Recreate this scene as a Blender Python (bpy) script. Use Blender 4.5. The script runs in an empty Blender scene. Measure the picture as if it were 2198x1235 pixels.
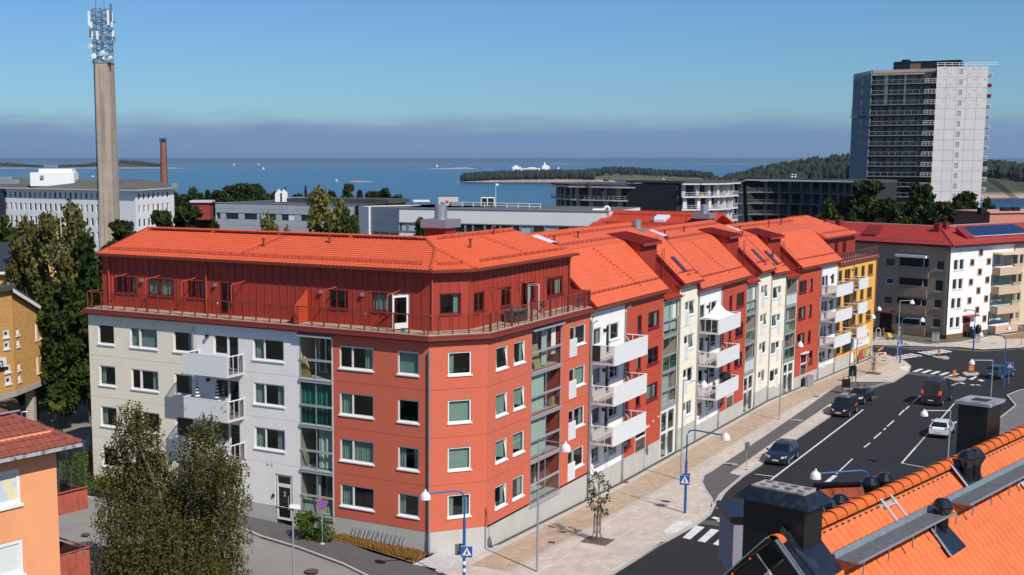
import bpy, bmesh, math, random
from math import sin, cos, pi, radians, sqrt, atan2
from mathutils import Vector as V, Matrix as M
random.seed(7)
sc = bpy.context.scene; COL = sc.collection
# ------------------------------------------------------------------ camera
FPX, CX, HY, CYP, HC, PITCH = 2755., 900., 343., 723., 23.463, math.atan(380/2755.)
W_, H_ = 2198., 1235.
cd = bpy.data.cameras.new('camera'); cam = bpy.data.objects.new('camera', cd); COL.objects.link(cam)
cd.sensor_fit = 'HORIZONTAL'; cd.sensor_width = 36; cd.lens = FPX*36/W_
cd.shift_x = (W_/2-CX)/W_; cd.shift_y = (CYP-H_/2)/W_
cd.clip_start = .5; cd.clip_end = 60000
cam.location = (0, 0, HC); cam.rotation_euler = (pi/2-PITCH, 0, 0); sc.camera = cam
# ------------------------------------------------------------------ sky, sun, exposure
SUN_AZ, SUN_EL = radians(148.5), radians(45)
w = bpy.data.worlds.new('World'); sc.world = w; w.use_nodes = True
nt = w.node_tree; nt.nodes.clear()
def N(nt, t, **k):
 n = nt.nodes.new(t)
 for a, b in k.items():
  if a in n.inputs.keys() if isinstance(a, str) else False: n.inputs[a].default_value = b
  else: setattr(n, a, b)
 return n
wo = N(nt, 'ShaderNodeOutputWorld'); bg = N(nt, 'ShaderNodeBackground'); sk = N(nt, 'ShaderNodeTexSky')
sk.sky_type = 'NISHITA'; sk.sun_disc = False; sk.sun_elevation = SUN_EL; sk.sun_rotation = SUN_AZ
sk.altitude = 0; sk.air_density = 1.0; sk.dust_density = .3; sk.ozone_density = 2.5
# a low layer of grey sea haze all round the horizon, soft and uneven at its top edge
tc = N(nt, 'ShaderNodeTexCoord'); sp = N(nt, 'ShaderNodeSeparateXYZ'); nt.links.new(tc.outputs['Generated'], sp.inputs[0])
mp = N(nt, 'ShaderNodeMapping'); mp.inputs['Scale'].default_value = (7, 7, 55); nt.links.new(tc.outputs['Generated'], mp.inputs[0])
nz = N(nt, 'ShaderNodeTexNoise'); nz.inputs['Scale'].default_value = 2.0; nz.inputs['Detail'].default_value = 6; nt.links.new(mp.outputs[0], nz.inputs[0])
ad = N(nt, 'ShaderNodeMath', operation='MULTIPLY_ADD'); nt.links.new(nz.outputs[0], ad.inputs[0]); ad.inputs[1].default_value = .022; nt.links.new(sp.outputs[2], ad.inputs[2])
mr = N(nt, 'ShaderNodeMapRange', interpolation_type='SMOOTHSTEP'); nt.links.new(ad.outputs[0], mr.inputs[0])
mr.inputs[1].default_value = .028; mr.inputs[2].default_value = .050; mr.inputs[3].default_value = 1.; mr.inputs[4].default_value = 0.
mx = N(nt, 'ShaderNodeMix', data_type='RGBA'); nt.links.new(mr.outputs[0], mx.inputs[0])
tint = N(nt, 'ShaderNodeMix', data_type='RGBA', blend_type='MULTIPLY'); tint.inputs[0].default_value = 1
nt.links.new(sk.outputs[0], tint.inputs[6]); tint.inputs[7].default_value = (.47, .74, 1.05, 1)
nt.links.new(tint.outputs[2], mx.inputs[6]); mx.inputs[7].default_value = (2.05, 3.3, 5.3, 1)
nt.links.new(mx.outputs[2], bg.inputs[0]); bg.inputs[1].default_value = .092; nt.links.new(bg.outputs[0], wo.inputs[0])
sl = bpy.data.lights.new('sun', 'SUN'); sl.energy = 4.6; sl.angle = radians(.5); sl.color = (1, .95, .87)
so = bpy.data.objects.new('sun', sl); COL.objects.link(so)
SUN = V((sin(SUN_AZ)*cos(SUN_EL), cos(SUN_AZ)*cos(SUN_EL), sin(SUN_EL)))
so.rotation_euler = SUN.to_track_quat('Z', 'Y').to_euler(); so.location = SUN*150
sc.view_settings.view_transform = 'Standard'; sc.view_settings.look = 'None'
sc.view_settings.exposure = 0; sc.view_settings.gamma = 1
sc.render.engine = 'CYCLES'; sc.cycles.max_bounces = 5; sc.cycles.transparent_max_bounces = 12
sc.cycles.volume_bounces = 0; sc.cycles.caustics_reflective = False; sc.cycles.caustics_refractive = False
# ------------------------------------------------------------------ survey: pixel <-> place
FW = V((0, cos(PITCH), -sin(PITCH))); UP = V((0, sin(PITCH), cos(PITCH))); CAM = V((0, 0, HC))
def ray(x, y): return FW*FPX + V((x-CX, 0, 0)) + UP*(CYP-y)
def GZ(x, y, z): r = ray(x, y); return CAM + r*((z-HC)/r.z)          # point on a level plane
def DY(x, y, Y): r = ray(x, y); return CAM + r*(Y/r.y)               # point at a distance
class Fr:                                                             # a facade: along s, up z, outward v
 def __init__(s, O, d, flip=1):
  s.O = V(O); s.O.z = 0; s.d = V(d).normalized(); s.n = V((s.d.y, -s.d.x, 0))*flip
 def P(s, a, z, v=0): return s.O + s.d*a + s.n*v + V((0, 0, z))
 def px(s, x, y, v=0):
  r = ray(x, y); t = (s.O+s.n*v-CAM).dot(s.n)/r.dot(s.n); p = CAM+r*t
  return (p-s.O).dot(s.d), p.z
A0 = V((.5606, 74.7165, 0)); C2 = V((4.1324, 76.1013, 0)); K1 = V((36.082, 131.094, 0))
FA = Fr(A0, (-.857, .5153, 0), -1); FC = Fr(A0, C2-A0); FB = Fr(C2, K1-C2); FD = Fr(K1, (.578, .816, 0))
def li(x, xs, ys):
 if x <= xs[0]: return ys[0]
 for i in range(1, len(xs)):
  if x <= xs[i]: return ys[i-1]+(ys[i]-ys[i-1])*(x-xs[i-1])/(xs[i]-xs[i-1])
 return ys[-1]
HU = ([-60, -20, 0, 10, 22, 40, 60, 80, 150], [.3, .05, -.26, -.6, -1.0, -1.2, -1.4, -1.5, -1.6])
HW = ([-60, 0, 4, 30, 80], [0, 0, .12, .8, 1.2]); HYD = ([185, 230, 300, 385, 440], [0, 1.5, 4, 9, 24])
def h(x, y):
 d = V((x-C2.x, y-C2.y, 0)); return li(d.dot(FB.d), *HU)+li(-d.dot(FB.n), *HW)-li(y, *HYD)
def GP(x, y, dz=0):
 z = 0
 for i in range(14): p = GZ(x, y, z+dz); z = h(p.x, p.y)
 return V((p.x, p.y, z))
def UV(u, v): p = C2+FB.d*u+FB.n*v; return V((p.x, p.y, h(p.x, p.y)))
# ------------------------------------------------------------------ materials
MATS = {}
def mat(name, col, rough=.7, noise=None, bump=None, metal=0., rnd=0., wave=None, spec=.5, stain=None, alpha=None, emit=None):
 if name in MATS: return MATS[name]
 m = bpy.data.materials.new(name); m.use_nodes = True; t = m.node_tree; b = t.nodes['Principled BSDF']
 b.inputs['Roughness'].default_value = rough; b.inputs['Metallic'].default_value = metal; b.inputs['Specular IOR Level'].default_value = spec
 tcn = N(t, 'ShaderNodeTexCoord'); c = N(t, 'ShaderNodeRGB'); c.outputs[0].default_value = (*col, 1); out = c.outputs[0]
 def mulby(val, lo, hi, out):
  r = N(t, 'ShaderNodeMapRange'); t.links.new(val, r.inputs[0]); r.inputs[3].default_value = lo; r.inputs[4].default_value = hi
  mm = N(t, 'ShaderNodeVectorMath', operation='SCALE'); t.links.new(out, mm.inputs[0]); t.links.new(r.outputs[0], mm.inputs[3]); return mm.outputs[0]
 if noise:
  n = N(t, 'ShaderNodeTexNoise'); n.inputs['Scale'].default_value = noise[0]; n.inputs['Detail'].default_value = 5; n.inputs['Roughness'].default_value = .65
  t.links.new(tcn.outputs['Object'], n.inputs[0]); r = N(t, 'ShaderNodeMapRange'); t.links.new(n.outputs[0], r.inputs[0]); r.inputs[1].default_value = .3; r.inputs[2].default_value = .7
  out = mulby(r.outputs[0], 1-noise[1], 1+noise[1], out)
 if stain:  # (scale vec, amount): streaks with a shape of their own
  mpn = N(t, 'ShaderNodeMapping'); mpn.inputs['Scale'].default_value = stain[0]; t.links.new(tcn.outputs['Object'], mpn.inputs[0])
  n = N(t, 'ShaderNodeTexNoise'); n.inputs['Scale'].default_value = 1; n.inputs['Detail'].default_value = 4; t.links.new(mpn.outputs[0], n.inputs[0])
  r = N(t, 'ShaderNodeMapRange'); t.links.new(n.outputs[0], r.inputs[0]); r.inputs[1].default_value = .5; r.inputs[2].default_value = .72
  out = mulby(r.outputs[0], 1, 1-stain[1], out)
 if rnd:
  oi = N(t, 'ShaderNodeObjectInfo'); out = mulby(oi.outputs['Random'], 1-rnd, 1+rnd, out)
  gi = N(t, 'ShaderNodeNewGeometry'); out = mulby(gi.outputs['Random Per Island'], 1-rnd, 1+rnd, out)
 t.links.new(out, b.inputs['Base Color'])
 if bump:
  n = N(t, 'ShaderNodeTexNoise'); n.inputs['Scale'].default_value = bump[0]; n.inputs['Detail'].default_value = 4; t.links.new(tcn.outputs['Object'], n.inputs[0])
  bb = N(t, 'ShaderNodeBump'); bb.inputs['Strength'].default_value = bump[1]; bb.inputs['Distance'].default_value = .02
  t.links.new(n.outputs[0], bb.inputs['Height']); t.links.new(bb.outputs[0], b.inputs['Normal'])
 if alpha is not None: b.inputs['Alpha'].default_value = alpha
 if emit: b.inputs['Emission Color'].default_value = (*emit[0], 1); b.inputs['Emission Strength'].default_value = emit[1]
 MATS[name] = m; return m
def glassmat(name, tr, ior=1.5, rough=.0, tint=None):
 m = bpy.data.materials.new(name); m.use_nodes = True; t = m.node_tree; t.nodes.clear()
 o = N(t, 'ShaderNodeOutputMaterial'); tr_ = N(t, 'ShaderNodeBsdfTransparent'); tr_.inputs[0].default_value = (*tr, 1)
 g = N(t, 'ShaderNodeBsdfGlossy'); g.inputs['Roughness'].default_value = rough; g.inputs[0].default_value = (.9, .95, 1, 1)
 ge = N(t, 'ShaderNodeNewGeometry'); dt = N(t, 'ShaderNodeVectorMath', operation='DOT_PRODUCT'); t.links.new(ge.outputs['Normal'], dt.inputs[0]); t.links.new(ge.outputs['Incoming'], dt.inputs[1])
 ab = N(t, 'ShaderNodeMath', operation='ABSOLUTE'); t.links.new(dt.outputs['Value'], ab.inputs[0]); om = N(t, 'ShaderNodeMath', operation='SUBTRACT'); om.inputs[0].default_value = 1; t.links.new(ab.outputs[0], om.inputs[1])
 pw = N(t, 'ShaderNodeMath', operation='POWER'); t.links.new(om.outputs[0], pw.inputs[0]); pw.inputs[1].default_value = 5; F0 = ((ior-1)/(ior+1))**2
 f = N(t, 'ShaderNodeMath', operation='MULTIPLY_ADD'); t.links.new(pw.outputs[0], f.inputs[0]); f.inputs[1].default_value = 1-F0; f.inputs[2].default_value = F0; mxs = N(t, 'ShaderNodeMixShader')
 t.links.new(f.outputs[0], mxs.inputs[0]); t.links.new(tr_.outputs[0], mxs.inputs[1]); t.links.new(g.outputs[0], mxs.inputs[2]); t.links.new(mxs.outputs[0], o.inputs[0])
 return m
GLASS = glassmat('window_glass', (.50, .62, .58), 1.75); CLEAR = glassmat('clear_glass', (.72, .82, .78), 1.5)
GREENGLASS = glassmat('green_glass', (.32, .52, .46), 1.6); BROWNGLASS = glassmat('brown_glass', (.62, .50, .42), 1.3)
MESHWHITE = glassmat('perforated_white', (.55, .52, .54), 1.2, .5)
white = mat('white_paint', (.80, .79, .77), .45, noise=(3, .03)); alu = mat('aluminium', (.62, .63, .65), .35, metal=.6)
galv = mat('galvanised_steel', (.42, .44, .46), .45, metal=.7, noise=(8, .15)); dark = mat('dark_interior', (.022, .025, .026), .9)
black = mat('black_sheet_metal', (.012, .011, .011), .35, noise=(4, .3), bump=(3, .1)); rubber = mat('rubber', (.015, .015, .016), .8)
winered = mat('wine_red_frame', (.16, .012, .02), .5); boardred = mat('dark_red_boards', (.36, .040, .022), .62, noise=(5, .1), rnd=.07)
sheetred = mat('dark_red_sheet', (.24, .022, .018), .45, noise=(4, .12)); railred = mat('rust_red_rail', (.21, .042, .026), .5, noise=(6, .12))
orangepaint = mat('orange_red_paint', (.50, .075, .03), .5); bluepaint = mat('blue_paint', (.008, .10, .30), .4)
# ------------------------------------------------------------------ mesh helpers
ORG = {}
def thing(name, label, cat, loc=(0, 0, 0), group=None, rz=0):
 o = bpy.data.objects.new(name, None); COL.objects.link(o); o.location = loc; o.rotation_euler.z = rz; o.empty_display_size = .2
 o['label'] = label; o['category'] = cat
 if group: o['group'] = group
 ORG[o] = V(loc); return o
def tag(o, label, cat, group=None):
 o['label'] = label; o['category'] = cat
 if group: o['group'] = group
 return o
class MB:
 def __init__(s): s.v = []; s.f = []; s.m = []
 def face(s, pts, m=0):
  i = len(s.v); s.v += [V(p) for p in pts]; s.f.append(tuple(range(i, i+len(pts)))); s.m.append(m); return s
 def hexa(s, p, m=0):   # p: 8 points, bottom 4 then top 4
  i = len(s.v); s.v += [V(q) for q in p]
  for q in ((3, 2, 1, 0), (4, 5, 6, 7), (0, 1, 5, 4), (1, 2, 6, 5), (2, 3, 7, 6), (3, 0, 4, 7)): s.f.append(tuple(i+k for k in q)); s.m.append(m)
  return s
 def fb(s, F, a0, a1, z0, z1, v0, v1, m=0):
  P = F.P; return s.hexa([P(a0, z0, v0), P(a1, z0, v0), P(a1, z0, v1), P(a0, z0, v1), P(a0, z1, v0), P(a1, z1, v0), P(a1, z1, v1), P(a0, z1, v1)], m)
 def box(s, x0, x1, y0, y1, z0, z1, m=0):
  return s.hexa([(x0, y0, z0), (x1, y0, z0), (x1, y1, z0), (x0, y1, z0), (x0, y0, z1), (x1, y0, z1), (x1, y1, z1), (x0, y1, z1)], m)
 def tube(s, pts, r, n=6, m=0, cap=True):
  pts = [V(p) for p in pts]; rs = r if isinstance(r, (list, tuple)) else [r]*len(pts); rings = []
  for k, p in enumerate(pts):
   t = (pts[min(k+1, len(pts)-1)]-pts[max(k-1, 0)]).normalized(); a = t.cross(V((0, 0, 1)) if abs(t.z) < .95 else V((1, 0, 0))).normalized(); b = a.cross(t)
   i = len(s.v); s.v += [p+(a*cos(2*pi*j/n)+b*sin(2*pi*j/n))*rs[k] for j in range(n)]; rings.append(i)
  for k in range(len(pts)-1):
   for j in range(n): s.f.append((rings[k]+j, rings[k]+(j+1) % n, rings[k+1]+(j+1) % n, rings[k+1]+j)); s.m.append(m)
  if cap: s.f += [tuple(rings[0]+j for j in range(n))[::-1], tuple(rings[-1]+j for j in range(n))]; s.m += [m, m]
  return s
 def lathe(s, c, prof, n=12, m=0, ax=None):
  c = V(c); ax = V(ax or (0, 0, 1)).normalized(); a = ax.orthogonal().normalized(); b = ax.cross(a); rings = []
  for r, z in prof: i = len(s.v); s.v += [c+ax*z+(a*cos(2*pi*j/n)+b*sin(2*pi*j/n))*max(r, 1e-4) for j in range(n)]; rings.append(i)
  for k in range(len(rings)-1):
   for j in range(n): s.f.append((rings[k]+j, rings[k]+(j+1) % n, rings[k+1]+(j+1) % n, rings[k+1]+j)); s.m.append(m)
  return s
 def ext(s, poly, vec, m=0, mt=None):   # prism
  n = len(poly); i = len(s.v); vec = V(vec); s.v += [V(p) for p in poly]+[V(p)+vec for p in poly]
  s.f += [tuple(i+k for k in range(n))[::-1], tuple(i+n+k for k in range(n))]; s.m += [m, m if mt is None else mt]
  for k in range(n): s.f.append((i+k, i+(k+1) % n, i+n+(k+1) % n, i+n+k)); s.m.append(m)
  return s
 def build(s, name, mats, parent=None, smooth=False, kind=None, org=None):
  o0 = ORG.get(parent, V((0, 0, 0))) if parent else V(org or (0, 0, 0))
  me = bpy.data.meshes.new(name); me.from_pydata([tuple(p-o0) for p in s.v], [], s.f); me.update()
  for q in (mats if isinstance(mats, (list, tuple)) else [mats]): me.materials.append(q)
  if max(s.m, default=0): me.polygons.foreach_set('material_index', s.m)
  if smooth: me.polygons.foreach_set('use_smooth', [True]*len(s.f))
  o = bpy.data.objects.new(name, me); COL.objects.link(o)
  if parent: o.parent = parent
  else: o.location = o0
  ORG[o] = o0
  if kind: o['kind'] = kind
  return o
def fixn(o):
 b = bmesh.new(); b.from_mesh(o.data); bmesh.ops.recalc_face_normals(b, faces=b.faces); b.to_mesh(o.data); b.free(); return o
def inst(mesh, name, parent, mtx):
 o = bpy.data.objects.new(name, mesh); COL.objects.link(o); o.parent = parent; o.matrix_local = mtx; return o
def copy_tree(o, loc=None, rz=None, label=None, group=None, parent=None):
 c = o.copy(); COL.objects.link(c); ORG[c] = V(loc) if loc is not None else ORG.get(o, V((0, 0, 0)))
 if parent: c.parent = parent
 if loc is not None: c.location = loc
 if rz is not None: c.rotation_euler.z = rz
 if label: c['label'] = label
 if group: c['group'] = group
 for ch in o.children: copy_tree(ch, parent=c)
 return c
# ================================================================== ground, streets
asphalt = mat('dark_asphalt', (.014, .014, .016), .85, noise=(.35, .16), bump=(30, .3)); oldasph = mat('grey_asphalt', (.27, .245, .22), .9, noise=(.5, .12), stain=((.25, .25, .25), .25))
pathasph = mat('path_asphalt', (.105, .098, .095), .9, noise=(.8, .14)); slab = mat('pale_slabs', (.62, .53, .45), .85, noise=(.9, .12), stain=((.35, .35, .35), .14))
paver = mat('brown_pavers', (.50, .38, .27), .85, noise=(1.6, .16)); kerbm = mat('granite_kerb', (.48, .44, .40), .8, noise=(6, .12)); paint = mat('road_paint', (.72, .70, .66), .7, noise=(5, .12), stain=((2, 2, 2), .25))
gravel = mat('pale_gravel', (.50, .48, .46), .9, noise=(6, .3)); drygrass = mat('dry_grass', (.30, .17, .06), .9, noise=(3, .4)); lawn = mat('lawn', (.085, .105, .03), .9, noise=(2, .4))
soil = mat('soil', (.10, .075, .055), .95, noise=(3, .3)); landm = mat('land', (.13, .12, .08), .95, noise=(.2, .3)); cobble = mat('cobbles', (.10, .09, .085), .8, noise=(14, .5))
def pave_pattern(m, sx, sy, ang):   # fine joints of small pavers, by world place along the street
 t = m.node_tree; b = t.nodes['Principled BSDF']; src = b.inputs['Base Color'].links[0].from_socket
 tcn = N(t, 'ShaderNodeTexCoord'); mp_ = N(t, 'ShaderNodeMapping'); mp_.inputs['Rotation'].default_value = (0, 0, ang); t.links.new(tcn.outputs['Object'], mp_.inputs[0])
 br = N(t, 'ShaderNodeTexBrick'); br.inputs['Scale'].default_value = 1; br.inputs['Brick Width'].default_value = sx; br.inputs['Row Height'].default_value = sy; br.inputs['Mortar Size'].default_value = .012
 br.inputs['Color1'].default_value = (1, 1, 1, 1); br.inputs['Color2'].default_value = (.84, .83, .82, 1); br.inputs['Mortar'].default_value = (.72, .70, .68, 1); t.links.new(mp_.outputs[0], br.inputs[0])
 mm = N(t, 'ShaderNodeMix', data_type='RGBA', blend_type='MULTIPLY'); mm.inputs[0].default_value = 1; t.links.new(src, mm.inputs[6]); t.links.new(br.outputs[0], mm.inputs[7]); t.links.new(mm.outputs[2], b.inputs['Base Color'])
SANG = -(pi/2-atan2(FB.d.x, FB.d.y))
pave_pattern(slab, .7, .35, SANG); pave_pattern(paver, .42, .21, SANG)
def sheet(name, pts, off, m, kind='structure', thick=0):
 b = bmesh.new(); vs = [b.verts.new((p[0], p[1], 0)) for p in pts]; b.faces.new(vs)
 bmesh.ops.triangulate(b, faces=b.faces[:])
 def cut(co, no): bmesh.ops.bisect_plane(b, geom=b.verts[:]+b.edges[:]+b.faces[:], plane_co=co, plane_no=no, dist=1e-5)
 us = [(v.co-C2).dot(FB.d) for v in b.verts]; ws = [-(v.co-C2).dot(FB.n) for v in b.verts]; ys = [v.co.y for v in b.verts]
 for u in HU[0]:
  if min(us) < u < max(us): cut(C2+FB.d*u, FB.d)
 for x in HW[0]:
  if min(ws) < x < max(ws): cut(C2-FB.n*x, FB.n)
 for y in HYD[0]:
  if min(ys) < y < max(ys): cut(V((0, y, 0)), V((0, 1, 0)))
 for v in b.verts: v.co.z = h(v.co.x, v.co.y)+off
 if thick:
  r = bmesh.ops.extrude_face_region(b, geom=b.faces[:])
  for e in r['geom']:
   if isinstance(e, bmesh.types.BMVert): e.co.z -= thick
 bmesh.ops.recalc_face_normals(b, faces=b.faces)
 if not thick:
  for f in b.faces:
   if f.normal.z < 0: f.normal_flip()
 me = bpy.data.meshes.new(name); b.to_mesh(me); b.free(); me.materials.append(m); o = bpy.data.objects.new(name, me); COL.objects.link(o)
 if kind: o['kind'] = kind
 return o
def G_(*px): return [GP(*p) for p in px]
def strip(name, pts, w, off, m):       # constant-width line on the ground
 pts = [V((p[0], p[1], 0)) for p in pts]; L = []; R = []
 for k, p in enumerate(pts):
  t = (pts[min(k+1, len(pts)-1)]-pts[max(k-1, 0)]).normalized(); n = V((t.y, -t.x, 0)); L.append(p+n*w/2); R.append(p-n*w/2)
 return sheet(name, L+R[::-1], off, m)
def kerb(pts, w=.16, hh=.13):
 mb = MB(); pts = [V((p[0], p[1], h(p[0], p[1]))) for p in pts]; L = []; R = []
 for k, p in enumerate(pts):
  t = (pts[min(k+1, len(pts)-1)]-pts[max(k-1, 0)]).normalized(); n = V((t.y, -t.x, 0)).normalized(); L.append(p+n*w/2); R.append(p-n*w/2)
 for k in range(len(pts)-1):
  u = V((0, 0, hh)); d_ = V((0, 0, -.1))
  mb.hexa([L[k]+d_, L[k+1]+d_, R[k+1]+d_, R[k]+d_, L[k]+u, L[k+1]+u, R[k+1]+u, R[k]+u])
 o = mb.build('kerb', kerbm, kind='structure'); return o
# land: one sheet out to the shore, then the sea
sheet('land', [(-420, -60), (420, -60), (420, 436), (-420, 436)], -.06, landm)
# streets
SW = .12
kerbline = G_((1290, 1250), (1421, 1168), (1500, 1124), (1521, 1107), (1531, 1090), (1527, 1073), (1513, 1053), (1506, 1038), (1511, 1023), (1531, 1013))
roadL = G_((1180, 1330), (1290, 1250), (1421, 1168), (1500, 1124), (1523, 1106), (1545, 1065), (1594, 1024), (1634, 998), (1708, 944), (1781, 895), (1854, 836), (1917, 821), (1950, 800), (1954, 788), (1943, 778), (1926, 772))
u_, v_ = (roadL[0]-C2).dot(FB.d), (roadL[0]-C2).dot(FB.n)
road = [UV(-46, 11)]+roadL+G_((1905, 764), (1880, 758), (1868, 748), (1900, 745), (1960, 752), (2050, 752), (2110, 755), (2191, 750))+[UV(118, 33), UV(84, 24), UV(66, 21.5), UV(-46, 20.5)]
sheet('road', road, 0, asphalt)
sheet('cross_street', G_((1868, 748), (1900, 745), (1960, 752), (2050, 752), (2060, 745), (1990, 742), (1880, 732), (1780, 728))+[UV(118, -30), UV(108, -30)], .004, pathasph)
# pavement on the building side (raised), with its bands
pav = [UV(-46, 10.9)]+roadL+G_((1905, 764))+[UV(107, 0), UV(107, -1.5), FD.P(20, 0, -2), UV(63, -2), UV(-2, -2), UV(-9, 1)]
sheet('pavement', pav, SW, slab)
def band(name, u0, u1, v0, v1, off, m):
 n = max(2, int((u1-u0)/6)); us = [u0+(u1-u0)*k/n for k in range(n+1)]
 def q(u, v):
  if u <= 63.6: return C2+FB.d*u+FB.n*v
  return K1+FD.d*(u-63.6)+FD.n*v
 return sheet(name, [q(u, v0) for u in us]+[q(u, v1) for u in us[::-1]], off, m)
band('paver_band', -3.5, 97, .75, 3.2, SW+.004, paver); band('gravel_strip', 0, 100.5, -.1, .28, SW+.006, soil); band('edge_slabs', 0, 100.5, .28, .75, SW+.005, kerbm)
band('joint_line', -3.5, 97, 3.2, 3.45, SW+.006, kerbm)
sheet('gravel_corner', G_((884, 1216), (948, 1188), (1040, 1180), (1052, 1178), (1078, 1173), (1010, 1208), (955, 1229)), SW+.007, gravel)
# bicycle path between slab edge and verge strip
bl = [GP(*p) for p in ((1506, 1038), (1511, 1023), (1531, 1013), (1648, 935), (1708, 893.5), (1796, 831), (1829, 822))]
br_ = [GP(*p) for p in ((1917, 822), (1854, 838), (1816, 846), (1792, 862), (1663, 950), (1566, 1019), (1592, 1025), (1545, 1065), (1525, 1100), (1531, 1090), (1527, 1073), (1513, 1053))]
sheet('bicycle_path', bl+br_, SW+.008, pathasph)
sheet('crossing_pad', G_((1421, 1147), (1456, 1121), (1489, 1126), (1447, 1150)), SW+.008, paint)
sheet('crossing_pad', G_((1930, 791), (1943, 787), (1955, 790), (1951, 798), (1938, 797)), SW+.008, paint)
kerb(kerbline); kerb(roadL[3:]+G_((1905, 764)))
kerb(roadL[:4])
# paint on the road
PX = 0.006
def quadm(*px): return sheet('crossing_stripe', G_(*px), PX, paint)
Z3 = lambda x, y: (1180+x/3.984, 925+y/3.984)
for q in (((1250, 810), (1325, 825), (1200, 930), (1135, 915)), ((1380, 838), (1450, 850), (1330, 955), (1262, 943)), ((1520, 865), (1585, 875), (1465, 988), (1395, 970)), ((1652, 890), (1720, 902), (1600, 1018), (1535, 1000)), ((1785, 915), (1850, 927), (1735, 1045), (1668, 1030)), ((1915, 940), (1985, 955), (1870, 1075), (1800, 1060))):
 quadm(*[Z3(*p) for p in q])
ZG = lambda x, y: (1880+x/6.912, 700+y/6.912)
for q in (((535, 677), (650, 635), (715, 640), (600, 685)), ((665, 692), (778, 650), (842, 658), (725, 702)), ((795, 710), (910, 668), (972, 676), (860, 718)), ((928, 727), (1042, 685), (1104, 692), (990, 735)), ((1060, 743), (1175, 700), (1240, 708), (1130, 752)),
   ((1370, 792), (1490, 742), (1508, 750), (1440, 800)), ((1505, 800), (1560, 793), (1620, 815), (1560, 822)), ((1225, 840), (1260, 836), (1335, 855), (1300, 862)), ((1392, 872), (1420, 866), (1480, 876), (1450, 884)), ((1480, 872), (1500, 868), (1560, 880), (1535, 886))):
 quadm(*[ZG(*p) for p in q])
for x0, y0, x1, y1 in ((210, 460, 440, 490), (270, 447, 500, 478), (340, 436, 560, 470), (405, 424, 625, 460), (470, 412, 700, 448), (610, 390, 840, 428), (670, 383, 900, 415), (735, 376, 960, 410), (800, 368, 1020, 402), (860, 360, 1080, 396), (925, 352, 1140, 386)):
 quadm(ZG(x0, y0), ZG(x0+45, y0-6), ZG(x1, y1-3), ZG(x1-40, y1+5))
for k in range(14):
 t = k/13; a = (1550-105*t-30*sin(t*3), 470+190*t)
 quadm(Z3(a[0]-12, a[1]-4), Z3(a[0]+16, a[1]-2), Z3(a[0]+10, a[1]+6), Z3(a[0]-18, a[1]+4))
for a in ((1380, 740), (1425, 765), (1505, 768), (1560, 790)): quadm(Z3(a[0], a[1]+6), Z3(a[0]+25, a[1]-6), Z3(a[0]+80, a[1]+8), Z3(a[0]+55, a[1]+22))
def line(name, a, b, w=.13): return strip(name, [GP(*a), GP(*b)], w, PX, paint)
line('parking_line', (1655, 1030), (1852.6, 879.7), .16); line('parking_line', (1620.5, 1018), (1668, 1024)); line('parking_line', (1866, 852), (1884, 853)); line('edge_line', (1858, 837), (1918, 820), .16)
R5 = lambda x, y: (1760+x/6.86, 780+y/6.86); R2 = lambda x, y: (1860+x/5.88, 850+y/5.88)
line('parking_line', R2(445, 850), R2(770, 480), .15); line('parking_line', R2(445, 850), R2(740, 905)); line('parking_line', R5(1410, 1235), R5(1985, 585), .13); line('parking_line', R5(1985, 585), R5(2060, 597))
for a, b in (((1165, 765), (1245, 685)), ((1262, 680), (1312, 632)), ((1350, 590), (1480, 480)), ((990, 932), (1088, 845)), ((938, 985), (968, 955)), ((795, 1110), (902, 1018)), ((650, 1240), (735, 1175)), ((1905, 340), (2040, 290)), ((1805, 260), (1900, 228))):
 line('lane_dash', R5(*a), R5(*b), .15)
line('lane_dash', (1762, 1046), (1793, 1021), .35); line('lane_dash', (1795, 1018), (1830, 985), .12)
# traffic islands at the junction
for q in (((820, 455), (930, 448), (1060, 465), (1092, 485), (1060, 497), (1000, 495), (890, 480)), ((1280, 712), (1330, 685), (1480, 690), (1532, 715), (1500, 735), (1330, 738)), ((1000, 775), (1090, 752), (1250, 765), (1345, 785), (1290, 822), (1150, 812))):
 sheet('traffic_island', G_(*[ZG(*p) for p in q]), .12, kerbm, thick=.2)
sheet('cobble_strip', G_(*[ZG(*p) for p in ((450, 715), (510, 680), (1000, 752), (1090, 752), (1000, 775))]), .008, cobble)
sheet('cobble_strip', G_(*[Z3(*p) for p in ((1330, 765), (1400, 770), (1560, 800), (1660, 820), (1650, 885), (1560, 850), (1400, 810), (1290, 800))]), .006, cobble)
# side street and yard on the left
wl = lambda s, v: FA.P(s, 0, v)
sheet('side_street', G_((490, 1126), (560, 1156), (640, 1180), (735, 1215), (830, 1262), (900, 1330), (620, 1420), (300, 1330), (100, 1190), (60, 1110), (120, 1062), (220, 1078)), 0, oldasph)
sheet('footway', G_((100, 1040), (220, 1057), (345, 1090), (505, 1124), (560, 1156), (640, 1180), (735, 1215), (830, 1262), (985, 1238), (900, 1219), (800, 1190), (700, 1150))+[wl(9, .2), wl(11, .1), wl(27.7, .1), wl(33, 1)], SW-.02, pathasph)
kerb(G_((100, 1056), (220, 1074), (490, 1123), (560, 1154), (640, 1178), (735, 1213), (830, 1260), (880, 1290)))
sheet('dry_grass_bed', [wl(6.4, .02), wl(.4, .02)]+G_((917, 1195), (888, 1213), (800, 1185), (706, 1158)), SW+.01, drygrass)
sheet('yard', G_((105, 705), (190, 720), (190, 1010), (110, 960), (20, 900), (60, 880), (105, 850)), .02, oldasph)
sheet('yard_path', G_((108, 845), (195, 800), (195, 960), (90, 905)), .028, mat('yard_asphalt', (.26, .22, .19), .9, noise=(.6, .15), stain=((.4, .4, .4), .2)))
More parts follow.
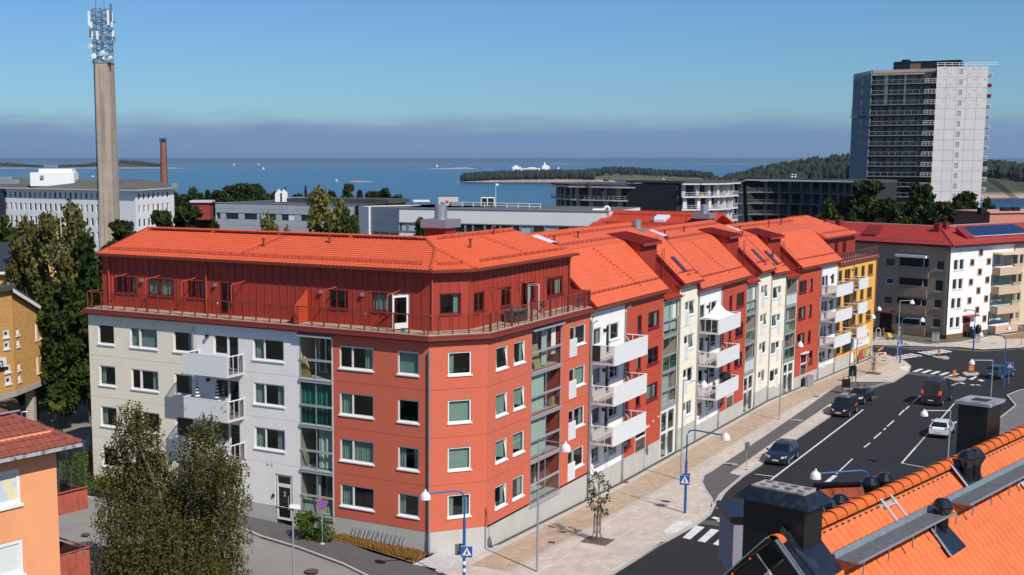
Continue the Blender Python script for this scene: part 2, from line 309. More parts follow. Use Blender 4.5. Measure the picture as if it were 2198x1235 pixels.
sheet('lawn', G_((62, 893), (78, 850), (108, 815), (150, 830), (160, 846), (140, 862), (105, 880)), .06, lawn); sheet('lawn', G_((104, 756), (140, 752), (165, 767), (104, 783)), .05, drygrass)
sheet('shrub_bed', G_((110, 985), (200, 995), (225, 1050), (120, 1035)), .05, soil)
sheet('far_footway', G_((1870, 742), (1880, 724), (1990, 740), (2060, 735), (2130, 722), (2198, 715), (2260, 730), (2191, 748), (2110, 752), (2060, 747)), .09, slab)
sheet('far_verge', G_((2150, 722), (2198, 716), (2240, 720), (2198, 728), (2155, 729)), .11, drygrass)
sheet('right_footway', [UV(-46, 20.5), UV(60, 21.5), UV(74, 22.6), UV(80, 21.2), UV(84, 22), UV(90, 25), UV(118, 33), UV(118, 45), UV(-46, 45)], SW, mat('grey_footway', (.16, .15, .145), .9, noise=(.7, .12)))
kerb([UV(-46, 20.5), UV(60, 21.5), UV(74, 22.6), UV(80, 21.2), UV(84, 22), UV(90, 25), UV(118, 33)])
def ground_disc(name, px, r, m, label, cat, sq=False):
 p = GP(*px); mb = MB(); z = h(p.x, p.y)+SW+.012
 n = 4 if sq else 14; ring = [V((p.x+r*cos(2*pi*k/n+.5), p.y+r*sin(2*pi*k/n+.5), z)) for k in range(n)]
 mb.ext(ring, (0, 0, .02)); o = mb.build(name, m, org=(p.x, p.y, z)); return tag(o, label, cat)
iron = mat('cast_iron', (.10, .07, .055), .7, noise=(20, .3))
ground_disc('manhole_cover', (919, 1193), .33, iron, 'round rusty cover below the drainpipe at the building corner', 'manhole cover')
ground_disc('manhole_cover', (669, 1231), .42, iron, 'round iron cover in the side street near the white lamp post', 'manhole cover')
ground_disc('drain_grate', (1184, 1169), .3, iron, 'small square drain grate in the pale pavement by the tall grey lamp', 'drain grate', True)
ground_disc('drain_grate', (184, 1152), .35, iron, 'rusty square drain grate in the side street beside the orange house', 'drain grate', True)
ground_disc('manhole_cover', (1341, 1039), .3, iron, 'round rusty cover in the brown paving by the first white balconies', 'manhole cover')
ground_disc('manhole_cover', (1752, 854), .3, iron, 'small rust brown cover in the pavement beside the bicycle path', 'manhole cover')
# ================================================================== the long apartment block on the corner
def stucco(name, c, **k): return mat(name, c, .85, noise=(1.3, .035), bump=(60, .25), stain=((.8, .8, .12), .06), **k)
salmon = stucco('salmon_render', (.62, .135, .072)); brickred = stucco('red_render', (.50, .068, .030)); cream = stucco('cream_render', (.90, .81, .64)); offwhite = stucco('white_render', (.88, .85, .80))
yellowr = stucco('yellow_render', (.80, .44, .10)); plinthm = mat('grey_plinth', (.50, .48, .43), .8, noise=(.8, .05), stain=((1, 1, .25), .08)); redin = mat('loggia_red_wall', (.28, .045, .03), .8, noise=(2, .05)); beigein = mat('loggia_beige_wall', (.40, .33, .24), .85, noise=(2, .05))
orangefr = mat('ochre_frame', (.36, .12, .02), .5); tilem = mat('orange_roof_tile', (.68, .120, .042), .55, noise=(.7, .06), rnd=.06); curtm = mat('pale_curtain', (.62, .64, .60), .9, noise=(6, .08)); curtg = mat('green_curtain', (.02, .20, .17), .9); deckm = mat('terrace_boards', (.44, .35, .27), .8, noise=(2.5, .15))
blindm = mat('pale_blind', (.66, .70, .66), .8); terracotta = mat('terracotta', (.42, .14, .06), .8); plantg = mat('pot_plant_green', (.06, .13, .03), .8, noise=(20, .4)); wicker = mat('brown_wicker', (.16, .085, .045), .7, noise=(30, .3)); cardboard = mat('cardboard', (.48, .31, .15), .8)
BLK = thing('apartment_block', 'long corner apartment block with red, white, cream and yellow fronts under orange tiled roofs', 'apartment block', tuple(C2))
def wall(mb, F, a0, a1, z0, z1, holes, v=0, depth=.16, edge=.05, m=0, mr=None):
 hs = [q for q in holes if q[0] < a1-.01 and q[1] > a0+.01 and q[2] < z1-.01 and q[3] > z0+.01]
 xs = sorted({a0, a1} | {min(max(q[k], a0), a1) for q in hs for k in (0, 1)}); zs = sorted({z0, z1} | {min(max(q[k], z0), z1) for q in hs for k in (2, 3)})
 for i in range(len(xs)-1):
  for j in range(len(zs)-1):
   x = (xs[i]+xs[i+1])/2; z = (zs[j]+zs[j+1])/2
   if any(q[0] < x < q[1] and q[2] < z < q[3] for q in hs): continue
   mb.face([F.P(xs[i], zs[j], v), F.P(xs[i+1], zs[j], v), F.P(xs[i+1], zs[j+1], v), F.P(xs[i], zs[j+1], v)], m)
 for q in hs:
  b0, b1, y0, y1 = max(q[0], a0), min(q[1], a1), max(q[2], z0), min(q[3], z1); d = v-depth
  for (p, r) in (((b0, y0), (b0, y1)), ((b1, y0), (b1, y1)), ((b0, y0), (b1, y0)), ((b0, y1), (b1, y1))):
   mb.face([F.P(*p, v), F.P(*r, v), F.P(*r, d), F.P(*p, d)], m if mr is None else mr)
 if edge:
  for (p, r) in (((a0, z0), (a0, z1)), ((a1, z0), (a1, z1)), ((a0, z0), (a1, z0)), ((a0, z1), (a1, z1))): mb.face([F.P(*p, v), F.P(*r, v), F.P(*r, v-edge), F.P(*p, v-edge)], m)
def panels(F, ss, zs, m, holes, parent=BLK, gap=.011, v=0, name='wall_panel', core=None):
 """prefabricated wall panels, one object each, with recessed joints; a darker core stands behind the joints"""
 for i in range(len(ss)-1):
  for j in range(len(zs)-1):
   mb = MB(); wall(mb, F, ss[i]+gap, ss[i+1]-gap, zs[j]+gap, zs[j+1]-gap, holes, v); mb.build(name, m, parent)
 mb = MB(); wall(mb, F, ss[0], ss[-1], zs[0], zs[-1], holes, v-.045, .1, 0); mb.build('wall_core', core or m, parent)
def curtain(F, a0, a1, z0, z1, v, parent, m=None, amp=.03):
 n = max(3, int((a1-a0)/.055)); mb = MB(); ph = random.random()*6
 pts = [(a0+(a1-a0)*k/n, v+amp*sin(k*1.9+ph)+amp*.5*sin(k*.8)) for k in range(n+1)]
 for k in range(n): mb.face([F.P(pts[k][0], z0, pts[k][1]), F.P(pts[k+1][0], z0, pts[k+1][1]), F.P(pts[k+1][0], z1, pts[k+1][1]), F.P(pts[k][0], z1, pts[k][1])])
 return mb.build('curtain', m or curtm, parent, smooth=True)
def window(F, a0, a1, z0, z1, parent, fm=None, div=(), sill=True, cur='', v=0, sillh=.13, tilt=None, glass=None, name='window', fw=.085):
 fm = fm or white; d0, d1 = v-.13, v-.05; xs = [a0]+[a0+(a1-a0)*t for t in div]+[a1]; mb = MB(); zb = z0+(sillh*.5 if sill else .0)
 mb.fb(F, a0, a1, z1-fw, z1, d0, d1).fb(F, a0, a0+fw, zb, z1-fw, d0, d1).fb(F, a1-fw, a1, zb, z1-fw, d0, d1).fb(F, a0+fw, a1-fw, zb, zb+fw, d0, d1)
 for x in xs[1:-1]: mb.fb(F, x-fw*.6, x+fw*.6, zb+fw, z1-fw, d0, d1)
 wo_ = mb.build(name, fm, parent)
 for i in range(len(xs)-1):
  l = xs[i]+(fw if i == 0 else fw*.6); r = xs[i+1]-(fw if i == len(xs)-2 else fw*.6); t = .0
  mb = MB()
  if tilt is not None and i == tilt:   # casement tipped open at the top
   mb.hexa([F.P(l, zb+fw, d1+.01), F.P(l+.05, zb+fw, d1+.01), F.P(l+.05, zb+fw, d1+.04), F.P(l, zb+fw, d1+.04), F.P(l, z1-fw, d1-.16), F.P(l+.05, z1-fw, d1-.16), F.P(l+.05, z1-fw, d1-.13), F.P(l, z1-fw, d1-.13)])
   mb.hexa([F.P(r-.05, zb+fw, d1+.01), F.P(r, zb+fw, d1+.01), F.P(r, zb+fw, d1+.04), F.P(r-.05, zb+fw, d1+.04), F.P(r-.05, z1-fw, d1-.16), F.P(r, z1-fw, d1-.16), F.P(r, z1-fw, d1-.13), F.P(r-.05, z1-fw, d1-.13)])
   mb.build('casement', fm, wo_); mb = MB(); t = -.12
  mb.face([F.P(l, zb+fw, d0+.03), F.P(r, zb+fw, d0+.03), F.P(r, z1-fw, d0+.03+t), F.P(l, z1-fw, d0+.03+t)]); mb.build('pane', glass or GLASS, wo_)
 if sill: MB().hexa([F.P(a0-.06, z0, v-.12), F.P(a1+.06, z0, v-.12), F.P(a1+.06, z0-.03, v+.07), F.P(a0-.06, z0-.03, v+.07), F.P(a0-.06, z0+sillh*.75, v-.12), F.P(a1+.06, z0+sillh*.75, v-.12), F.P(a1+.06, z0+sillh*.35, v+.07), F.P(a0-.06, z0+sillh*.35, v+.07)]).build('sill', fm, wo_)
 W = a1-a0; cz0, cz1 = zb+.06, z1-.05; cv = v-.24
 if 'b' in cur: MB().face([F.P(a0, cz0+random.choice((0, .0, .35)), cv), F.P(a1, cz0, cv), F.P(a1, cz1, cv), F.P(a0, cz1, cv)]).build('blind', blindm, wo_)
 if 'f' in cur: curtain(F, a0, a1, cz0, cz1, cv, wo_)
 if 'l' in cur: curtain(F, a0, a0+W*.3, cz0, cz1, cv, wo_)
 if 'r' in cur: curtain(F, a1-W*.3, a1, cz0, cz1, cv, wo_)
 if 'p' in cur:
  mb = MB()
  for k in range(26): c = F.P(a0+W*random.uniform(.15, .85), cz0+random.uniform(0, .32), v-.2); r_ = .07; mb.face([c+V((random.uniform(-r_, r_), random.uniform(-.05, .05), random.uniform(-r_, r_))) for _ in range(3)])
  mb.build('pot_plant', plantg, wo_)
 return wo_
def louvre(F, a0, a1, z0, z1, m=None, v=0, parent=BLK):
 mb = MB(); mb.fb(F, a0, a1, z0, z1, v-.03, v+.035); o = mb.build('louvre_panel', m or white, parent)
 mb = MB(); n = 14
 for k in range(n): zz = z0+.08+(z1-z0-.16)*k/n; mb.hexa([F.P(a0+.08, zz, v+.036), F.P(a1-.08, zz, v+.036), F.P(a1-.08, zz, v+.055), F.P(a0+.08, zz, v+.055), F.P(a0+.08, zz+.035, v+.036), F.P(a1-.08, zz+.035, v+.036), F.P(a1-.08, zz+.02, v+.04), F.P(a0+.08, zz+.02, v+.04)])
 s = mb.build('slats', mat('louvre_grey', (.62, .62, .62), .5), o); s['kind'] = 'stuff'
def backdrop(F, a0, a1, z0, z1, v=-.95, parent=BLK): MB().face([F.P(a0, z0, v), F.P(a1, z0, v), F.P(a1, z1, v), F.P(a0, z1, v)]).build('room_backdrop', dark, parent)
def pipe(F, a, z0, z1, v=.1, r=.055, m=None, top=None, parent=BLK, foot=True):
 pts = [F.P(a, z0, v), F.P(a, z1, v)]
 if top: pts += [F.P(a+top[0]*.4, z1+.25, v+.05), F.P(a+top[0], z1+.42, v+top[1])]
 mb = MB(); mb.tube(pts, r, 7)
 if foot: mb.tube([F.P(a, z0, v), F.P(a, z0+.9, v)], r*1.35, 7)
 return mb.build('downpipe', m or galv, parent, smooth=False)
ZJ = [4.12, 7.02, 9.93]
# ---- loggia: a recessed glazed balcony with frames, rails and a slab edge
def loggia(F, a0, a1, W, parent=BLK, top=.55, rail=-1.0, bot=-2.25, inner=None, low=None, fm=None, cur=None, depth=1.7, edge=True, posts=1, roofplate=False):
 inner = inner or beigein; z1, zr, z0 = W+top, W+rail, W+bot; fm = fm or alu
 mb = MB(); v = -depth
 mb.face([F.P(a0, z0, v), F.P(a1, z0, v), F.P(a1, z1, v), F.P(a0, z1, v)], 0); mb.face([F.P(a0, z0, 0), F.P(a0, z0, v), F.P(a0, z1, v), F.P(a0, z1, 0)], 0); mb.face([F.P(a1, z0, 0), F.P(a1, z0, v), F.P(a1, z1, v), F.P(a1, z1, 0)], 0)
 mb.face([F.P(a0, z1, 0), F.P(a1, z1, 0), F.P(a1, z1, v), F.P(a0, z1, v)], 1); mb.face([F.P(a0, z0+.02, 0), F.P(a1, z0+.02, 0), F.P(a1, z0+.02, v), F.P(a0, z0+.02, v)], 1)
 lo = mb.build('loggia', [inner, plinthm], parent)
 window(F, a0+(a1-a0)*.45, a1-.3, z0+.1, z1-.35, lo, white, (.5,), False, '', v+.12)
 if edge: MB().fb(F, a0-.03, a1+.03, z0-.26, z0-.02, -.1, .09).fb(F, a0-.03, a1+.03, z0-.10, z0-.05, .091, .12).build('slab_edge', white if fm is white else alu, lo)
 mb = MB(); mb.fb(F, a0, a1, zr-.07, zr+.07, -.02, .07)
 for k in range(posts+2): x = a0+.03+(a1-a0-.06)*k/(posts+1); mb.fb(F, x-.025, x+.025, z0, zr-.07, -.03, .03); mb.fb(F, x-.018, x+.018, zr+.07, z1-.06, -.03, .02)
 mb.fb(F, a0, a1, z1-.07, z1, -.05, .04); mb.build('rail_frame', fm, lo)
 MB().face([F.P(a0+.05, z0+.03, 0), F.P(a1-.05, z0+.03, 0), F.P(a1-.05, zr-.07, 0), F.P(a0+.05, zr-.07, 0)]).build('glass_rail', low or CLEAR, lo)
 if cur and 'o' not in cur: MB().face([F.P(a0+.05, zr+.07, -.01), F.P(a0+(a1-a0)*(.66 if 'h' in cur else 1)-.05, zr+.07, -.01), F.P(a0+(a1-a0)*(.66 if 'h' in cur else 1)-.05, z1-.07, -.01), F.P(a0+.05, z1-.07, -.01)]).build('glass_sheet', CLEAR, lo)
 if cur:
  W_ = a1-a0
  for ch in cur:
   if ch == 'l': curtain(F, a0+.05, a0+W_*.5, z0+.1, z1-.1, -.25, lo, curtm, .06)
   if ch == 'm': curtain(F, a0+W_*.45, a0+W_*.62, z0+.15, z1-.1, -.3, lo, curtm, .05)
   if ch == 'r': curtain(F, a1-W_*.24, a1-W_*.1, z0+.7, z1-.05, -.2, lo, curtm, .04)
   if ch == 'g': curtain(F, a0+.05, a1-.05, z0+.1, z1-.1, -.22, lo, curtg, .06)
   if ch == 'B': curtain(F, a0+.05, a1-.1, zr-.9, z1-.1, -.15, lo, curtm, .03)
 return lo
# ---- projecting balcony
def balcony(F, a0, a1, zt, zb, v=1.75, parent=BLK, side='l', front=None, v0=0, sm=None):
 o = MB().fb(F, a0, a1, zb, zb+.16, v0+.01, v).build('balcony', mat('balcony_concrete', (.56, .53, .52), .8, noise=(3, .06)), parent)
 MB().fb(F, a0+.0, a1, zb+.0, zt-.05, v+.003, v+.05).build('front_panel', front or white, o)
 for x in (a0, a1):
  MB().face([F.P(x, zb+.2, v0+.04), F.P(x, zb+.2, v), F.P(x, zt-.05, v), F.P(x, zt-.05, v0+.04)]).build('side_panel', sm or MESHWHITE, o)
  mb = MB()
  for k in range(4): vv = v0+.06+(v-.1-v0)*k/3; mb.fb(F, x-.02, x+.02, zb+.16, zt-.05, vv-.018, vv+.018)
  mb.fb(F, x-.03, x+.03, zt-.05, zt+.01, v0+.02, v+.05); mb.build('side_rail', white, o)
 MB().fb(F, a0+.03, a1-.03, zt-.045, zt+.015, v-.01, v+.055).build('top_rail', white, o)
 mb = MB(); mb.tube([F.P(a1-.1, zt-.05, v0+.05), F.P(a1-.1, zb+.2, v0+.9)], .022, 5); mb.build('brace', white, o)
 return o
# =============================== front A (left) and the chamfer
WA = 12.16; WK = [WA-2.9*k for k in range(4)]
hA = []; C_ = ['', 'r', 'f', 'l', 'lr', '', 'r', 'p', 'lp', 'f', 'b', '', 'lr', 'rp', 'b', 'l']
random.seed(3)
winA = []
for k, z in enumerate(WK):
 for (s0, s1, dv, m) in ((25.22, 26.72, (), 'c'), (21.27, 23.72, (.36,), 'c'), (18.25, 19.82, (), 'c'), (10.65, 13.1, (.36,), 'w'), (3.9, 6.4, (.38,), 'r'), (.68, 2.17, (), 'r')):
  if k == 3 and s0 == 10.65: continue
  hA.append((s0, s1, z-1.45, z)); winA.append((s0, s1, z-1.45, z, dv, m))
for z in WK[:3]: hA += [(15.2, 16.35, z-1.3, z), (14.3, 15.2, z-2.3, z)]
hA.append((10.12, 11.5, .45, 3.45)); LOGA = (6.93, 9.4)
for z in WK: hA.append((*LOGA, z-2.25, z+.58))
for a, b, m in ((18.0, 27.65, cream), (13.9, 18.0, offwhite), (0, 6.87, salmon)):
 panels(FA, [a]+({18.0: [22.9, 24.55]}.get(a, []))+[b] if a == 18.0 else [a, b], [1.28]+ZJ+[12.8], m, hA)
panels(FA, [6.87, 9.46, 13.9], [1.28]+ZJ+[12.8], offwhite, hA)
MB().fb(FA, 13.9, 18, 12.45, 12.46, -.1, -.05).build('wall_core', offwhite, BLK)
for i, (s0, s1, z0, z1, dv, m) in enumerate(winA): window(FA, s0, s1, z0, z1, BLK, white, tuple(1-t for t in dv), True, random.choice(C_))
for k, z in enumerate(WK[:3]):
 window(FA, 15.2, 16.35, z-1.3, z, BLK, white, (), False, random.choice(('p', '', 'l')))
 dr = window(FA, 14.3, 15.2, z-2.25, z, BLK, white, (), False, '', name='balcony_door'); balcony(FA, 13.9, 17.6, z-1.1, z-2.48, 1.6)
 MB().fb(FA, 16.75, 16.9, z-.25, z-.05, 0, .22).build('wall_lamp', black, BLK)
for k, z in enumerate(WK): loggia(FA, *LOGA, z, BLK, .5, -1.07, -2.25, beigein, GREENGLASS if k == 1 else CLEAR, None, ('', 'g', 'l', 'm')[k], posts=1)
MB().hexa([FA.P(6.8, 12.62, 0), FA.P(9.5, 12.62, 0), FA.P(9.5, 12.55, .3), FA.P(6.8, 12.55, .3), FA.P(6.8, 12.76, 0), FA.P(9.5, 12.76, 0), FA.P(9.5, 12.66, .3), FA.P(6.8, 12.66, .3)]).build('awning_box', alu, BLK)
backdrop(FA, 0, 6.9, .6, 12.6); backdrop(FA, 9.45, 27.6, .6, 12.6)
# entrance number 2
dr = window(FA, 10.2, 11.42, .46, 2.75, BLK, white, (), False, '', name='entrance_door', fw=.13); window(FA, 10.2, 11.42, 2.75, 3.42, BLK, white, (), False, '')
MB().tube([FA.P(10.42, 1.2, .03), FA.P(10.42, 2.1, .03)], .022, 6).build('door_handle', alu, dr)
def text(s, F, a, z, v, size, m, parent, name='lettering', flip=True):
 c = bpy.data.curves.new(name, 'FONT'); c.body = s; c.size = size; c.extrude = .004; c.align_x = 'CENTER'; c.align_y = 'CENTER'
 o = bpy.data.objects.new('t', c); COL.objects.link(o); me = bpy.data.meshes.new_from_object(o.evaluated_get(bpy.context.evaluated_depsgraph_get())); bpy.data.objects.remove(o)
 me.materials.append(m); t = bpy.data.objects.new(name, me); COL.objects.link(t); t.parent = parent
 right = F.d if F.d.dot(V((1, 0, 0))) > 0 else -F.d
 R = M((right, V((0, 0, 1)), F.n)).transposed().to_4x4(); t.matrix_local = M.Translation(F.P(a, z, v)-ORG.get(parent, V((0, 0, 0)))) @ R; return t
text('2', FA, 10.8, 2.15, -.085, .42, white, dr, 'house_number')
MB().fb(FA, 11.56, 11.68, 1.9, 2.1, 0, .1).build('door_lamp', black, BLK)
# plinth panels
def plinth(F, a0, a1, z1, step, z0=-2.6, holes=()):
 n = max(1, round((a1-a0)/step))
 for k in range(n):
  mb = MB(); wall(mb, F, a0+(a1-a0)*k/n+.008, a0+(a1-a0)*(k+1)/n-.008, z0, z1-.012, holes, -.012); mb.build('plinth_panel', plinthm, BLK)
 mb = MB(); wall(mb, F, a0, a1, z0, z1, holes, -.03, .05, 0); mb.build('wall_core', plinthm, BLK)
plinth(FA, 0, 27.65, 1.28, 2.3, -1, [(10.12, 11.5, -2, 3.5)])
# chamfer
LC = (C2-A0).length; hC = [(1.23, 2.74, z-1.45, z) for z in WK]
panels(FC, [0, LC], [1.28]+ZJ+[12.8], salmon, hC); plinth(FC, 0, LC, 1.28, 1.9, -2)
for k, z in enumerate(WK): window(FC, 1.23, 2.74, z-1.45, z, BLK, white, (), True, ('lp', 'b', 'b', 'lr')[k])
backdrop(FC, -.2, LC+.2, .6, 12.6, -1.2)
# front B, corner house
hB = []
for k, z in enumerate(WK):
 hB += [(1.06, 2.7, z-1.45, z), (3.53, 5.17, z-1.45, z), (12.22, 13.15, z-1.45, z), (13.15, 14.98, z-1.45, z), (6.07, 10.75, z-2.25, z+.58)]
panels(FB, [0, 6.02], [1.28]+ZJ+[12.8], salmon, hB); panels(FB, [6.02, 10.8, 15.7], [1.28]+ZJ+[12.8], salmon, hB); plinth(FB, 0, 15.7, 1.15, 2.05)
for k, z in enumerate(WK):
 window(FB, 1.06, 2.7, z-1.45, z, BLK, white, (), True, ('lp', 'b', 'b', 'r')[k], tilt=0); window(FB, 3.53, 5.17, z-1.45, z, BLK, white, (), True, ('lr', 'b', 'b', 'r')[k], tilt=(0 if k < 2 else None))
 window(FB, 12.22, 13.2, z-1.0, z, BLK, white, (), False, ''); window(FB, 13.2, 14.98, z-1.45, z, BLK, white, (), True, ('', 'f', 'r', 'l')[k]); louvre(FB, 12.18, 13.4, z-2.1, z-.86)
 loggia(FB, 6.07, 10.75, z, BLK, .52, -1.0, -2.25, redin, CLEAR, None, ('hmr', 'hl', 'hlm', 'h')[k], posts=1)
MB().hexa([FB.P(6.0, 12.6, 0), FB.P(10.85, 12.6, 0), FB.P(10.85, 12.56, .25), FB.P(6.0, 12.56, .25), FB.P(6.0, 12.78, 0), FB.P(10.85, 12.78, 0), FB.P(10.85, 12.68, .25), FB.P(6.0, 12.68, .25)]).build('awning_box', alu, BLK)
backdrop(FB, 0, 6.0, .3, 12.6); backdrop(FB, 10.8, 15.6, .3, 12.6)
pipe(FC, -.03, .1, 12.3, .14, .06, galv); pipe(FB, 15.75, -.8, 12.2, .12, .055, galv, (-.15, .35))
pipe(FA, 18.05, 9.6, 12.4, .1, .05, galv, None, foot=False)
for a in (15.0, 15.35): MB().lathe(FA.P(a-3.3, 4.0, 0), [(0, .03), (.07, .03), (.09, 0)], 10, ax=FA.n).build('air_vent', alu, BLK)
# ---- terrace slab, cornice and railing
def offs(F, a, v, z): return F.P(a, z, v)
def isect(F1, v1, F2, v2):
 p, d, q, e = F1.O+F1.n*v1, F1.d, F2.O+F2.n*v2, F2.d; t = ((q-p).x*e.y-(q-p).y*e.x)/(d.x*e.y-d.y*e.x); return p+d*t
def ringline(v, sl=27.65, sr=15.65):   # the terrace outline at offset v, left end to right end
 return [FA.P(sl, 0, v), isect(FA, v, FC, v), isect(FC, v, FB, v), FB.P(sr, 0, v)]
def ring_band(v0, v1, z0, z1, name, m, sl=27.65, sr=15.65):
 a, b = ringline(v0, sl, sr), ringline(v1, sl, sr); mb = MB()
 for k in range(3): mb.hexa([a[k]+V((0, 0, z0)), a[k+1]+V((0, 0, z0)), b[k+1]+V((0, 0, z0)), b[k]+V((0, 0, z0)), a[k]+V((0, 0, z1)), a[k+1]+V((0, 0, z1)), b[k+1]+V((0, 0, z1)), b[k]+V((0, 0, z1))])
 return mb.build(name, m, BLK)
ring_band(-1.9, .16, 12.98, 13.24, 'terrace_deck', deckm, 27.7); ring_band(.162, .30, 12.84, 13.10, 'cornice', sheetred, 27.85, 15.8); ring_band(.165, .24, 13.11, 13.20, 'cornice_trim', railred, 27.85, 15.8); ring_band(.0, .16, 12.80, 12.975, 'cornice_soffit', sheetred, 27.8, 15.75)
ring_band(.30, .42, 12.92, 13.03, 'gutter', railred, 27.9, 15.85)
rail = ring_band(.0, .07, 14.36, 14.43, 'terrace_railing', railred);
def rpost(p, hgt, r=.03, wide=.09, d=None, par=rail):
 d = d or FA.d; n = V((d.y, -d.x, 0)); a = p-d*r-n*wide/2; mb = MB(); q = [a, a+d*2*r, a+d*2*r+n*wide, a+n*wide]; mb.ext(q, (0, 0, hgt)); mb.build('post', railred, par)
for s in (27.6, 27.18, 26.29, 25.24, 24.14, 23.08, 22.01, 21.06, 20.03, 18.96, 17.87, 16.77, 16.03, 14.94, 13.83, 12.79, 11.72, 10.81, 9.76, 9.5, 8.4, 7.5, 6.4, 5.5, 4.5, 3.5, 2.4, 1.35, .3, .05): rpost(FA.P(s, 13.2, .035), 1.18)
for s in (.6, 1.5, 2.55, 3.5): rpost(FC.P(s, 13.2, .035), 1.18, d=FC.d)
for k in range(17): rpost(FB.P(.2+k*.96, 13.2, .035), 1.18, d=FB.d, wide=.05 if k % 3 else .16)
a, b = ringline(.03), ringline(.03); mb = MB()
for k in range(3): mb.face([a[k]+V((0, 0, 13.27)), a[k+1]+V((0, 0, 13.27)), a[k+1]+V((0, 0, 14.3)), a[k]+V((0, 0, 14.3))])
mb.build('railing_mesh', glassmat('fine_brown_mesh', (.90, .84, .80), 1.02, .4), BLK)
mb = MB(); mb.tube([FA.P(27.6, 14.4, .03), FA.P(27.6, 14.4, -1.6)], .035, 5); mb.tube([FA.P(27.6, 13.3, .03), FA.P(27.6, 13.3, -1.6)], .02, 5); mb.build('end_rail', railred, BLK)
# ---- set-back top storey: boards, windows
D = -1.6
def boards(F, a0, a1, z0, z1, v, holes, pitch=.62, parent=BLK, zf=None):
 """wide boards with cover strips, each board its own object"""
 n = max(1, round((a1-a0)/pitch)); base = MB(); wall(base, F, a0, a1, z0, z1, holes, v-.02, .12, 0) if zf is None else base.face([F.P(a0, z0, v-.02), F.P(a1, z0, v-.02), F.P(a1, zf(a1), v-.02), F.P(a0, zf(a0), v-.02)])
 bo = base.build('boarded_wall', boardred, parent)
 for k in range(n):
  x0, x1 = a0+(a1-a0)*k/n, a0+(a1-a0)*(k+1)/n
  if zf is None:
   mb = MB(); wall(mb, F, x0+.012, x1-.045, z0, z1, holes, v, .04, .02)
   if mb.f: mb.build('board', boardred, bo)
   zs = [(z0, z1)]
   for q in holes:
    if q[0]-.05 < x1 < q[1]+.05: zs = [(a, min(b, q[2])) for a, b in zs if a < q[2]]+[(max(a, q[3]), b) for a, b in zs if b > q[3]]
   mb = MB()
   for c, d in zs: mb.fb(F, x1-.05, x1+.005, c, d, v+.001, v+.038)
   if zs: mb.build('cover_strip', boardred, bo)
  else:
   MB().hexa([F.P(x0+.012, z0, v-.015), F.P(x1-.012, z0, v-.015), F.P(x1-.012, z0, v), F.P(x0+.012, z0, v), F.P(x0+.012, zf(x0), v-.015), F.P(x1-.012, zf(x1), v-.015), F.P(x1-.012, zf(x1), v), F.P(x0+.012, zf(x0), v)]).build('board', boardred, bo)
 return bo
PF = 13.25; hPA = [(24.44, 26.7, 14.17, 15.38), (21.13, 23.46, 14.17, 15.38), (18.45, 19.9, 14.17, 15.38), (16.0, 17.1, 13.35, 15.4), (6.81, 8.25, 14.17, 15.38), (3.58, 5.08, 14.17, 15.38), (2.3, 3.58, 13.35, 15.4)]
cA = isect(FA, D, FC, D); cB = isect(FC, D, FB, D); sA = (cA-A0).dot(FA.d); fC0, fC1 = (cA-A0).dot(FC.d), (cB-A0).dot(FC.d); sB = (cB-C2).dot(FB.d)
boards(FA, sA, 27.7, PF, 17.0, D, hPA)
for (a, b, c, d), dv, cu in zip(hPA, ((.42,), (.55,), (.5,), (), (), (), ()), ('lp', 'f', 'l', 'l', '', 'f', '')):
 if a == 2.3: continue
 window(FA, a, b, c, d, BLK, winered, dv, d-c < 1.5, cu, D, .1, name='window' if d-c < 1.5 else 'terrace_door')
# the open white door
def swing(F, a, v, ang, z0, z1, wd, par=BLK):
 dd = F.d*cos(ang)+F.n*sin(ang); n2 = V((dd.y, -dd.x, 0)); o = F.P(a, 0, v); fr = Fr(o, dd); mb = MB()
 for q in ((0, .12, z0, z1), (wd-.12, wd, z0, z1), (.12, wd-.12, z0, z0+.35), (.12, wd-.12, z1-.13, z1)): mb.fb(fr, *q, -.03, .03)
 dd_ = mb.build('open_terrace_door', white, par); MB().face([fr.P(.12, z0+.35, 0), fr.P(wd-.12, z0+.35, 0), fr.P(wd-.12, z1-.13, 0), fr.P(.12, z1-.13, 0)]).build('pane', CLEAR, dd_); return dd_
mb = MB()
for q in ((2.3, 2.4), (3.48, 3.58)): mb.fb(FA, *q, 13.35, 15.4, D-.12, D-.03)
mb.fb(FA, 2.4, 3.48, 15.3, 15.4, D-.12, D-.03).build('door_frame', white, BLK)
swing(FA, 2.4, D+.02, radians(62), 13.33, 15.36, 1.1)
hPC = [(fC0+.55, fC0+1.95, 14.17, 15.48)]; boards(FC, fC0, fC1, PF, 17.0, D, hPC); window(FC, *hPC[0], BLK, winered, (), True, 'r', D, .1)
hPB = [(1.15, 2.6, 14.1, 15.4), (4.87, 6.36, 14.1, 15.4), (8.9, 9.9, 14.1, 15.4), (7.85, 8.9, 13.3, 15.4), (11.9, 14.6, 14.1, 15.45)]
boards(FB, sB, 15.7, 13.0, 17.0, D, hPB)
for (a, b, c, d), dv, cu in zip(hPB, ((), (), (), (), (.33,)), ('p', 'l', 'f', '', 'r')):
 if d-c < 1.5: window(FB, a, b, c, d, BLK, winered, dv, True, cu, D, .14)
mb = MB(); mb.fb(FB, 7.85, 7.95, 13.3, 15.4, D-.12, D-.03).fb(FB, 8.8, 8.9, 13.3, 15.4, D-.12, D-.03).build('door_frame', winered, BLK); swing(FB, 8.8, D+.02, radians(105), 13.3, 15.38, .95)
backdrop(FA, sA, 27.6, 13, 16.5, -2.6); backdrop(FB, sB, 15.5, 13, 16.5, -2.6); backdrop(FC, fC0-.5, fC1+.5, 13, 16.5, -2.9)
for s in (23.85, 17.35, 8.75, 5.6): MB().fb(FA, s, s+.16, 15.1, 15.32, D, D+.2).build('wall_lamp', galv, BLK)
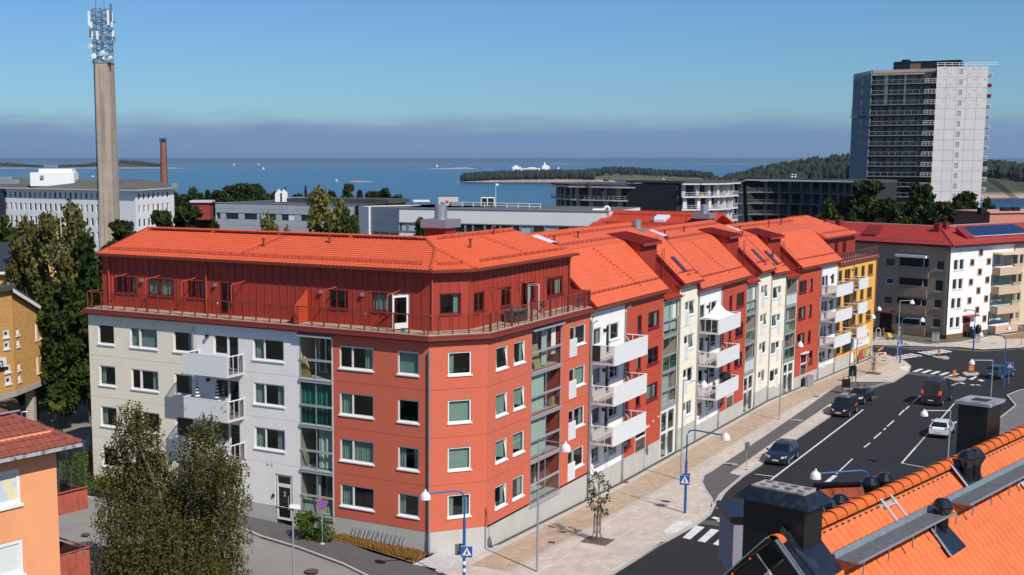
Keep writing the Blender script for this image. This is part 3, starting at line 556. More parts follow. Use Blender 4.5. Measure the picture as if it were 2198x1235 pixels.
for s in (17.25, 5.5): MB().fb(FA, s, s+.12, 13.95, 14.07, D, D+.06).build('socket', white, BLK)
for F, s, u in ((FA, 25.3, 0), (FA, 22.3, 0), (FA, 19.1, 0), (FA, 14.9, 0), (FA, 7.6, 0), (FA, 2.95, 0), (FB, 3.3, 1), (FB, 7.2, 1), (FB, 11.5, 1)):   # empty awning arms
 mb = MB(); mb.tube([F.P(s, 13.24, -.12), F.P(s, 15.38, -.12), F.P(s, 15.46, -.2), F.P(s, 15.6, D+.05)], .035, 6); mb.build('awning_arm', orangepaint if not u else railred, BLK)
pipe(FA, 27.0, 13.3, 16.4, D+.12, .05, orangepaint, (.1, .3), foot=False); pipe(FA, 18.15, 13.3, 16.4, D+.12, .05, orangepaint, (.1, .3), foot=False); pipe(FC, fC0+.02, 13.3, 16.5, D+.1, .05, orangepaint, (0, .3), foot=False); pipe(FB, 15.4, 13.2, 16.4, D+.1, .05, railred, (0, .3), foot=False)
MB().hexa([FA.P(9.86, 13.27, -1.55), FA.P(9.90, 13.27, -1.55), FA.P(9.90, 13.27, -.1), FA.P(9.86, 13.27, -.1), FA.P(9.86, 15.3, -1.55), FA.P(9.90, 15.3, -1.55), FA.P(9.90, 14.35, -.1), FA.P(9.86, 14.35, -.1)]).build('partition_screen', orangepaint, BLK)
MB().fb(FB, 15.62, 15.7, 13.2, 14.4, D+.03, 0).build('partition_screen', boardred, BLK)
# ---- roofs
class Tiles:      # one tile shape laid in courses over a polygon in a roof plane
 prof = [(0, 0), (.3, .028), (.5, .034), (.72, .028), (1.0, .0)]
LIP = .035
def tile_mesh(w, l):
 mb = MB(); n = len(Tiles.prof)
 lo = [V((x*w, 0, zz+LIP)) for x, zz in Tiles.prof]; hi = [V((x*w, l*1.03, zz+.003)) for x, zz in Tiles.prof]
 for k in range(n-1): mb.face([lo[k], lo[k+1], hi[k+1], hi[k]])
 for k in range(n-1): mb.face([lo[k]-V((0, 0, LIP)), lo[k+1]-V((0, 0, LIP)), lo[k+1], lo[k]])
 return mb
def inpoly(x, y, P):
 c = False; n = len(P)
 for i in range(n):
  (x1, y1), (x2, y2) = P[i], P[(i+1) % n]
  if (y1 > y) != (y2 > y) and x < (x2-x1)*(y-y1)/(y2-y1)+x1: c = not c
 return c
TM = {}
def roof_plane(pts, along, parent, m, tw=.30, tl=.36, single=0, name='roof_slope', under=None, tname='roof_tile', key=None, thick=.10, holes=()):
 """pts: corners in space; pts[0] lies on the eave. Solid deck + tiles."""
 pts = [V(p) for p in pts]; nrm = (pts[1]-pts[0]).cross(pts[2]-pts[0]).normalized()
 if nrm.z < 0: nrm = -nrm
 ex = V(along).normalized(); ex = (ex-nrm*ex.dot(nrm)).normalized(); ey = nrm.cross(ex)
 if ey.z < 0: ex = -ex; ey = nrm.cross(ex)
 o = pts[0]; P2 = [((p-o).dot(ex), (p-o).dot(ey)) for p in pts]
 dk = MB(); dk.ext(pts, -nrm*thick); deck = fixn(dk.build(name, under or m, parent))
 x0, x1 = min(p[0] for p in P2), max(p[0] for p in P2); y0, y1 = min(p[1] for p in P2), max(p[1] for p in P2)
 cells = []; ny = int((y1-y0)/tl+.5); nx = int((x1-x0)/tw+.99)
 for j in range(ny):
  for i in range(nx):
   cx_, cy_ = x0+(i+.5)*tw, y0+(j+.5)*tl
   if inpoly(cx_, cy_, P2) and not any(a < cx_ < b and c < cy_ < d for a, b, c, d in holes): cells.append((x0+i*tw, y0+j*tl))
 kk = (tw, tl, m.name);
 if kk not in TM:
  t = tile_mesh(tw, tl); me = bpy.data.meshes.new(tname); me.from_pydata([tuple(v) for v in t.v], [], t.f); me.materials.append(m); TM[kk] = (me, t)
 me, t = TM[kk]; R = M((ex, ey, nrm)).transposed()
 if single:
  cells.sort(key=lambda c: (o+ex*c[0]+ey*c[1]-CAM).length)
  for c in cells[:single]: inst(me, tname, deck, M.Translation(o+ex*c[0]+ey*c[1]+nrm*.004-ORG[parent]) @ R.to_4x4())
  cells = cells[single:]
 if cells:
  mb = MB(); tv = [R @ v for v in t.v]
  for c in cells:
   b0 = o+ex*c[0]+ey*c[1]+nrm*(.004+random.uniform(0, .004)); i = len(mb.v); mb.v += [b0+v for v in tv]; mb.f += [tuple(i+k for k in f) for f in t.f]
  mb.m = [0]*len(mb.f); mb.build('roof_tiles', m, deck, kind='stuff')
 return deck, o, ex, ey, nrm
def ridge(a, b, parent, m, r=.11, name='ridge_tiles'):
 a, b = V(a), V(b); n = max(1, int((b-a).length/.4)); mb = MB()
 for k in range(n):
  p = a+(b-a)*k/n; q = a+(b-a)*(k+1.08)/n; mb.tube([p+V((0, 0, .02)), q], [r*1.08, r*.93], 8, cap=False)
 o = mb.build(name, m, parent); o['kind'] = 'stuff'; return o
def snowguard(a, b, up, parent, m=None, hh=.22):
 a, b = V(a), V(b); n = max(2, int((b-a).length/.9)); mb = MB(); U = V(up).normalized()
 for k in range(3): mb.tube([a+U*(.08+.07*k), b+U*(.08+.07*k)], .014, 4)
 for k in range(n+1): p = a+(b-a)*k/n; mb.tube([p, p+U*(hh+.04)], .018, 4)
 return mb.build('snow_guard', m or sheetred, parent)
def stair_steps(a, b, along, parent, m=None):
 a, b = V(a), V(b); n = int((b-a).length/.33); mb = MB(); al = V(along).normalized()
 for k in range(n): p = a+(b-a)*k/n; mb.tube([p-al*.16, p-al*.16+V((0, 0, .14)), p+al*.16+V((0, 0, .14)), p+al*.16], .018, 4)
 return mb.build('roof_steps', m or sheetred, parent)
def roof_pipe(p, parent, m=None, hh=.5, r=.07):
 return MB().lathe(p, [(r*1.6, -.1), (r*1.1, .06), (r, .1), (r, hh), (r*1.9, hh), (r*1.9, hh+.09), (0, hh+.13)], 9).build('roof_vent', m or railred, parent)
EO, KS, ZE = -1.1, .2925, 16.93   # eave offset, pitch, eave height
SL, SR = 27.8, 15.95
def zr(d): return ZE+KS*d
def three(planes):   # meeting point of roof planes given frames
 import itertools
 a = M([(p.n.x, p.n.y, 1/KS) for p in planes]); b = V([p.n.dot(p.O)+EO+ZE/KS for p in planes]); return a.inverted() @ b
S_ = three((FA, FB, FC)); RJ = isect(FA, -6.4, FB, -6.4); RJ.z = zr(5.3)
eL = FA.P(SL, ZE, EO); eA = isect(FA, EO, FC, EO); eA.z = ZE; eB = isect(FC, EO, FB, EO); eB.z = ZE; eR = FB.P(SR, ZE, EO); rL = FA.P(SL, zr(5.3), -6.4); rR = FB.P(SR, zr(5.3), -6.4)
roof_plane([eA, eL, rL, RJ, S_], FA.d, BLK, tilem, single=300); roof_plane([eB, eA, S_], FC.d, BLK, tilem); roof_plane([eB, eR, rR, RJ, S_], FB.d, BLK, tilem)
roof_plane([FA.P(SL, ZE, -11.7), FA.P(5, ZE, -11.7), FA.P(5, zr(5.3), -6.4), rL], FA.d, BLK, tilem); MB().face([FB.P(5, ZE, -11.7), FB.P(SR, ZE, -11.7), rR, RJ]).build('roof_slope', tilem, BLK)
ridge(rL, RJ, BLK, tilem); ridge(RJ, rR, BLK, tilem); ridge(S_, RJ, BLK, tilem, .12); ridge(eA, S_, BLK, tilem, .12); ridge(eB, S_, BLK, tilem, .12)
for a, b, nm in ((eL, eA, 'eave_gutter'), (eA, eB, 'eave_gutter'), (eB, eR, 'eave_gutter')):
 mb = MB(); n = (b-a).normalized(); n = V((n.y, -n.x, 0)); n = n if n.y < 0 else -n; mb.ext([a-V((0, 0, .16)), a+n*.12-V((0, 0, .14)), a+n*.14, a+V((0, 0, .0))], b-a); fixn(mb.build(nm, railred, BLK))
MB().ext([eL-V((0, 0, .14)), rL-V((0, 0, .14)), rL+V((0, 0, .07)), eL+V((0, 0, .07))], FA.d*.06).build('verge_board', sheetred, BLK)
up = V((0, 0, 1))
snowguard(FA.P(27.2, zr(.75), -1.85), FA.P(1.6, zr(.75), -1.85), up, BLK); snowguard(FA.P(27.2, zr(4.75), -5.85), FA.P(4.4, zr(4.75), -5.85), up, BLK); snowguard(FB.P(2.4, zr(.75), -1.85), FB.P(15.6, zr(.75), -1.85), up, BLK); snowguard(FB.P(4.2, zr(4.75), -5.85), FB.P(15.6, zr(4.75), -5.85), up, BLK)
snowguard(FC.P(fC0+.5, zr(.7), -1.8), FC.P(fC1-.4, zr(.7), -1.8), up, BLK)
mb = MB()
for k in range(4): mb.fb(FA, 27.0-k*5.9, 27.0-k*5.9-5.6, zr(4.95)+.1, zr(4.95)+.14, -6.1, -5.8)
mb.build('roof_walkway', sheetred, BLK)
stair_steps(FA.P(15.6, zr(1.2), -2.3), FA.P(14.5, zr(4.6), -5.7), FA.d, BLK); stair_steps(FB.P(9.5, zr(1), -2.1), FB.P(9.5, zr(4.6), -5.7), FB.d, BLK)
for s, d in ((15.0, 2.6), (10.4, 3.7)): roof_pipe(FA.P(s, zr(d), -1.1-d), BLK)
for s, d in ((5.2, 2.9), (11.9, 4.6)): roof_pipe(FB.P(s, zr(d), -1.1-d), BLK, railred, .55)
def vent_house(p, F, parent, s=1., pipe_=True):
 o = MB().ext([p+F.d*-.75*s+F.n*-.75*s, p+F.d*.75*s+F.n*-.75*s, p+F.d*.75*s+F.n*.75*s, p+F.d*-.75*s+F.n*.75*s], (0, 0, .55*s)).build('vent_housing', sheetred, parent)
 MB().ext([p+F.d*-1.05*s+F.n*-.95*s+V((0, 0, .55*s)), p+F.d*1.05*s+F.n*-.95*s+V((0, 0, .55*s)), p+F.d*1.05*s+F.n*.95*s+V((0, 0, .55*s)), p+F.d*-1.05*s+F.n*.95*s+V((0, 0, .55*s))], (0, 0, .55*s)).build('vent_cowl', galv, o)
 MB().lathe(p, [(.42*s, 1.1*s), (.42*s, 2.0*s), (.30*s, 2.08*s), (0, 2.1*s)], 14).build('vent_pipe', galv, o, smooth=False)
vent_house(FB.P(10.6, 18.2, -9.2), FB, BLK, 1.05)
# left gable end with its balconies, plain back walls
FL = Fr(FA.P(27.65, 0, 0), -FA.n, 1)    # runs away from the street
if FL.n.dot(FA.d) < 0: FL = Fr(FA.P(27.65, 0, 0), -FA.n, -1)
panels(FL, [0, 6.4, 12.8], [-1]+ZJ+[12.8], offwhite, []); MB().face([FL.P(1.6, 12.8, .02), FL.P(11.7, 12.8, .02), FL.P(11.7, 17, .02), FL.P(6.4, 18.45, .02), FL.P(1.6, 17, .02)]).build('gable_wall', boardred, BLK)
lav = mat('lavender_panel', (.50, .53, .62), .5)
for z in WK[:3]: balcony(FL, 3.2, 7.0, z-1.1, z-2.5, 1.45, BLK, front=lav)
bk = MB(); bk.face([FA.P(27.65, -1, -12.8), FA.P(12, -1, -12.8), FA.P(12, 17, -12.8), FA.P(27.65, 17, -12.8)]).face([FB.P(12.6, -2, -12.8), FB.P(63, -2, -12.8), FB.P(63, 14, -12.8), FB.P(12.6, 14, -12.8)]).face([FB.P(62, -2, -12.8), FD.P(37, -2, -12.8), FD.P(37, 13, -12.8), FB.P(62, 13, -12.8)]); bk.build('back_wall', offwhite, BLK)
# =============================== row of stepped fronts along the street
random.seed(11); LIP = .018; Tiles.prof = [(0, 0), (.25, .01), (.5, .012), (.75, .01), (1.0, .0)]
def steep_roof(F, s0, s1, ze, zb, zrg, single=0, upper=None, vb=-3.38):
 """steep lower slope + flatter upper slope up to the ridge"""
 vE = .45; a, b = F.P(s0, ze, vE), F.P(s1, ze, vE); c, d = F.P(s1, zb, vb), F.P(s0, zb, vb)
 deck, *_ = roof_plane([a, b, c, d], F.d, BLK, tilem, tw=.6, tl=.40, under=tilem, thick=.16)
 U = upper or (s0, s1); roof_plane([F.P(U[0], zb+.01, vb), F.P(U[1], zb+.01, vb), F.P(U[1], zrg, -6.4), F.P(U[0], zrg, -6.4)], F.d, BLK, tilem, tw=.6, tl=.40, thick=.12)
 g = MB(); g.fb(F, s0, s1, ze-.17, ze-.04, vE-.02, vE+.12).build('eave_gutter', railred, BLK)
 MB().hexa([F.P(s0, ze-.5, 0), F.P(s1, ze-.5, 0), F.P(s1, ze-.16, vE-.03), F.P(s0, ze-.16, vE-.03), F.P(s0, ze-.1, -.3), F.P(s1, ze-.1, -.3), F.P(s1, ze-.1, vE-.03), F.P(s0, ze-.1, vE-.03)]).build('eave_soffit', sheetred, BLK)
 for s in (s0, s1):   # verge boards
  MB().ext([F.P(s, ze-.16, vE), F.P(s, zb-.18, vb), F.P(s, zb+.07, vb), F.P(s, ze+.07, vE)], F.d*(.05 if s == s1 else -.05)).build('verge_board', sheetred, BLK)
 k = (zb-ze)/(vE-vb); snowguard(F.P(s0+.4, ze+k*.75, vE-.75), F.P(s1-.3, ze+k*.75, vE-.75), V((0, 0, 1)), BLK); return k
def cheek(F, s, ze, zb, z0, out, parent=BLK, vb=-3.38):   # boarded triangular side wall under the steep slope
 fr = Fr(F.P(s, 0, 0), -F.n, 1)
 if fr.n.dot(F.d)*out < 0: fr = Fr(F.P(s, 0, 0), -F.n, -1)
 k = (zb-ze)/(.45-vb); f = lambda a: ze-.12+k*(.45+a)
 MB().face([fr.P(0, z0, 0), fr.P(2.6, z0, 0), fr.P(2.6, f(2.6), 0), fr.P(0, f(0), 0)])
 boards(fr, 0, 2.6, z0, 0, 0, [], .42, parent, f)
def dormer(F, s0, s1, W, ztop, zback, z0, vf=-2.1):
 boards(F, s0+.02, s1-.02, z0, ztop, vf, [], .36)
 for s, o in ((s0+.03, -1), (s1-.03, 1)):
  fr = Fr(F.P(s, 0, vf), -F.n, 1)
  if fr.n.dot(F.d)*o < 0: fr = Fr(F.P(s, 0, vf), -F.n, -1)
  MB().face([fr.P(0, z0, 0), fr.P(2.9, z0, 0), fr.P(2.9, zback-.1, 0), fr.P(0, ztop, 0)]).build('dormer_cheek', boardred, BLK)
 a, b, c, d = F.P(s0-.25, ztop+.02, vf+.35), F.P(s1+.25, ztop+.02, vf+.35), F.P(s1+.25, zback, -5.0), F.P(s0-.25, zback, -5.0)
 o = MB().ext([a, b, c, d], (0, 0, .1)).build('dormer_roof', sheetred, BLK); mb = MB(); n = int((s1-s0+.5)/.42)
 for i in range(n+1): s = s0-.25+(s1-s0+.5)*i/n; mb.hexa([F.P(s-.02, ztop+.12, vf+.35), F.P(s+.02, ztop+.12, vf+.35), F.P(s+.02, zback+.1, -5.), F.P(s-.02, zback+.1, -5.), F.P(s-.02, ztop+.17, vf+.35), F.P(s+.02, ztop+.17, vf+.35), F.P(s+.02, zback+.15, -5.), F.P(s-.02, zback+.15, -5.)])
 mb.build('standing_seam', sheetred, o); snowguard(F.P(s0-.1, ztop+.2, vf+.1), F.P(s1+.1, ztop+.2, vf+.1), V((0, 0, 1)), BLK, hh=.15)
 MB().fb(F, s0-.2, s1+.2, ztop-.1, ztop+.03, vf+.32, vf+.42).build('dormer_gutter', boardred, BLK)
def loggia_roof(F, s0, s1, ze, zt, vt=-2.1):
 roof_plane([F.P(s0, ze, .25), F.P(s1, ze, .25), F.P(s1, zt, vt), F.P(s0, zt, vt)], F.d, BLK, mat('deep_red_tile', (.36, .045, .02), .5, rnd=.08), tl=.36, tname='roof_tile'); MB().fb(F, s0, s1, ze-.14, ze-.02, .2, .33).build('loggia_gutter', sheetred, BLK)
 snowguard(F.P(s0+.2, ze+.2, -.3), F.P(s1-.2, ze+.2, -.3), V((0, 0, 1)), BLK, hh=.15)
def flat(F, a0, a1, z0, z1, m, holes, split=(), zs=None, W=None):
 zz = [z0]+[q for q in (W-2.15, W-5.05, W-7.95) if z0+.2 < q < z1-.2][::-1]+[z1]; panels(F, [a0]+list(split)+[a1], zz, m, holes)
def portal(F, a0, a1, z0, z1):   # tall glazed stair entrance
 m1 = a0+(a1-a0)*.48; zm = z0+2.25
 wd = window(F, a0, a1, z0, z1, BLK, white, (.48,), False, '', fw=.17, name='entrance_portal', glass=CLEAR)
 MB().fb(F, a0+.17, a1-.17, zm-.1, zm+.1, -.14, -.045).fb(F, m1-.16, m1+.16, z0, z1, -.15, -.046).build('transom', white, wd); MB().tube([F.P(m1-.12, z0+.9, .03), F.P(m1-.12, z0+1.9, .03)], .03, 6).build('door_handle', alu, wd)
 MB().fb(F, m1-.05, m1+.12, z0+1.5, z0+1.72, 0, .05).build('entry_panel', black, wd)
 mb = MB()
 for k in range(7): zz = z0+.5+k*.42; mb.hexa([F.P(a0+.3, zz, -.9), F.P(a1-.3, zz+.35, -.9), F.P(a1-.3, zz+.35, -1.1), F.P(a0+.3, zz, -1.1), F.P(a0+.3, zz+.08, -.9), F.P(a1-.3, zz+.43, -.9), F.P(a1-.3, zz+.43, -1.1), F.P(a0+.3, zz+.08, -1.1)])
 mb.build('stair_rail', mat('stair_turquoise', (.22, .40, .38), .6), wd); backdrop(F, a0, a1, z0, z1, -2.2); return wd
def group_door(F, a0, a1, W, k, rev=False, fm=None):
 fm = fm or white; m_ = a0+(a1-a0)*(.33 if not rev else .56)
 d, wn = ((a0, m_), (m_, a1)) if not rev else ((m_, a1), (a0, m_))
 if k < 3: window(F, *d, W-2.15, W, BLK, fm, (), False, '', name='balcony_door')
 else: window(F, *d, W-.9, W, BLK, fm, (), False, ''); louvre(F, d[0], d[1], W-2.0, W-.85)
 window(F, *wn, W-1.3, W, BLK, fm, (), True, random.choice(('l', 'r', '', 'p')), sillh=.1)
def house(F, W0, order, pz, cz):
 """order: list of (kind, s0, s1)"""
 H = []
 for kind, s0, s1, *x in order:
  w_ = s1-s0
  for k in range(4):
   W = W0-2.9*k
   if kind == 'white': w0, w1, g0, g1 = x; H += [(w0, w1, W-1.3, W)]; dd = (g0, g0+(g1-g0)*.33) if len(order) < 9 and F is FB else (g0+(g1-g0)*.56, g1); H += [(g0, g1, W-1.3, W), (*dd, W-2.15, W-1.3)] if k < 3 else [(g0, g1, W-1.3, W)]
   if kind == 'red' and k < 3: n0, n1, b0, b1 = x; H += [(n0, n1, W-1.42, W), (b0, b1, W-1.42, W)]
   if kind == 'cream': w0, w1, l0, l1 = x; H += [(w0, w1, W-1.32, W), (l0, l1, W-.8, W)]
 return H
# (frame, top window head, parts)
HS = [
 (FB, 11.58, .82, [('white', 15.8, 22.5, 16.4, 17.9, 18.8, 21.35), ('red', 22.5, 31.0, 25.17, 26.15, 27.55, 30.1), ('log', 31.0, 34.9), ('cream', 34.95, 39.9, 37.5, 39.0, 36.4, 37.5)]),
 (FB, 10.92, .25, [('white', 39.95, 46.65, 40.45, 41.95, 42.9, 45.4), ('red', 46.65, 54.75, 49.1, 50.1, 51.42, 54.0), ('log', 54.75, 58.55), ('cream', 58.6, 63.6, 61.1, 62.5, 59.95, 61.1)]),
 (FD, 10.45, -.05, [('cream', 0.0, 4.35, .6, 2.1, 2.1, 3.15), ('log', 4.35, 8.15), ('red', 8.15, 15.8, 12.1, 13.1, 8.6, 11.0), ('white', 15.8, 21.7, 19.5, 20.8, 16.1, 18.5)])]
GFL = {0: (25.17, 27.53, .72, 2.5), 1: (49.05, 51.33, .28, 2.2), 2: (9.95, 11.9, .06, 2.3)}
GFW = {0: (22.85, 24.3, 1.5, 2.9), 1: (47.0, 48.3, .9, 2.2), 2: (12.7, 14.0, .75, 2.3)}
for hi, (F, W0, pz, order) in enumerate(HS):
 H = house(F, W0, order, pz, 0)
 gl, gw = GFL[hi], GFW[hi]; ztop = W0+1.15; ze = (13.2, 12.45, 11.95)[hi]; zb = (16.87, 16.07, 15.5)[hi]; zg = (17.92, 17.15, 16.5)[hi]
 for it in order:
  kind, s0, s1 = it[:3]; x = it[3:]
  if kind in ('white', 'red', 'cream'):
   m = {'white': offwhite, 'red': brickred, 'cream': cream}[kind]; hh = [q for q in H if s0-.01 <= q[0] and q[1] <= s1+.01]
   if kind == 'red': hh += [gl, gw]
   flat(F, s0+.02, s1-.02, pz, ze-.35, m, hh, W=W0); plinth(F, s0, s1, pz, 2.4, -3.2, []); backdrop(F, s0+.1, s1-.1, pz-.5, W0+.8)
  for k in range(4):
   W = W0-2.9*k
   if kind == 'white':
    w0, w1, g0, g1 = x; window(F, w0, w1, W-1.3, W, BLK, white, (), True, random.choice(('', 'l', 'f', 'r')), sillh=.1); group_door(F, g0, g1, W, k, F is FD)
    if k < 3:
     bb = (15.95, 22.6) if hi == 0 else (40.15, 46.75) if hi == 1 else (15.9, 21.9); balcony(F, *bb, W-(1.08, 1.15, 1.0)[hi], W-(2.5, 2.47, 2.28)[hi], 1.75)
     la = w1+.3 if hi < 2 else w0-.4
     MB().fb(F, la, la+.12, W-.45, W-.2, 0, .2).build('wall_lamp', black, BLK)
   if kind == 'red' and k < 3:
    n0, n1, b0, b1 = x; window(F, n0, n1, W-1.42, W, BLK, winered, (), True, random.choice(('', 'b', '')), sillh=.16); window(F, b0, b1, W-1.42, W, BLK, winered, (.55,), True, ('r', 'l', 'b')[k] if hi == 0 else random.choice(('', 'l', 'r')), sillh=.2)
   if kind == 'cream':
    w0, w1, l0, l1 = x; window(F, w0, w1, W-1.32, W, BLK, white, (), True, random.choice(('r', 'l', 'f', '')), tilt=0 if k < 2 else None, sillh=.1); window(F, l0, l1, W-.8, W, BLK, white, (), False, random.choice(('', 'f'))); louvre(F, l0+.02, l1-.02, W-2.07, W-.78)
   if kind == 'log' and k < 3:
    cur = [['hB', '', 'hlm'], ['hB', '', 'h'], ['', 'm', 'h']][hi][k]; low = [[CLEAR, GREENGLASS, CLEAR], [CLEAR, CLEAR, mat('frosted_rail', (.62, .66, .62), .4)], [mat('frosted_rail', (.62, .66, .62), .4), CLEAR, GREENGLASS]][hi][k]
    loggia(F, s0+.1, s1-.35, W, BLK, .52, -1.1, -2.3, beigein, low, None, cur, edge=True)
  if kind == 'log':
   z1 = (3.0, 2.4, 1.9)[hi]; z0 = (-1.1, -1.38, -1.5)[hi]
   hh = [(s0+.1, s1-.35, z1-.0, W0+.52), (s0+.12, s1-.3, z0, z1)]
   mb = MB(); wall(mb, F, s0, s1, -3, W0+.55, [(s0+.1, s1-.35, W0-8.06, W0+.52), (s0+.12, s1-.3, z0, z1)], -.05, .2, 0); mb.build('wall_panel', cream, BLK)
   portal(F, s0+.12, s1-.3, z0, z1);
   if F is FB: loggia_roof(F, s0+.02, s1-.02, W0+.72, W0+1.55); dormer(F, s0+.05, s1-.05, W0, (16.62, 15.95)[hi], (17.35, 16.6)[hi], W0+1.3)
   else: loggia_roof(F, s0+.02, s1-.02, W0+.72, W0+1.5); dormer(F, s0+.05, s1-.05, W0, 15.2, 15.95, W0+1.2)
 # glazed ground-floor loggia in the red front
 mb = MB(); a0, a1, z0, z1 = gl; lo = MB().face([F.P(a0, z0, -1.4), F.P(a1, z0, -1.4), F.P(a1, z1, -1.4), F.P(a0, z1, -1.4)]).face([F.P(a0, z0, 0), F.P(a0, z0, -1.4), F.P(a0, z1, -1.4), F.P(a0, z1, 0)]).face([F.P(a1, z0, 0), F.P(a1, z0, -1.4), F.P(a1, z1, -1.4), F.P(a1, z1, 0)]).build('loggia', redin, BLK)
 MB().fb(F, a0, a1, z0+1.05, z0+1.17, -.03, .05).fb(F, a0, a0+.04, z0, z1, -.03, .03).fb(F, a1-.04, a1, z0, z1, -.03, .03).fb(F, a0-.1, a1+.1, z1-.02, z1+.1, 0, .3).build('rail_frame', white, lo); MB().face([F.P(a0, z0, 0), F.P(a1, z0, 0), F.P(a1, z0+1.05, 0), F.P(a0, z0+1.05, 0)]).build('glass_rail', CLEAR if hi < 2 else GREENGLASS, lo)
 window(F, *gw, BLK, winered, (), True, '', sillh=.2)
# slopes: s-ranges of the steep slopes, their upper parts run through
steep_roof(FB, 15.8, 31.0, 13.2, 16.87, 17.92, upper=(15.9, 39.75)); steep_roof(FB, 34.9, 39.7, 13.25, 16.87, 17.9, upper=(38.9, 39.75))
steep_roof(FB, 39.5, 54.75, 12.45, 16.07, 17.15, upper=(39.8, 63.5)); steep_roof(FB, 58.55, 63.6, 12.5, 16.07, 17.14, upper=(63.0, 63.6))
steep_roof(FD, .0, 4.35, 11.95, 15.5, 16.5, upper=(-.2, 21.9)); steep_roof(FD, 8.15, 21.9, 11.95, 15.5, 16.48, upper=(21.7, 21.9))
for F, s, ze, zb, z0, o in ((FB, 30.95, 13.2, 16.87, 12.4, 1), (FB, 34.95, 13.25, 16.87, 12.4, -1), (FB, 39.55, 12.45, 16.07, 11.9, -1), (FB, 54.7, 12.45, 16.07, 11.6, 1), (FB, 58.6, 12.5, 16.07, 11.6, -1), (FD, 4.3, 11.95, 15.5, 11.2, 1), (FD, 8.2, 11.95, 15.5, 11.2, -1), (FD, 21.8, 11.95, 15.5, 11.2, 1), (FB, 15.85, 13.2, 16.87, 12.9, -1)): cheek(F, s, ze, zb, z0, o)
ridge(FB.P(16.2, 17.93, -6.4), FB.P(39.8, 17.93, -6.4), BLK, tilem); ridge(FB.P(39.8, 17.16, -6.4), FB.P(63.5, 17.16, -6.4), BLK, tilem); ridge(FD.P(0, 16.5, -6.4), FD.P(21.9, 16.5, -6.4), BLK, tilem)
MB().face([FB.P(15.9, 16.8, -1.1), FB.P(15.9, 16.8, -6.4), FB.P(15.9, 18.5, -6.4), FB.P(15.9, 16.93, -1.1)]).build('gable_strip', boardred, BLK)
MB().face([FB.P(39.75, 15, -3), FB.P(39.75, 15, -6.4), FB.P(39.75, 17.9, -6.4), FB.P(39.75, 16.87, -3.3)]).build('gable_strip', boardred, BLK); MB().face([FB.P(63.5, 14, -3), FB.P(63.5, 14, -6.4), FB.P(63.5, 17.15, -6.4), FB.P(63.5, 16.07, -3.3)]).build('gable_strip', boardred, BLK)
for F, a0, a1, z in ((FB, 15.9, 39.7, 17.93), (FB, 39.8, 63.5, 17.16), (FD, 0, 22, 16.5)):   # rear slopes
 roof_plane([F.P(a0, z-1.9, -12.9), F.P(a1, z-1.9, -12.9), F.P(a1, z, -6.4), F.P(a0, z, -6.4)], F.d, BLK, tilem, tw=.6, tl=.4)
 snowguard(F.P(a0+.3, z-.28, -5.5), F.P(a1-.3, z-.28, -5.5), V((0, 0, 1)), BLK, hh=.18)
snowguard(FB.P(16.3, 17.1, -4.0), FB.P(30.8, 17.1, -4.0), V((0, 0, 1)), BLK); snowguard(FB.P(40, 16.3, -4.0), FB.P(54.4, 16.3, -4.0), V((0, 0, 1)), BLK)
stair_steps(FB.P(26.0, 13.75, -.15), FB.P(23.5, 16.8, -3.3), FB.d, BLK); stair_steps(FB.P(49.2, 13.0, -.15), FB.P(47.2, 16.0, -3.3), FB.d, BLK); stair_steps(FB.P(35.5, 14.2, -.6), FB.P(35.5, 16.2, -2.7), FB.d, BLK); stair_steps(FB.P(59.1, 13.4, -.6), FB.P(59.1, 15.5, -2.7), FB.d, BLK); stair_steps(FD.P(8.9, 12.8, -.5), FD.P(8.9, 15, -2.8), FD.d, BLK)
def skydome(p, F, a=1.5, b=1.3, al=.24):
 d, u = F.d, (-F.n+V((0, 0, .33))).normalized(); nn = d.cross(u); nn = nn if nn.z > 0 else -nn; mb = MB(); n = 6
 o = MB().ext([p-d*a/2-u*b/2, p+d*a/2-u*b/2, p+d*a/2+u*b/2, p-d*a/2+u*b/2], nn*.22).build('smoke_hatch', sheetred, BLK)
 for i in range(n):
  f = lambda t: p+nn*(.22+al*sin(pi*t)**.6*.8+.03)+d*a*(t-.5)*1.05
  mb.face([f(i/n)-u*b*.52, f((i+1)/n)-u*b*.52, f((i+1)/n)+u*b*.52, f(i/n)+u*b*.52])
 mb.build('hatch_dome', mat('opal_dome', (.70, .74, .80), .25), o, smooth=True)
skydome(FB.P(17.9, 17.35, -4.7), FB, 2.0, 1.5); skydome(FB.P(42.2, 16.6, -4.7), FB, 2.0, 1.5); skydome(FD.P(.9, 15.95, -4.7), FD, 2.2, 1.5)
for F, s, z in ((FB, 20.3, 17.25), (FB, 24.8, 17.35), (FB, 44.8, 16.5), (FB, 50.2, 16.6), (FD, 3.4, 15.9), (FD, 12, 16.1), (FD, 16, 16.2)): roof_pipe(F.P(s, z, -4.9), BLK)
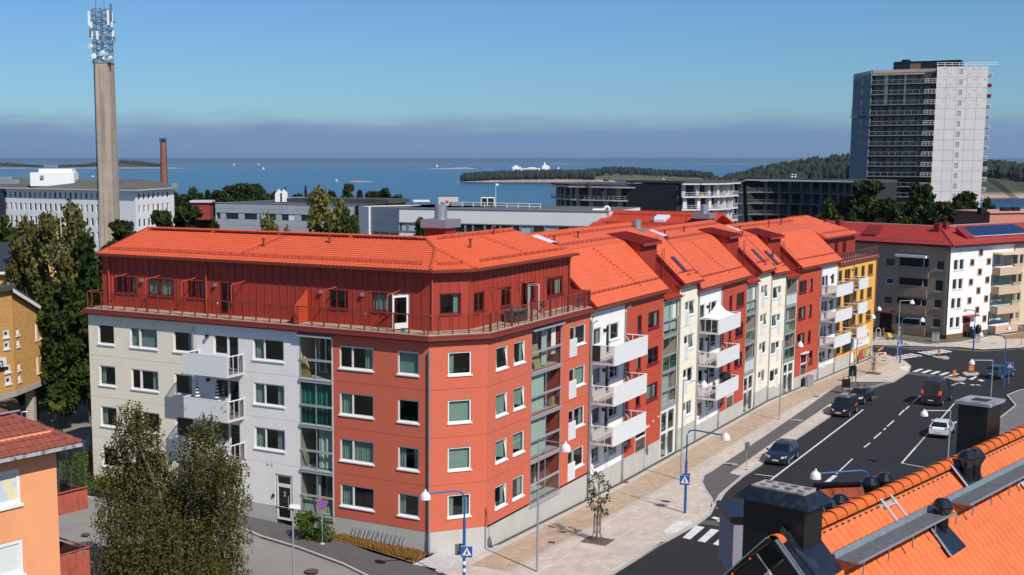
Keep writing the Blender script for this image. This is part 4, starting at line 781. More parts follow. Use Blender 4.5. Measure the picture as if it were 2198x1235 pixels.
def velux(F, s, z0, k, hgt=1.5, w_=.8, open_=False):
 u = (-F.n+V((0, 0, k))).normalized(); nn = F.d.cross(u); nn = nn if nn.z > 0 else -nn; p = F.P(s, z0, .45-(z0-(13.22 if F is FB and s < 50 else 12.47 if F is FB else 11.95))/k)+nn*.02
 q = [p-F.d*w_/2, p+F.d*w_/2, p+F.d*w_/2+u*hgt, p-F.d*w_/2+u*hgt]; o = MB().ext(q, nn*.1).build('roof_window', winered, BLK)
 g = [p-F.d*(w_/2-.1)+u*.1+nn*.11, p+F.d*(w_/2-.1)+u*.1+nn*.11, p+F.d*(w_/2-.1)+u*(hgt-.1)+nn*.11, p-F.d*(w_/2-.1)+u*(hgt-.1)+nn*.11]
 MB().face(g).build('pane', mat('roof_glass', (.03, .05, .09), .05, spec=1.), o)
 if open_:
  c = p+u*hgt*.5+nn*.12; uu = (u*cos(.9)+nn*sin(.9)); MB().ext([c-F.d*w_*.42-uu*.7, c+F.d*w_*.42-uu*.7, c+F.d*w_*.42+uu*.7, c-F.d*w_*.42+uu*.7], nn*.05).build('open_sash', mat('roof_glass', (.03, .05, .09), .05, spec=1.), o)
velux(FB, 37.3, 14.0, .965, 1.75); velux(FB, 61.6, 13.1, .95, 1.9); velux(FD, 2.4, 12.6, .93, 2.0, .8, True)
for F, s, z, v in ((FB, 36.9, 13.7, -.05), (FB, 38.7, 13.8, 0), (FB, 60.6, 12.9, 0), (FD, 3.2, 12.4, 0)): snowguard(F.P(s, z, v), F.P(s+.9, z, v), V((0, 0, 1)), BLK, hh=.15)
def roofladder(F, s, z0, z1, v):
 mb = MB()
 for d in (-.22, .22): mb.tube([F.P(s+d, z0, v), F.P(s+d, z1, v)], .025, 5)
 for k in range(int((z1-z0-1)/.3)): mb.tube([F.P(s-.22, z0+k*.3, v), F.P(s+.22, z0+k*.3, v)], .018, 4)
 mb.build('wall_ladder', sheetred, BLK)
roofladder(FB, 34.6, 12.9, 16.2, -1.4); roofladder(FB, 58.3, 12.4, 15.6, -1.4); roofladder(FD, 7.9, 11.8, 14.8, -1.6)
for F, s, zt, z0 in ((FB, 15.9, 11.8, -.9), (FB, 22.45, 12.2, -1.2), (FB, 34.9, 11.9, -1.25), (FB, 39.9, 12.4, -1.3), (FB, 46.6, 11.6, -1.3), (FB, 58.5, 11.3, -1.4), (FB, 63.55, 11.5, -1.5), (FD, 4.35, 10.5, -1.5), (FD, 15.8, 11.2, -1.5), (FD, 21.7, 10.9, -1.5), (FD, 27.8, 11.3, -1.5)):
 pipe(F, s, z0, zt, .1, .05, galv, (.25, .3) if zt > 11.7 else None)
for s, z in ((29.3, 2.6), (30.5, 2.75)): MB().lathe(FB.P(s, z, 0), [(0, .03), (.1, .03), (.12, 0)], 8, ax=FB.n).build('air_vent', alu, BLK)
# ---- yellow end house with a shop
W0 = 10.6; yl = [(22.2, 23.5, 0), (24.4, 26.7, 1), (28.3, 29.6, 0), (31.0, 32.4, 0), (33.8, 35.9, 1)]; HY_ = []
for k in range(3):
 for a, b, c in yl: HY_.append((a, b, W0-2.9*k-1.45, W0-2.9*k))
HY_ += [(22.6, 24.2, .6, 2.0)]; SHOP = (27.9, 36.4, -1.25, .55)
flat(FD, 21.75, 37.2, .15, 11.35, yellowr, HY_, (27.8,), W=W0); backdrop(FD, 21.9, 37, 0, 11.2); plinth(FD, 21.7, 37.2, .15, 2.6, -3.2, [SHOP])
for k in range(3):
 for a, b, c in yl: window(FD, a, b, W0-2.9*k-1.45, W0-2.9*k, BLK, orangefr, (.5,) if c else (), True, random.choice(('', '', 'l')), sillh=.2)
 balcony(FD, 24.35, 27.9, W0-2.9*k-1.0, W0-2.9*k-2.28, 1.75)
 MB().fb(FD, 27.05, 27.15, W0-2.9*k-.3, W0-2.9*k-.1, 0, .2).build('wall_lamp', black, BLK)
window(FD, 22.6, 24.2, .6, 2.0, BLK, orangefr, (), True, ''); MB().fb(FD, 24.6, 27.7, .5, 2.2, .01, .05).build('brown_blind', mat('brown_blind', (.12, .075, .03), .8), BLK)
MB().fb(FD, 20, 21.6, -.1, 1.2, .0, .02).build('wall_panel', offwhite, BLK)
sg = MB().fb(FD, 27.95, 35.0, .62, 2.35, .03, .22).build('shop_sign', white, BLK)
text('MATLAN', FD, 31.9, 1.72, .225, .85, mat('orange_print', (.72, .16, .02), .5), sg); text('gott nära dig', FD, 31.0, 1.12, .225, .32, mat('grey_print', (.25, .25, .27), .6), sg)
MB().lathe(FD.P(34.35, 1.85, .22), [(0, .02), (.34, .02), (.36, 0)], 16, ax=FD.n).build('sign_emblem', mat('orange_print', (.72, .16, .02), .5), sg)
shop = window(FD, *SHOP, BLK, mat('orange_shop_frame', (.52, .12, .03), .5), (.2, .45, .72), False, '', name='shop_window', fw=.14)
def poster(name, cols, seed):   # printed food photographs on the shop panes: flat colour patches
 m = mat(name, (.5, .4, .2), .5); t = m.node_tree; b = t.nodes['Principled BSDF']; tcn = N(t, 'ShaderNodeTexCoord'); mp_ = N(t, 'ShaderNodeMapping'); mp_.inputs['Location'].default_value = (seed, seed*2, 0); t.links.new(tcn.outputs['Object'], mp_.inputs[0])
 v_ = N(t, 'ShaderNodeTexVoronoi'); v_.inputs['Scale'].default_value = 2.2; t.links.new(mp_.outputs[0], v_.inputs[0]); r = N(t, 'ShaderNodeValToRGB'); r.color_ramp.interpolation = 'CONSTANT'
 sx = N(t, 'ShaderNodeSeparateXYZ'); t.links.new(v_.outputs['Color'], sx.inputs[0]); t.links.new(sx.outputs[0], r.inputs[0])
 for i, c in enumerate(cols):
  e = r.color_ramp.elements[i] if i < 2 else r.color_ramp.elements.new(i/len(cols)); e.position = i/len(cols); e.color = (*c, 1)
 t.links.new(r.outputs[0], b.inputs['Base Color']); return m
for i, (a, b) in enumerate(((28.05, 29.5), (29.7, 31.6), (31.85, 33.9), (34.15, 36.2))):
 MB().fb(FD, a, b, -1.1, .4, -.05, -.02).build('poster', (white, poster('fruit_poster', [(.6, .35, .03), (.65, .1, .03), (.2, .3, .04), (.7, .5, .1)], 1), poster('berry_poster', [(.55, .04, .03), (.3, .02, .03), (.6, .25, .2), (.25, .25, .22)], 3), poster('vegetable_poster', [(.08, .28, .04), (.55, .12, .03), (.3, .4, .1), (.6, .45, .2)], 5))[i], shop)
p = FD.P(31.0, -.9, .08); MB().ext([p+FD.d*.45, p+V((0, 0, .5)), p-FD.d*.45, p-V((0, 0, .5))], FD.n*.04).build('diamond_plate', black, BLK)
MB().fb(FD, 36.5, 37.25, -1.4, .9, .0, .04).build('stone_panel', mat('mottled_stone', (.45, .42, .36), .8, noise=(3, .4)), BLK)
# terrace and set-back storey on the yellow house
MB().fb(FD, 21.9, 37.4, 11.35, 11.6, -3.0, .2).build('terrace_deck', deckm, BLK); MB().fb(FD, 21.9, 37.5, 11.25, 11.58, .2, .3).build('cornice', sheetred, BLK)
ra = MB().fb(FD, 21.9, 37.4, 12.63, 12.70, .05, .12).build('terrace_railing', railred, BLK)
for k in range(17): rpost(FD.P(22.0+k*.95, 11.6, .08), 1.05, d=FD.d, par=ra, wide=.12)
MB().face([FD.P(21.9, 11.62, .06), FD.P(37.4, 11.62, .06), FD.P(37.4, 12.6, .06), FD.P(21.9, 12.6, .06)]).build('railing_mesh', MATS.get('x') or glassmat('brown_mesh', (.55, .42, .38), 1.02, .4), BLK)
mb = MB(); mb.tube([FD.P(37.35, 12.66, .08), FD.P(37.35, 12.66, -3)], .04, 5); mb.build('end_rail', railred, BLK)
hy_ = [(23.2, 24.2, 12.2, 13.6), (26.2, 27.6, 12.2, 13.6), (29.3, 30.8, 12.2, 13.6)]
boards(FD, 21.9, 33.6, 11.6, 14.4, -1.9, hy_, .45)
for q in hy_: window(FD, *q, BLK, winered, (), False, '', -1.9)
fr = Fr(FD.P(33.6, 0, -1.9), -FD.n, 1); fr = fr if fr.n.dot(FD.d) > 0 else Fr(FD.P(33.6, 0, -1.9), -FD.n, -1); boards(fr, 0, 9, 11.6, 14.4, 0, [], .6); MB().fb(FD, 33.6, 34.1, 11.6, 14.0, -1.95, -1.85).build('corner_board', boardred, BLK)
e0, e1 = FD.P(22.0, 14.42, -1.45), FD.P(34.1, 14.42, -1.45); r0, r1 = FD.P(22.0, 16.6, -6.4), FD.P(28.8, 16.6, -6.4); e2 = FD.P(34.1, 14.42, -11.4)
roof_plane([e0, e1, r1, r0], FD.d, BLK, tilem, tw=.6, tl=.4, thick=.18); roof_plane([e1, e2, r1], FD.n, BLK, tilem, tw=.6, tl=.4, thick=.18); roof_plane([e2, FD.P(22, 14.42, -11.4), r0, r1], FD.d, BLK, tilem, tw=.6, tl=.4)
ridge(r1, e1, BLK, tilem); ridge(r0, r1, BLK, tilem); snowguard(FD.P(22.5, 14.8, -2.2), FD.P(33, 14.8, -2.2), V((0, 0, 1)), BLK, hh=.18)
MB().fb(FD, 22, 34.1, 14.22, 14.40, -1.5, -1.33).build('eave_gutter', railred, BLK); MB().face([FD.P(22, 13.9, -1.9), FD.P(22, 13.9, -6.4), FD.P(22, 16.55, -6.4), FD.P(22, 14.5, -1.6)]).build('gable_strip', boardred, BLK)
FE = Fr(FD.P(37.2, 0, 0), -FD.n, 1); FE = FE if FE.n.dot(FD.d) > 0 else Fr(FD.P(37.2, 0, 0), -FD.n, -1); panels(FE, [0, 6, 12.8], [-2, 2.8, 5.7, 8.5, 11.35], yellowr, [])
pipe(FD, 37.1, 2.5, 11.2, .1, .05, orangefr, foot=False)
LIP = .035; Tiles.prof = [(0, 0), (.3, .028), (.5, .034), (.72, .028), (1.0, .0)]
# ---- back wing beyond the courtyard
BW = thing('courtyard_wing', 'low orange tiled roof of the courtyard wing behind the stepped apartment fronts', 'building', tuple(DY(1480, 480, 165)*1))
wd_ = V((-FD.n.x, -FD.n.y, 0)); p1 = DY(1318, 453.5, 152); WL = 13.5; zrg = p1.z; FW_ = Fr((p1.x, p1.y, 0), -wd_, 1)
FW_ = FW_ if FW_.n.y < 0 else Fr((p1.x, p1.y, 0), -wd_, -1)
roof_plane([FW_.P(-1.2, zrg-2.2, 6.5), FW_.P(WL, zrg-2.2, 6.5), FW_.P(WL, zrg, 0), FW_.P(0, zrg, 0)], FW_.d, BW, mat('courtyard_tile', (.52, .062, .026), .55, rnd=.06), tw=.35, tl=.4)
roof_plane([FW_.P(-1.2, zrg-2.2, -6.5), FW_.P(WL, zrg-2.2, -6.5), FW_.P(WL, zrg, 0), FW_.P(0, zrg, 0)], FW_.d, BW, MATS['courtyard_tile'], tw=.6, tl=.4)
MB().fb(FW_, -.8, WL, -6, zrg-2.25, -6.2, 6.2).build('wall', offwhite, BW); ridge(FW_.P(0, zrg+.02, 0), FW_.P(WL, zrg+.02, 0), BW, MATS['courtyard_tile'])
for v in (1.2, 3.8): snowguard(FW_.P(.6, zrg-.34*v+.05, v), FW_.P(WL-1, zrg-.34*v+.05, v), V((0, 0, 1)), BW, hh=.2)
for s, v in ((6.2, 2.2),): MB().ext([FW_.P(s, zrg-.5, v-.8), FW_.P(s+1.6, zrg-.5, v-.8), FW_.P(s+1.6, zrg-1., v+.8), FW_.P(s, zrg-1., v+.8)], (0, 0, .3)).build('smoke_hatch', MATS['opal_dome'], BW)
for s, v in ((1.5, 4.6), (6.5, 3.1), (10.5, 3.2), (13, 2.4)): roof_pipe(FW_.P(s, zrg-.34*v, v), BW)
vent_house(FW_.P(12.2, zrg-1.0, 2.2), FW_, BW, 1.0); vent_house(DY(1368, 490, 112)-V((0, 0, .9)), FB, BLK, .78)
# ================================================================== other buildings
concrete = mat('grey_concrete', (.36, .34, .33), .85, noise=(.4, .08), stain=((.5, .5, .08), .15)); darkroof = mat('dark_roof_felt', (.065, .062, .06), .85, noise=(.3, .25)); greyroof = mat('grey_roof_felt', (.115, .108, .095), .9, noise=(.15, .3))
hospw = mat('white_wall', (.80, .80, .79), .8, noise=(.3, .03)); darkglass = mat('dark_pane', (.02, .025, .03), .12, spec=.7); paleblind = mat('blind_grey', (.33, .35, .36), .7)
zincp = mat('zinc_panel', (.40, .42, .45), .5, noise=(.5, .06), rnd=.05); ochre = mat('ochre_panel', (.42, .22, .05), .7); brown = mat('brown_base', (.20, .10, .055), .85, noise=(1, .1))
def frpx(F, p, q, v=0):
 a, z = F.px(*p, v); b, y = F.px(*q, v); return min(a, b), max(a, b), min(z, y), max(z, y)
def simplewin(F, a0, a1, z0, z1, par, fm, v=0, pane=None, name='window', fw=.1, rec=.12, sill=None):
 mb = MB(); d0, d1 = v-rec-.04, v-rec+.03
 mb.fb(F, a0, a1, z0, z0+fw, d0, d1).fb(F, a0, a1, z1-fw, z1, d0, d1).fb(F, a0, a0+fw, z0+fw, z1-fw, d0, d1).fb(F, a1-fw, a1, z0+fw, z1-fw, d0, d1); o = mb.build(name, fm, par)
 MB().face([F.P(a0+fw, z0+fw, d0+.02), F.P(a1-fw, z0+fw, d0+.02), F.P(a1-fw, z1-fw, d0+.02), F.P(a0+fw, z1-fw, d0+.02)]).build('pane', pane or darkglass, o)
 if sill: MB().fb(F, a0-.08, a1+.08, z0-.12, z0, v-.1, v+.09).build('sill', sill, o)
 return o
def wall1(F, a0, a1, z0, z1, holes, m, par, v=0, depth=.25, name='wall'):
 mb = MB(); wall(mb, F, a0, a1, z0, z1, holes, v, depth, 0); return mb.build(name, m, par)
# ---- white office block on the left
c0, c1, c2 = DY(290, 408, 300), DY(10, 404.8, 325), DY(373, 404, 328); ze = c0.z
HO = thing('office_block', 'white office block with rows of small square windows under a low grey roof', 'office block', (c0.x, c0.y, -4))
F1 = Fr(c0, (c1-c0).xy.to_3d(), -1); F2 = Fr(c0, (c2-c0).xy.to_3d(), 1)
for F, L, n, p0, st in ((F1, (c1-c0).xy.length+30, 26, 3.2, 1.84), (F2, (c2-c0).xy.length, 7, 0, 0)):
 hs = []
 for r, (yy0, yy1) in enumerate(((2.4, .9), (5.5, 3.7), (8.7, 6.9), (12, 10.2))):
  for i in range(n):
   if F is F1: a = 10.5+i*1.82; wd_ = .85
   else: a = F2.px(296+i*10.2, 411)[0]; wd_ = (F2.px(301+i*10.2, 411)[0]-a);
   hs.append((a, a+wd_, ze-yy0, ze-yy1))
 wall1(F, 0, L, -6, ze-.3, hs, hospw, HO)
 for q in hs: simplewin(F, *q, HO, hospw, 0, random.choice((darkglass, darkglass, paleblind)), fw=.06, rec=.14)
e = [F1.P(-.9, ze-.25, 1.0), F1.P(95, ze-.25, 1.0), F1.P(95, ze-.25, -22), F2.P((c2-c0).xy.length+.9, ze-.25, 1.0)]
q0 = isect(F1, 1.0, F2, 1.0); q0.z = ze-.25; MB().ext([q0, e[1], F1.P(95, ze-.25, -25), e[3]], (0, 0, .35)).build('eave', mat('pale_eave', (.5, .48, .44), .8), HO)
t1, t2, t3 = F1.P(6, ze+2.2, -11), F1.P(95, ze+2.2, -11), e[3]+V((0, 0, .36))
mb = MB(); u = V((0, 0, .36)); mb.face([q0+u, e[1]+u, t2, t1]).face([q0+u, t1, e[3]+u]).face([t1, t2, F1.P(95, ze+.1, -25), e[3]+u]); mb.build('roof', greyroof, HO)
bx = DY(65, 391, 318); F3 = Fr(bx, (1, .12, 0)); k = 318/2781.
bo = MB().fb(F3, 0, 92*k, bx.z-1, bx.z+2.3, -8, 0).build('plant_room', hospw, HO); MB().fb(F3, 2, 88*k, bx.z+2.3, bx.z+3.2, -7, -.6).build('plant_room_top', hospw, bo)
for i in range(8): MB().fb(F3, 4+i*1.1, 4.3+i*1.1, bx.z+3.2, bx.z+3.5, -2, -1.7).build('vent_cap', galv, bo)
MB().fb(F3, 2.5, 3.3, bx.z+.8, bx.z+1.6, 0, .4).build('wall_dish', galv, bo)
vx = DY(-8, 395, 305); MB().fb(Fr(vx, (1, 0, 0)), 0, 4.5, vx.z, vx.z+1.0, -3, 0).fb(Fr(vx, (1, 0, 0)), .6, 3.0, vx.z+1.0, vx.z+1.7, -2.5, -.5).build('roof_fan', galv, HO)
MB().fb(F1, 45.6, 47.6, -6, ze-.4, -.05, .5).build('glazed_stair', darkglass, HO)
for x in (368, 1075/3.984): p = DY(x, 394, 310); MB().fb(Fr(p, (1, 0, 0)), 0, 1.4, p.z-1.2, p.z+.1, -1, 0).build('roof_hatch', galv, HO)
# ---- grey panelled building and long white building (flat roofs)
g0, g1 = DY(462, 435.6, 181), DY(760, 442, 170); zr_ = g0.z
GB = thing('panelled_building', 'flat roofed building clad in grey panels with a single strip of windows', 'office building', (g0.x, g0.y, -3)); F = Fr(g0, (g1-g0).xy.to_3d(), 1); L = (g1-g0).xy.length
strip_h = [(1.2, L-.3, zr_-2.2, zr_-1.35)]
zs = [zr_-7.5, zr_-6.6, zr_-5.7, zr_-4.8, zr_-3.9, zr_-3.05, zr_-2.2]
def clad(F, a0, a1, zlist, wdt, m, par):
 n = max(1, round((a1-a0)/wdt))
 for j in range(len(zlist)-1):
  for i in range(n): MB().fb(F, a0+(a1-a0)*i/n+.012, a0+(a1-a0)*(i+1)/n-.012, zlist[j]+.012, zlist[j+1]-.012, -.06, 0).build('facade_panel', m, par)
 MB().fb(F, a0, a1, zlist[0], zlist[-1], -.3, -.05).build('wall_core', darkroof, par)
clad(F, 0, L, zs, 2.4, zincp, GB); clad(F, 0, L, [zr_-1.35, zr_-.75, zr_-.05], 2.4, zincp, GB)
MB().fb(F, 0, L, zr_-12, zr_-7.5, -.3, 0).build('wall', zincp, GB); MB().fb(F, 0, L, zr_-.05, zr_+.08, -.4, .05).build('parapet', galv, GB)
n = int(L/1.05)
for i in range(n):
 a = .8+i*1.05; MB().fb(F, a, a+.95, zr_-2.18, zr_-1.37, -.3, -.1 if i % 3 else -.05).build('window', (darkglass, white, darkglass, darkglass)[i*7 % 4] if i % 3 else zincp, GB)
MB().face([F.P(0, zr_-.02, -.4), F.P(L, zr_-.02, -.4), F.P(L, zr_-.02, -15), F.P(0, zr_-.02, -15)]).build('roof', darkroof, GB); MB().fb(F, 4, L, zr_, zr_+.55, -15, -9).build('roof_step', darkroof, GB); MB().fb(F, 0, .1, zr_-12, zr_, -15, 0).build('wall', zincp, GB)
for x, s in ((598, 1.0), (609, 1.0)): p = DY(x, 434, 186); MB().ext([p+V((-s/2, 0, 0)), p+V((s/2, 0, 0)), p+V((s/2, 0, 1.2)), p+V((0, 0, 1.8)), p+V((-s/2, 0, 1.2))], (0, 1.2, 0)).build('roof_vent', white, GB)
p = DY(633, 436, 186); MB().box(p.x-1.2, p.x+1.2, p.y, p.y+2, p.z-1, p.z+.6).box(p.x-1.0, p.x+1.4, p.y-.2, p.y+2.2, p.z+.6, p.z+.8).build('roof_vent', galv, GB)
w0, w1, w2 = DY(773, 441.5, 168), DY(857, 447.5, 160.7), DY(1307, 455, 150); zw = w1.z
LB = thing('long_building', 'long low white building with a strip of windows and railings on its flat roof', 'office building', (w1.x, w1.y, -3)); F = Fr(w1, (w2-w1).xy.to_3d(), 1); L = (w2-w1).xy.length
longw = mat('long_white_wall', (.72, .71, .69), .8, noise=(.3, .04))
MB().fb(F, 0, L, zw-1.75, zw, -.3, 0).build('wall', longw, LB); MB().fb(F, 0, L, zw-6, zw-2.85, -.3, 0).build('wall', longw, LB); MB().fb(F, .01, L-.01, zw-14, zw-6, -.3, -.01).build('wall', longw, LB)
MB().fb(F, 0, L, zw-.02, zw+.14, -.4, .1).build('parapet', galv, LB); MB().fb(F, 0, L, zw-2.9, zw-2.78, 0, .08).build('sill', galv, LB); MB().fb(F, 0, L, zw-1.8, zw-1.7, 0, .06).build('lintel', galv, LB)
a = .3
while a < L-1.2:
 wd_ = random.choice((1.3, .75, 1.3, .75)); MB().fb(F, a, a+wd_, zw-2.76, zw-1.82, -.25, -.12).build('window', random.choice((darkglass, darkglass, darkglass, zincp)), LB); MB().fb(F, a+wd_, a+wd_+.25, zw-2.78, zw-1.8, -.25, -.03).build('mullion', galv, LB); a += wd_+.25
for b0 in (12.5, 18.6, 24.4): pass
MB().face([F.P(0, zw, -.3), F.P(L, zw, -.3), F.P(L, zw, -16), F.P(-3, zw, -16)]).build('roof', greyroof, LB); FR_ = Fr(F.P(L, 0, 0), -F.n, 1); FR_ = FR_ if FR_.n.dot(F.d) > 0 else Fr(F.P(L, 0, 0), -F.n, -1); MB().fb(FR_, 0, 15, zw-12, zw-.02, -.3, 0).build('wall', longw, LB)
F2b = Fr(w0, (w1-w0).xy.to_3d(), 1); L2 = (w1-w0).xy.length; lx = F2b.px(795, 445)[0]
fb_ = MB().fb(F2b, 0, lx, zw-13, zw+.02, -8, .25).build('stair_tower', longw, LB)
clad(F2b, lx, L2, [zw-6.5, zw-5.4, zw-4.6], 1.6, zincp, LB); clad(F2b, lx, L2, [zw-3.0, zw-2.0], 1.6, zincp, LB); clad(F2b, lx, L2, [zw-2.0, zw-1.0, zw], 1.6, zincp, LB)
for j, z in enumerate((zw-4.6, zw-8.4)):
 for i in range(3): q = (lx+(L2-lx)*i/3+.08, lx+(L2-lx)*(i+1)/3-.08, z, z+1.6 if j == 0 else z+1.9); simplewin(F2b, *q, LB, white, 0, mat('sky_pane', (.16, .18, .19), .1), fw=.1, rec=.1); MB().fb(F2b, q[0], q[1], z+.7, z+.78, -.14, -.06).build('transom', white, LB)
MB().face([F2b.P(0, zw, -.1), F2b.P(L2, zw, -.1), F2b.P(L2+3, zw, -16), F2b.P(0, zw, -16)]).build('roof', greyroof, LB); MB().fb(F2b, lx, L2, zw-14, zw-6.5, -.3, -.02).build('wall', zincp, LB)
# roof clutter of the long building
def onroof(x, y, Y, w_, d_, hh, m, name, par): p = DY(x, y, Y); return MB().box(p.x, p.x+w_, p.y, p.y+d_, p.z, p.z+hh).build(name, m, par)
cab = onroof(941, 445, 170, 2.6, 2.5, 1.25, mat('container_cream', (.62, .50, .40), .7, noise=(2, .1)), 'roof_cabin', LB)
for i, (dx, dz, c) in enumerate(((.3, .3, (.08, .12, .5)), (.9, .5, (.3, .1, .4)), (1.5, .3, (.05, .2, .5)))): p = DY(941, 445, 170); MB().box(p.x+dx, p.x+dx+.45, p.y-.02, p.y, p.z+dz, p.z+dz+.35).build('graffiti', mat('graffiti_%d' % i, c, .7), cab)
onroof(968, 446, 169, 1.7, 2, .75, galv, 'roof_unit', LB)
cb = onroof(1033, 446, 168, 1.6, 2, 1.25, dark, 'roof_cage', LB); p = DY(1032, 446, 167.8); mb = MB()
for dx in (0, .8, 1.7): mb.box(p.x+dx, p.x+dx+.12, p.y, p.y+.1, p.z, p.z+1.25)
mb.box(p.x, p.x+1.8, p.y, p.y+.1, p.z+1.2, p.z+1.35).build('cage_frame', white, cb)
mb = MB(); pr = [DY(992+i*24, 447+i*.6, 166-i*.9) for i in range(8)]
for p in pr: mb.tube([p-V((0, 0, .3)), p+V((0, 0, .75))], .05, 5)
for z in (.4, .75): mb.tube([p+V((0, 0, z)) for p in pr], .035, 4)
mb.build('roof_railing', white, LB)
mb = MB(); pr = [DY(1196+i*30, 449+i*.5, 166-i*2) for i in range(5)]
for p in pr: mb.tube([p-V((0, 0, .5)), p+V((0, 0, .35))], .04, 4)
mb.tube([p+V((0, 0, .35)) for p in pr], .03, 4); mb.build('roof_railing', galv, LB)
p = DY(1272, 451, 152); MB().tube([p, p+V((1.1, 0, 0)), p+V((1.35, 0, .05)), p+V((1.5, 0, .3)), p+V((1.75, 0, .4)), p+V((1.95, 0, .2)), p+V((1.95, 0, -.3))], .16, 9).build('bent_duct', white, LB)
p = DY(1064, 447, 168); fp = MB().tube([p, p+V((0, 0, 3.2))], .03, 5).build('flag_pole', white, LB); MB().face([p+V((0, 0, 3.2)), p+V((.45, 0, 3.15)), p+V((.45, .1, 2.95)), p+V((0, 0, 2.9))]).build('flag', white, fp)
p = DY(887, 431, 300); MB().box(p.x, p.x+3.8, p.y, p.y+3, p.z-.3, p.z+.1).tube([p+V((1, .5, -6)), p+V((1, .5, -.3))], .1, 5).tube([p+V((2.8, .5, -6)), p+V((2.8, .5, -.3))], .1, 5)
o = tag(MB().box(p.x, p.x+3.8, p.y, p.y+3, p.z-.3, p.z+.1).tube([p+V((1, .5, -9)), p+V((1, .5, -.3))], .12, 5).tube([p+V((2.8, .5, -9)), p+V((2.8, .5, -.3))], .12, 5).build('canopy', white, org=p-V((0, 0, 9))), 'white flat canopy sticking up from the trees left of the graffiti roof cabin', 'canopy')
# ---- curved apartment buildings by the water
def curved_block(name, label, pts, ztop, nfl, fh, bays, wallm, panem, railm, org, gap=.0, alt=None, extra=None, band=.28):
 B = thing(name, label, 'apartment building', org); pts = [V((p[0], p[1], 0)) for p in pts]
 seg = [(pts[i+1]-pts[i]).length for i in range(len(pts)-1)]; tot = sum(seg)
 def at(t):
  s = t*tot
  for i, l in enumerate(seg):
   if s <= l or i == len(seg)-1: return pts[i]+(pts[i+1]-pts[i])*(s/l)
   s -= l
 nb = bays
 for f in range(nfl):
  z1 = ztop-f*fh; z0 = z1-fh; mb = MB(); rl = MB(); gl = MB()
  for i in range(nb):
   a, b = at(i/nb), at((i+1)/nb); F = Fr(a, b-a, 1); L = (b-a).length
   mb.fb(F, 0, L, z0-.02, z0+band, -1.6, .55)
   off = (f % 2)*.35
   pw = L*(.26 if alt else .3); MB().fb(F, off, off+pw, z0+band, z1, -1.3, -.9 if alt is None else -.2).build('pier', wallm if alt is None else random.choice((wallm, zincp)), B)
   MB().fb(F, pw+off, L+off if off == 0 else L, z0+band+.1, z1-.3, -1.5, -1.25).build('window', random.choice(panem), B)
   if alt and random.random() < .6: MB().fb(F, L*.5, L*.85, z0+band, z0+1.1, -1.1, -1.0).build('infill_panel', ochre, B)
   for k in range(3): x = L*k/3; rl.fb(F, x, x+.05, z0+band, z0+1.15, .45, .5)
   rl.fb(F, 0, L, z0+1.1, z0+1.16, .44, .52); rl.fb(F, 0, L, z0+.65, z0+.69, .46, .5)
  mb.build('balcony_slab', railm, B); rl.build('railing', railm, B)
 poly = [p for p in pts]; nrm = (pts[-1]-pts[0]).cross(V((0, 0, 1))).normalized(); nrm = nrm if nrm.y > 0 else -nrm
 bk = [pts[-1]+nrm*15, pts[0]+nrm*15]
 MB().ext([p+nrm*1.3+V((0, 0, -8)) for p in poly]+[p+V((0, 0, -8)) for p in bk], (0, 0, ztop+8)).build('core', dark, B)
 r = MB(); mid = V((0, 0, 0))
 for i in range(len(pts)-1):
  F = Fr(pts[i], pts[i+1]-pts[i], 1); L = seg[i]; r.fb(F, -.1, L+.1, ztop, ztop+.28, -.8, 1.0)
 r.build('eave_edge', railm, B)
 MB().ext([p-nrm*.6+V((0, 0, ztop+.29)) for p in poly]+[p+V((0, 0, ztop+.29)) for p in bk], (0, 0, .5)).build('roof', darkroof, B); return B, nrm
def cpts(lst): return [tuple(DY(x, 400, Y).xy) for x, Y in lst]
zc = DY(1330, 404, 290).z
greyw = mat('warm_grey_wall', (.32, .28, .25), .85); bd = [darkglass, mat('pane_a', (.03, .03, .035), .2), mat('pane_b', (.05, .055, .06), .2)]
CB, nr = curved_block('curved_apartment_building', 'grey curved apartment building with long balcony rails and a cluttered dark roof', cpts([(1186, 318), (1196, 308), (1230, 298), (1320, 290), (1400, 285), (1463, 281)]), zc, 5, 2.95, 12, greyw, bd, mat('pale_slab_edge', (.56, .50, .46), .8), (DY(1330, 404, 290).x, 290, -8))
CD, nr2 = curved_block('curved_apartment_building', 'curved apartment building with white frames and ochre infill panels, right of the grey one', cpts([(1464, 277), (1500, 277), (1535, 279), (1560, 283), (1581, 291)]), DY(1500, 397, 277).z, 6, 2.75, 7, mat('pale_frame', (.66, .64, .62), .7), bd, mat('pale_frame', (.66, .64, .62), .7), (DY(1520, 400, 278).x, 280, -8), alt=1)
dgrey = mat('dark_grey_pier', (.20, .20, .21), .8)
CE, nr3 = curved_block('curved_apartment_building', 'dark inward curving apartment building with a white roof edge beside the pines', cpts([(1582, 318), (1600, 322), (1650, 322), (1720, 315), (1780, 306), (1850, 292)]), DY(1700, 391, 316).z, 6, 2.75, 14, dgrey, bd+[mat('brown_pane', (.07, .04, .02), .4)], mat('grey_slab_edge', (.17, .17, .18), .8), (DY(1700, 400, 316).x, 316, -8), alt=None)
mb = MB()
for i in range(12): a, b = [V((*q, 0)) for q in (cpts([(1590+i*21, 321-i*2.2)])[0], cpts([(1611+i*21, 319-i*2.2)])[0])]; mb.fb(Fr(a, b-a, 1), 0, (b-a).length+.1, DY(1700, 391, 316).z+.3, DY(1700, 391, 316).z+.6, -.2, 1.2)
mb.build('roof_edge_strip', white, CE)
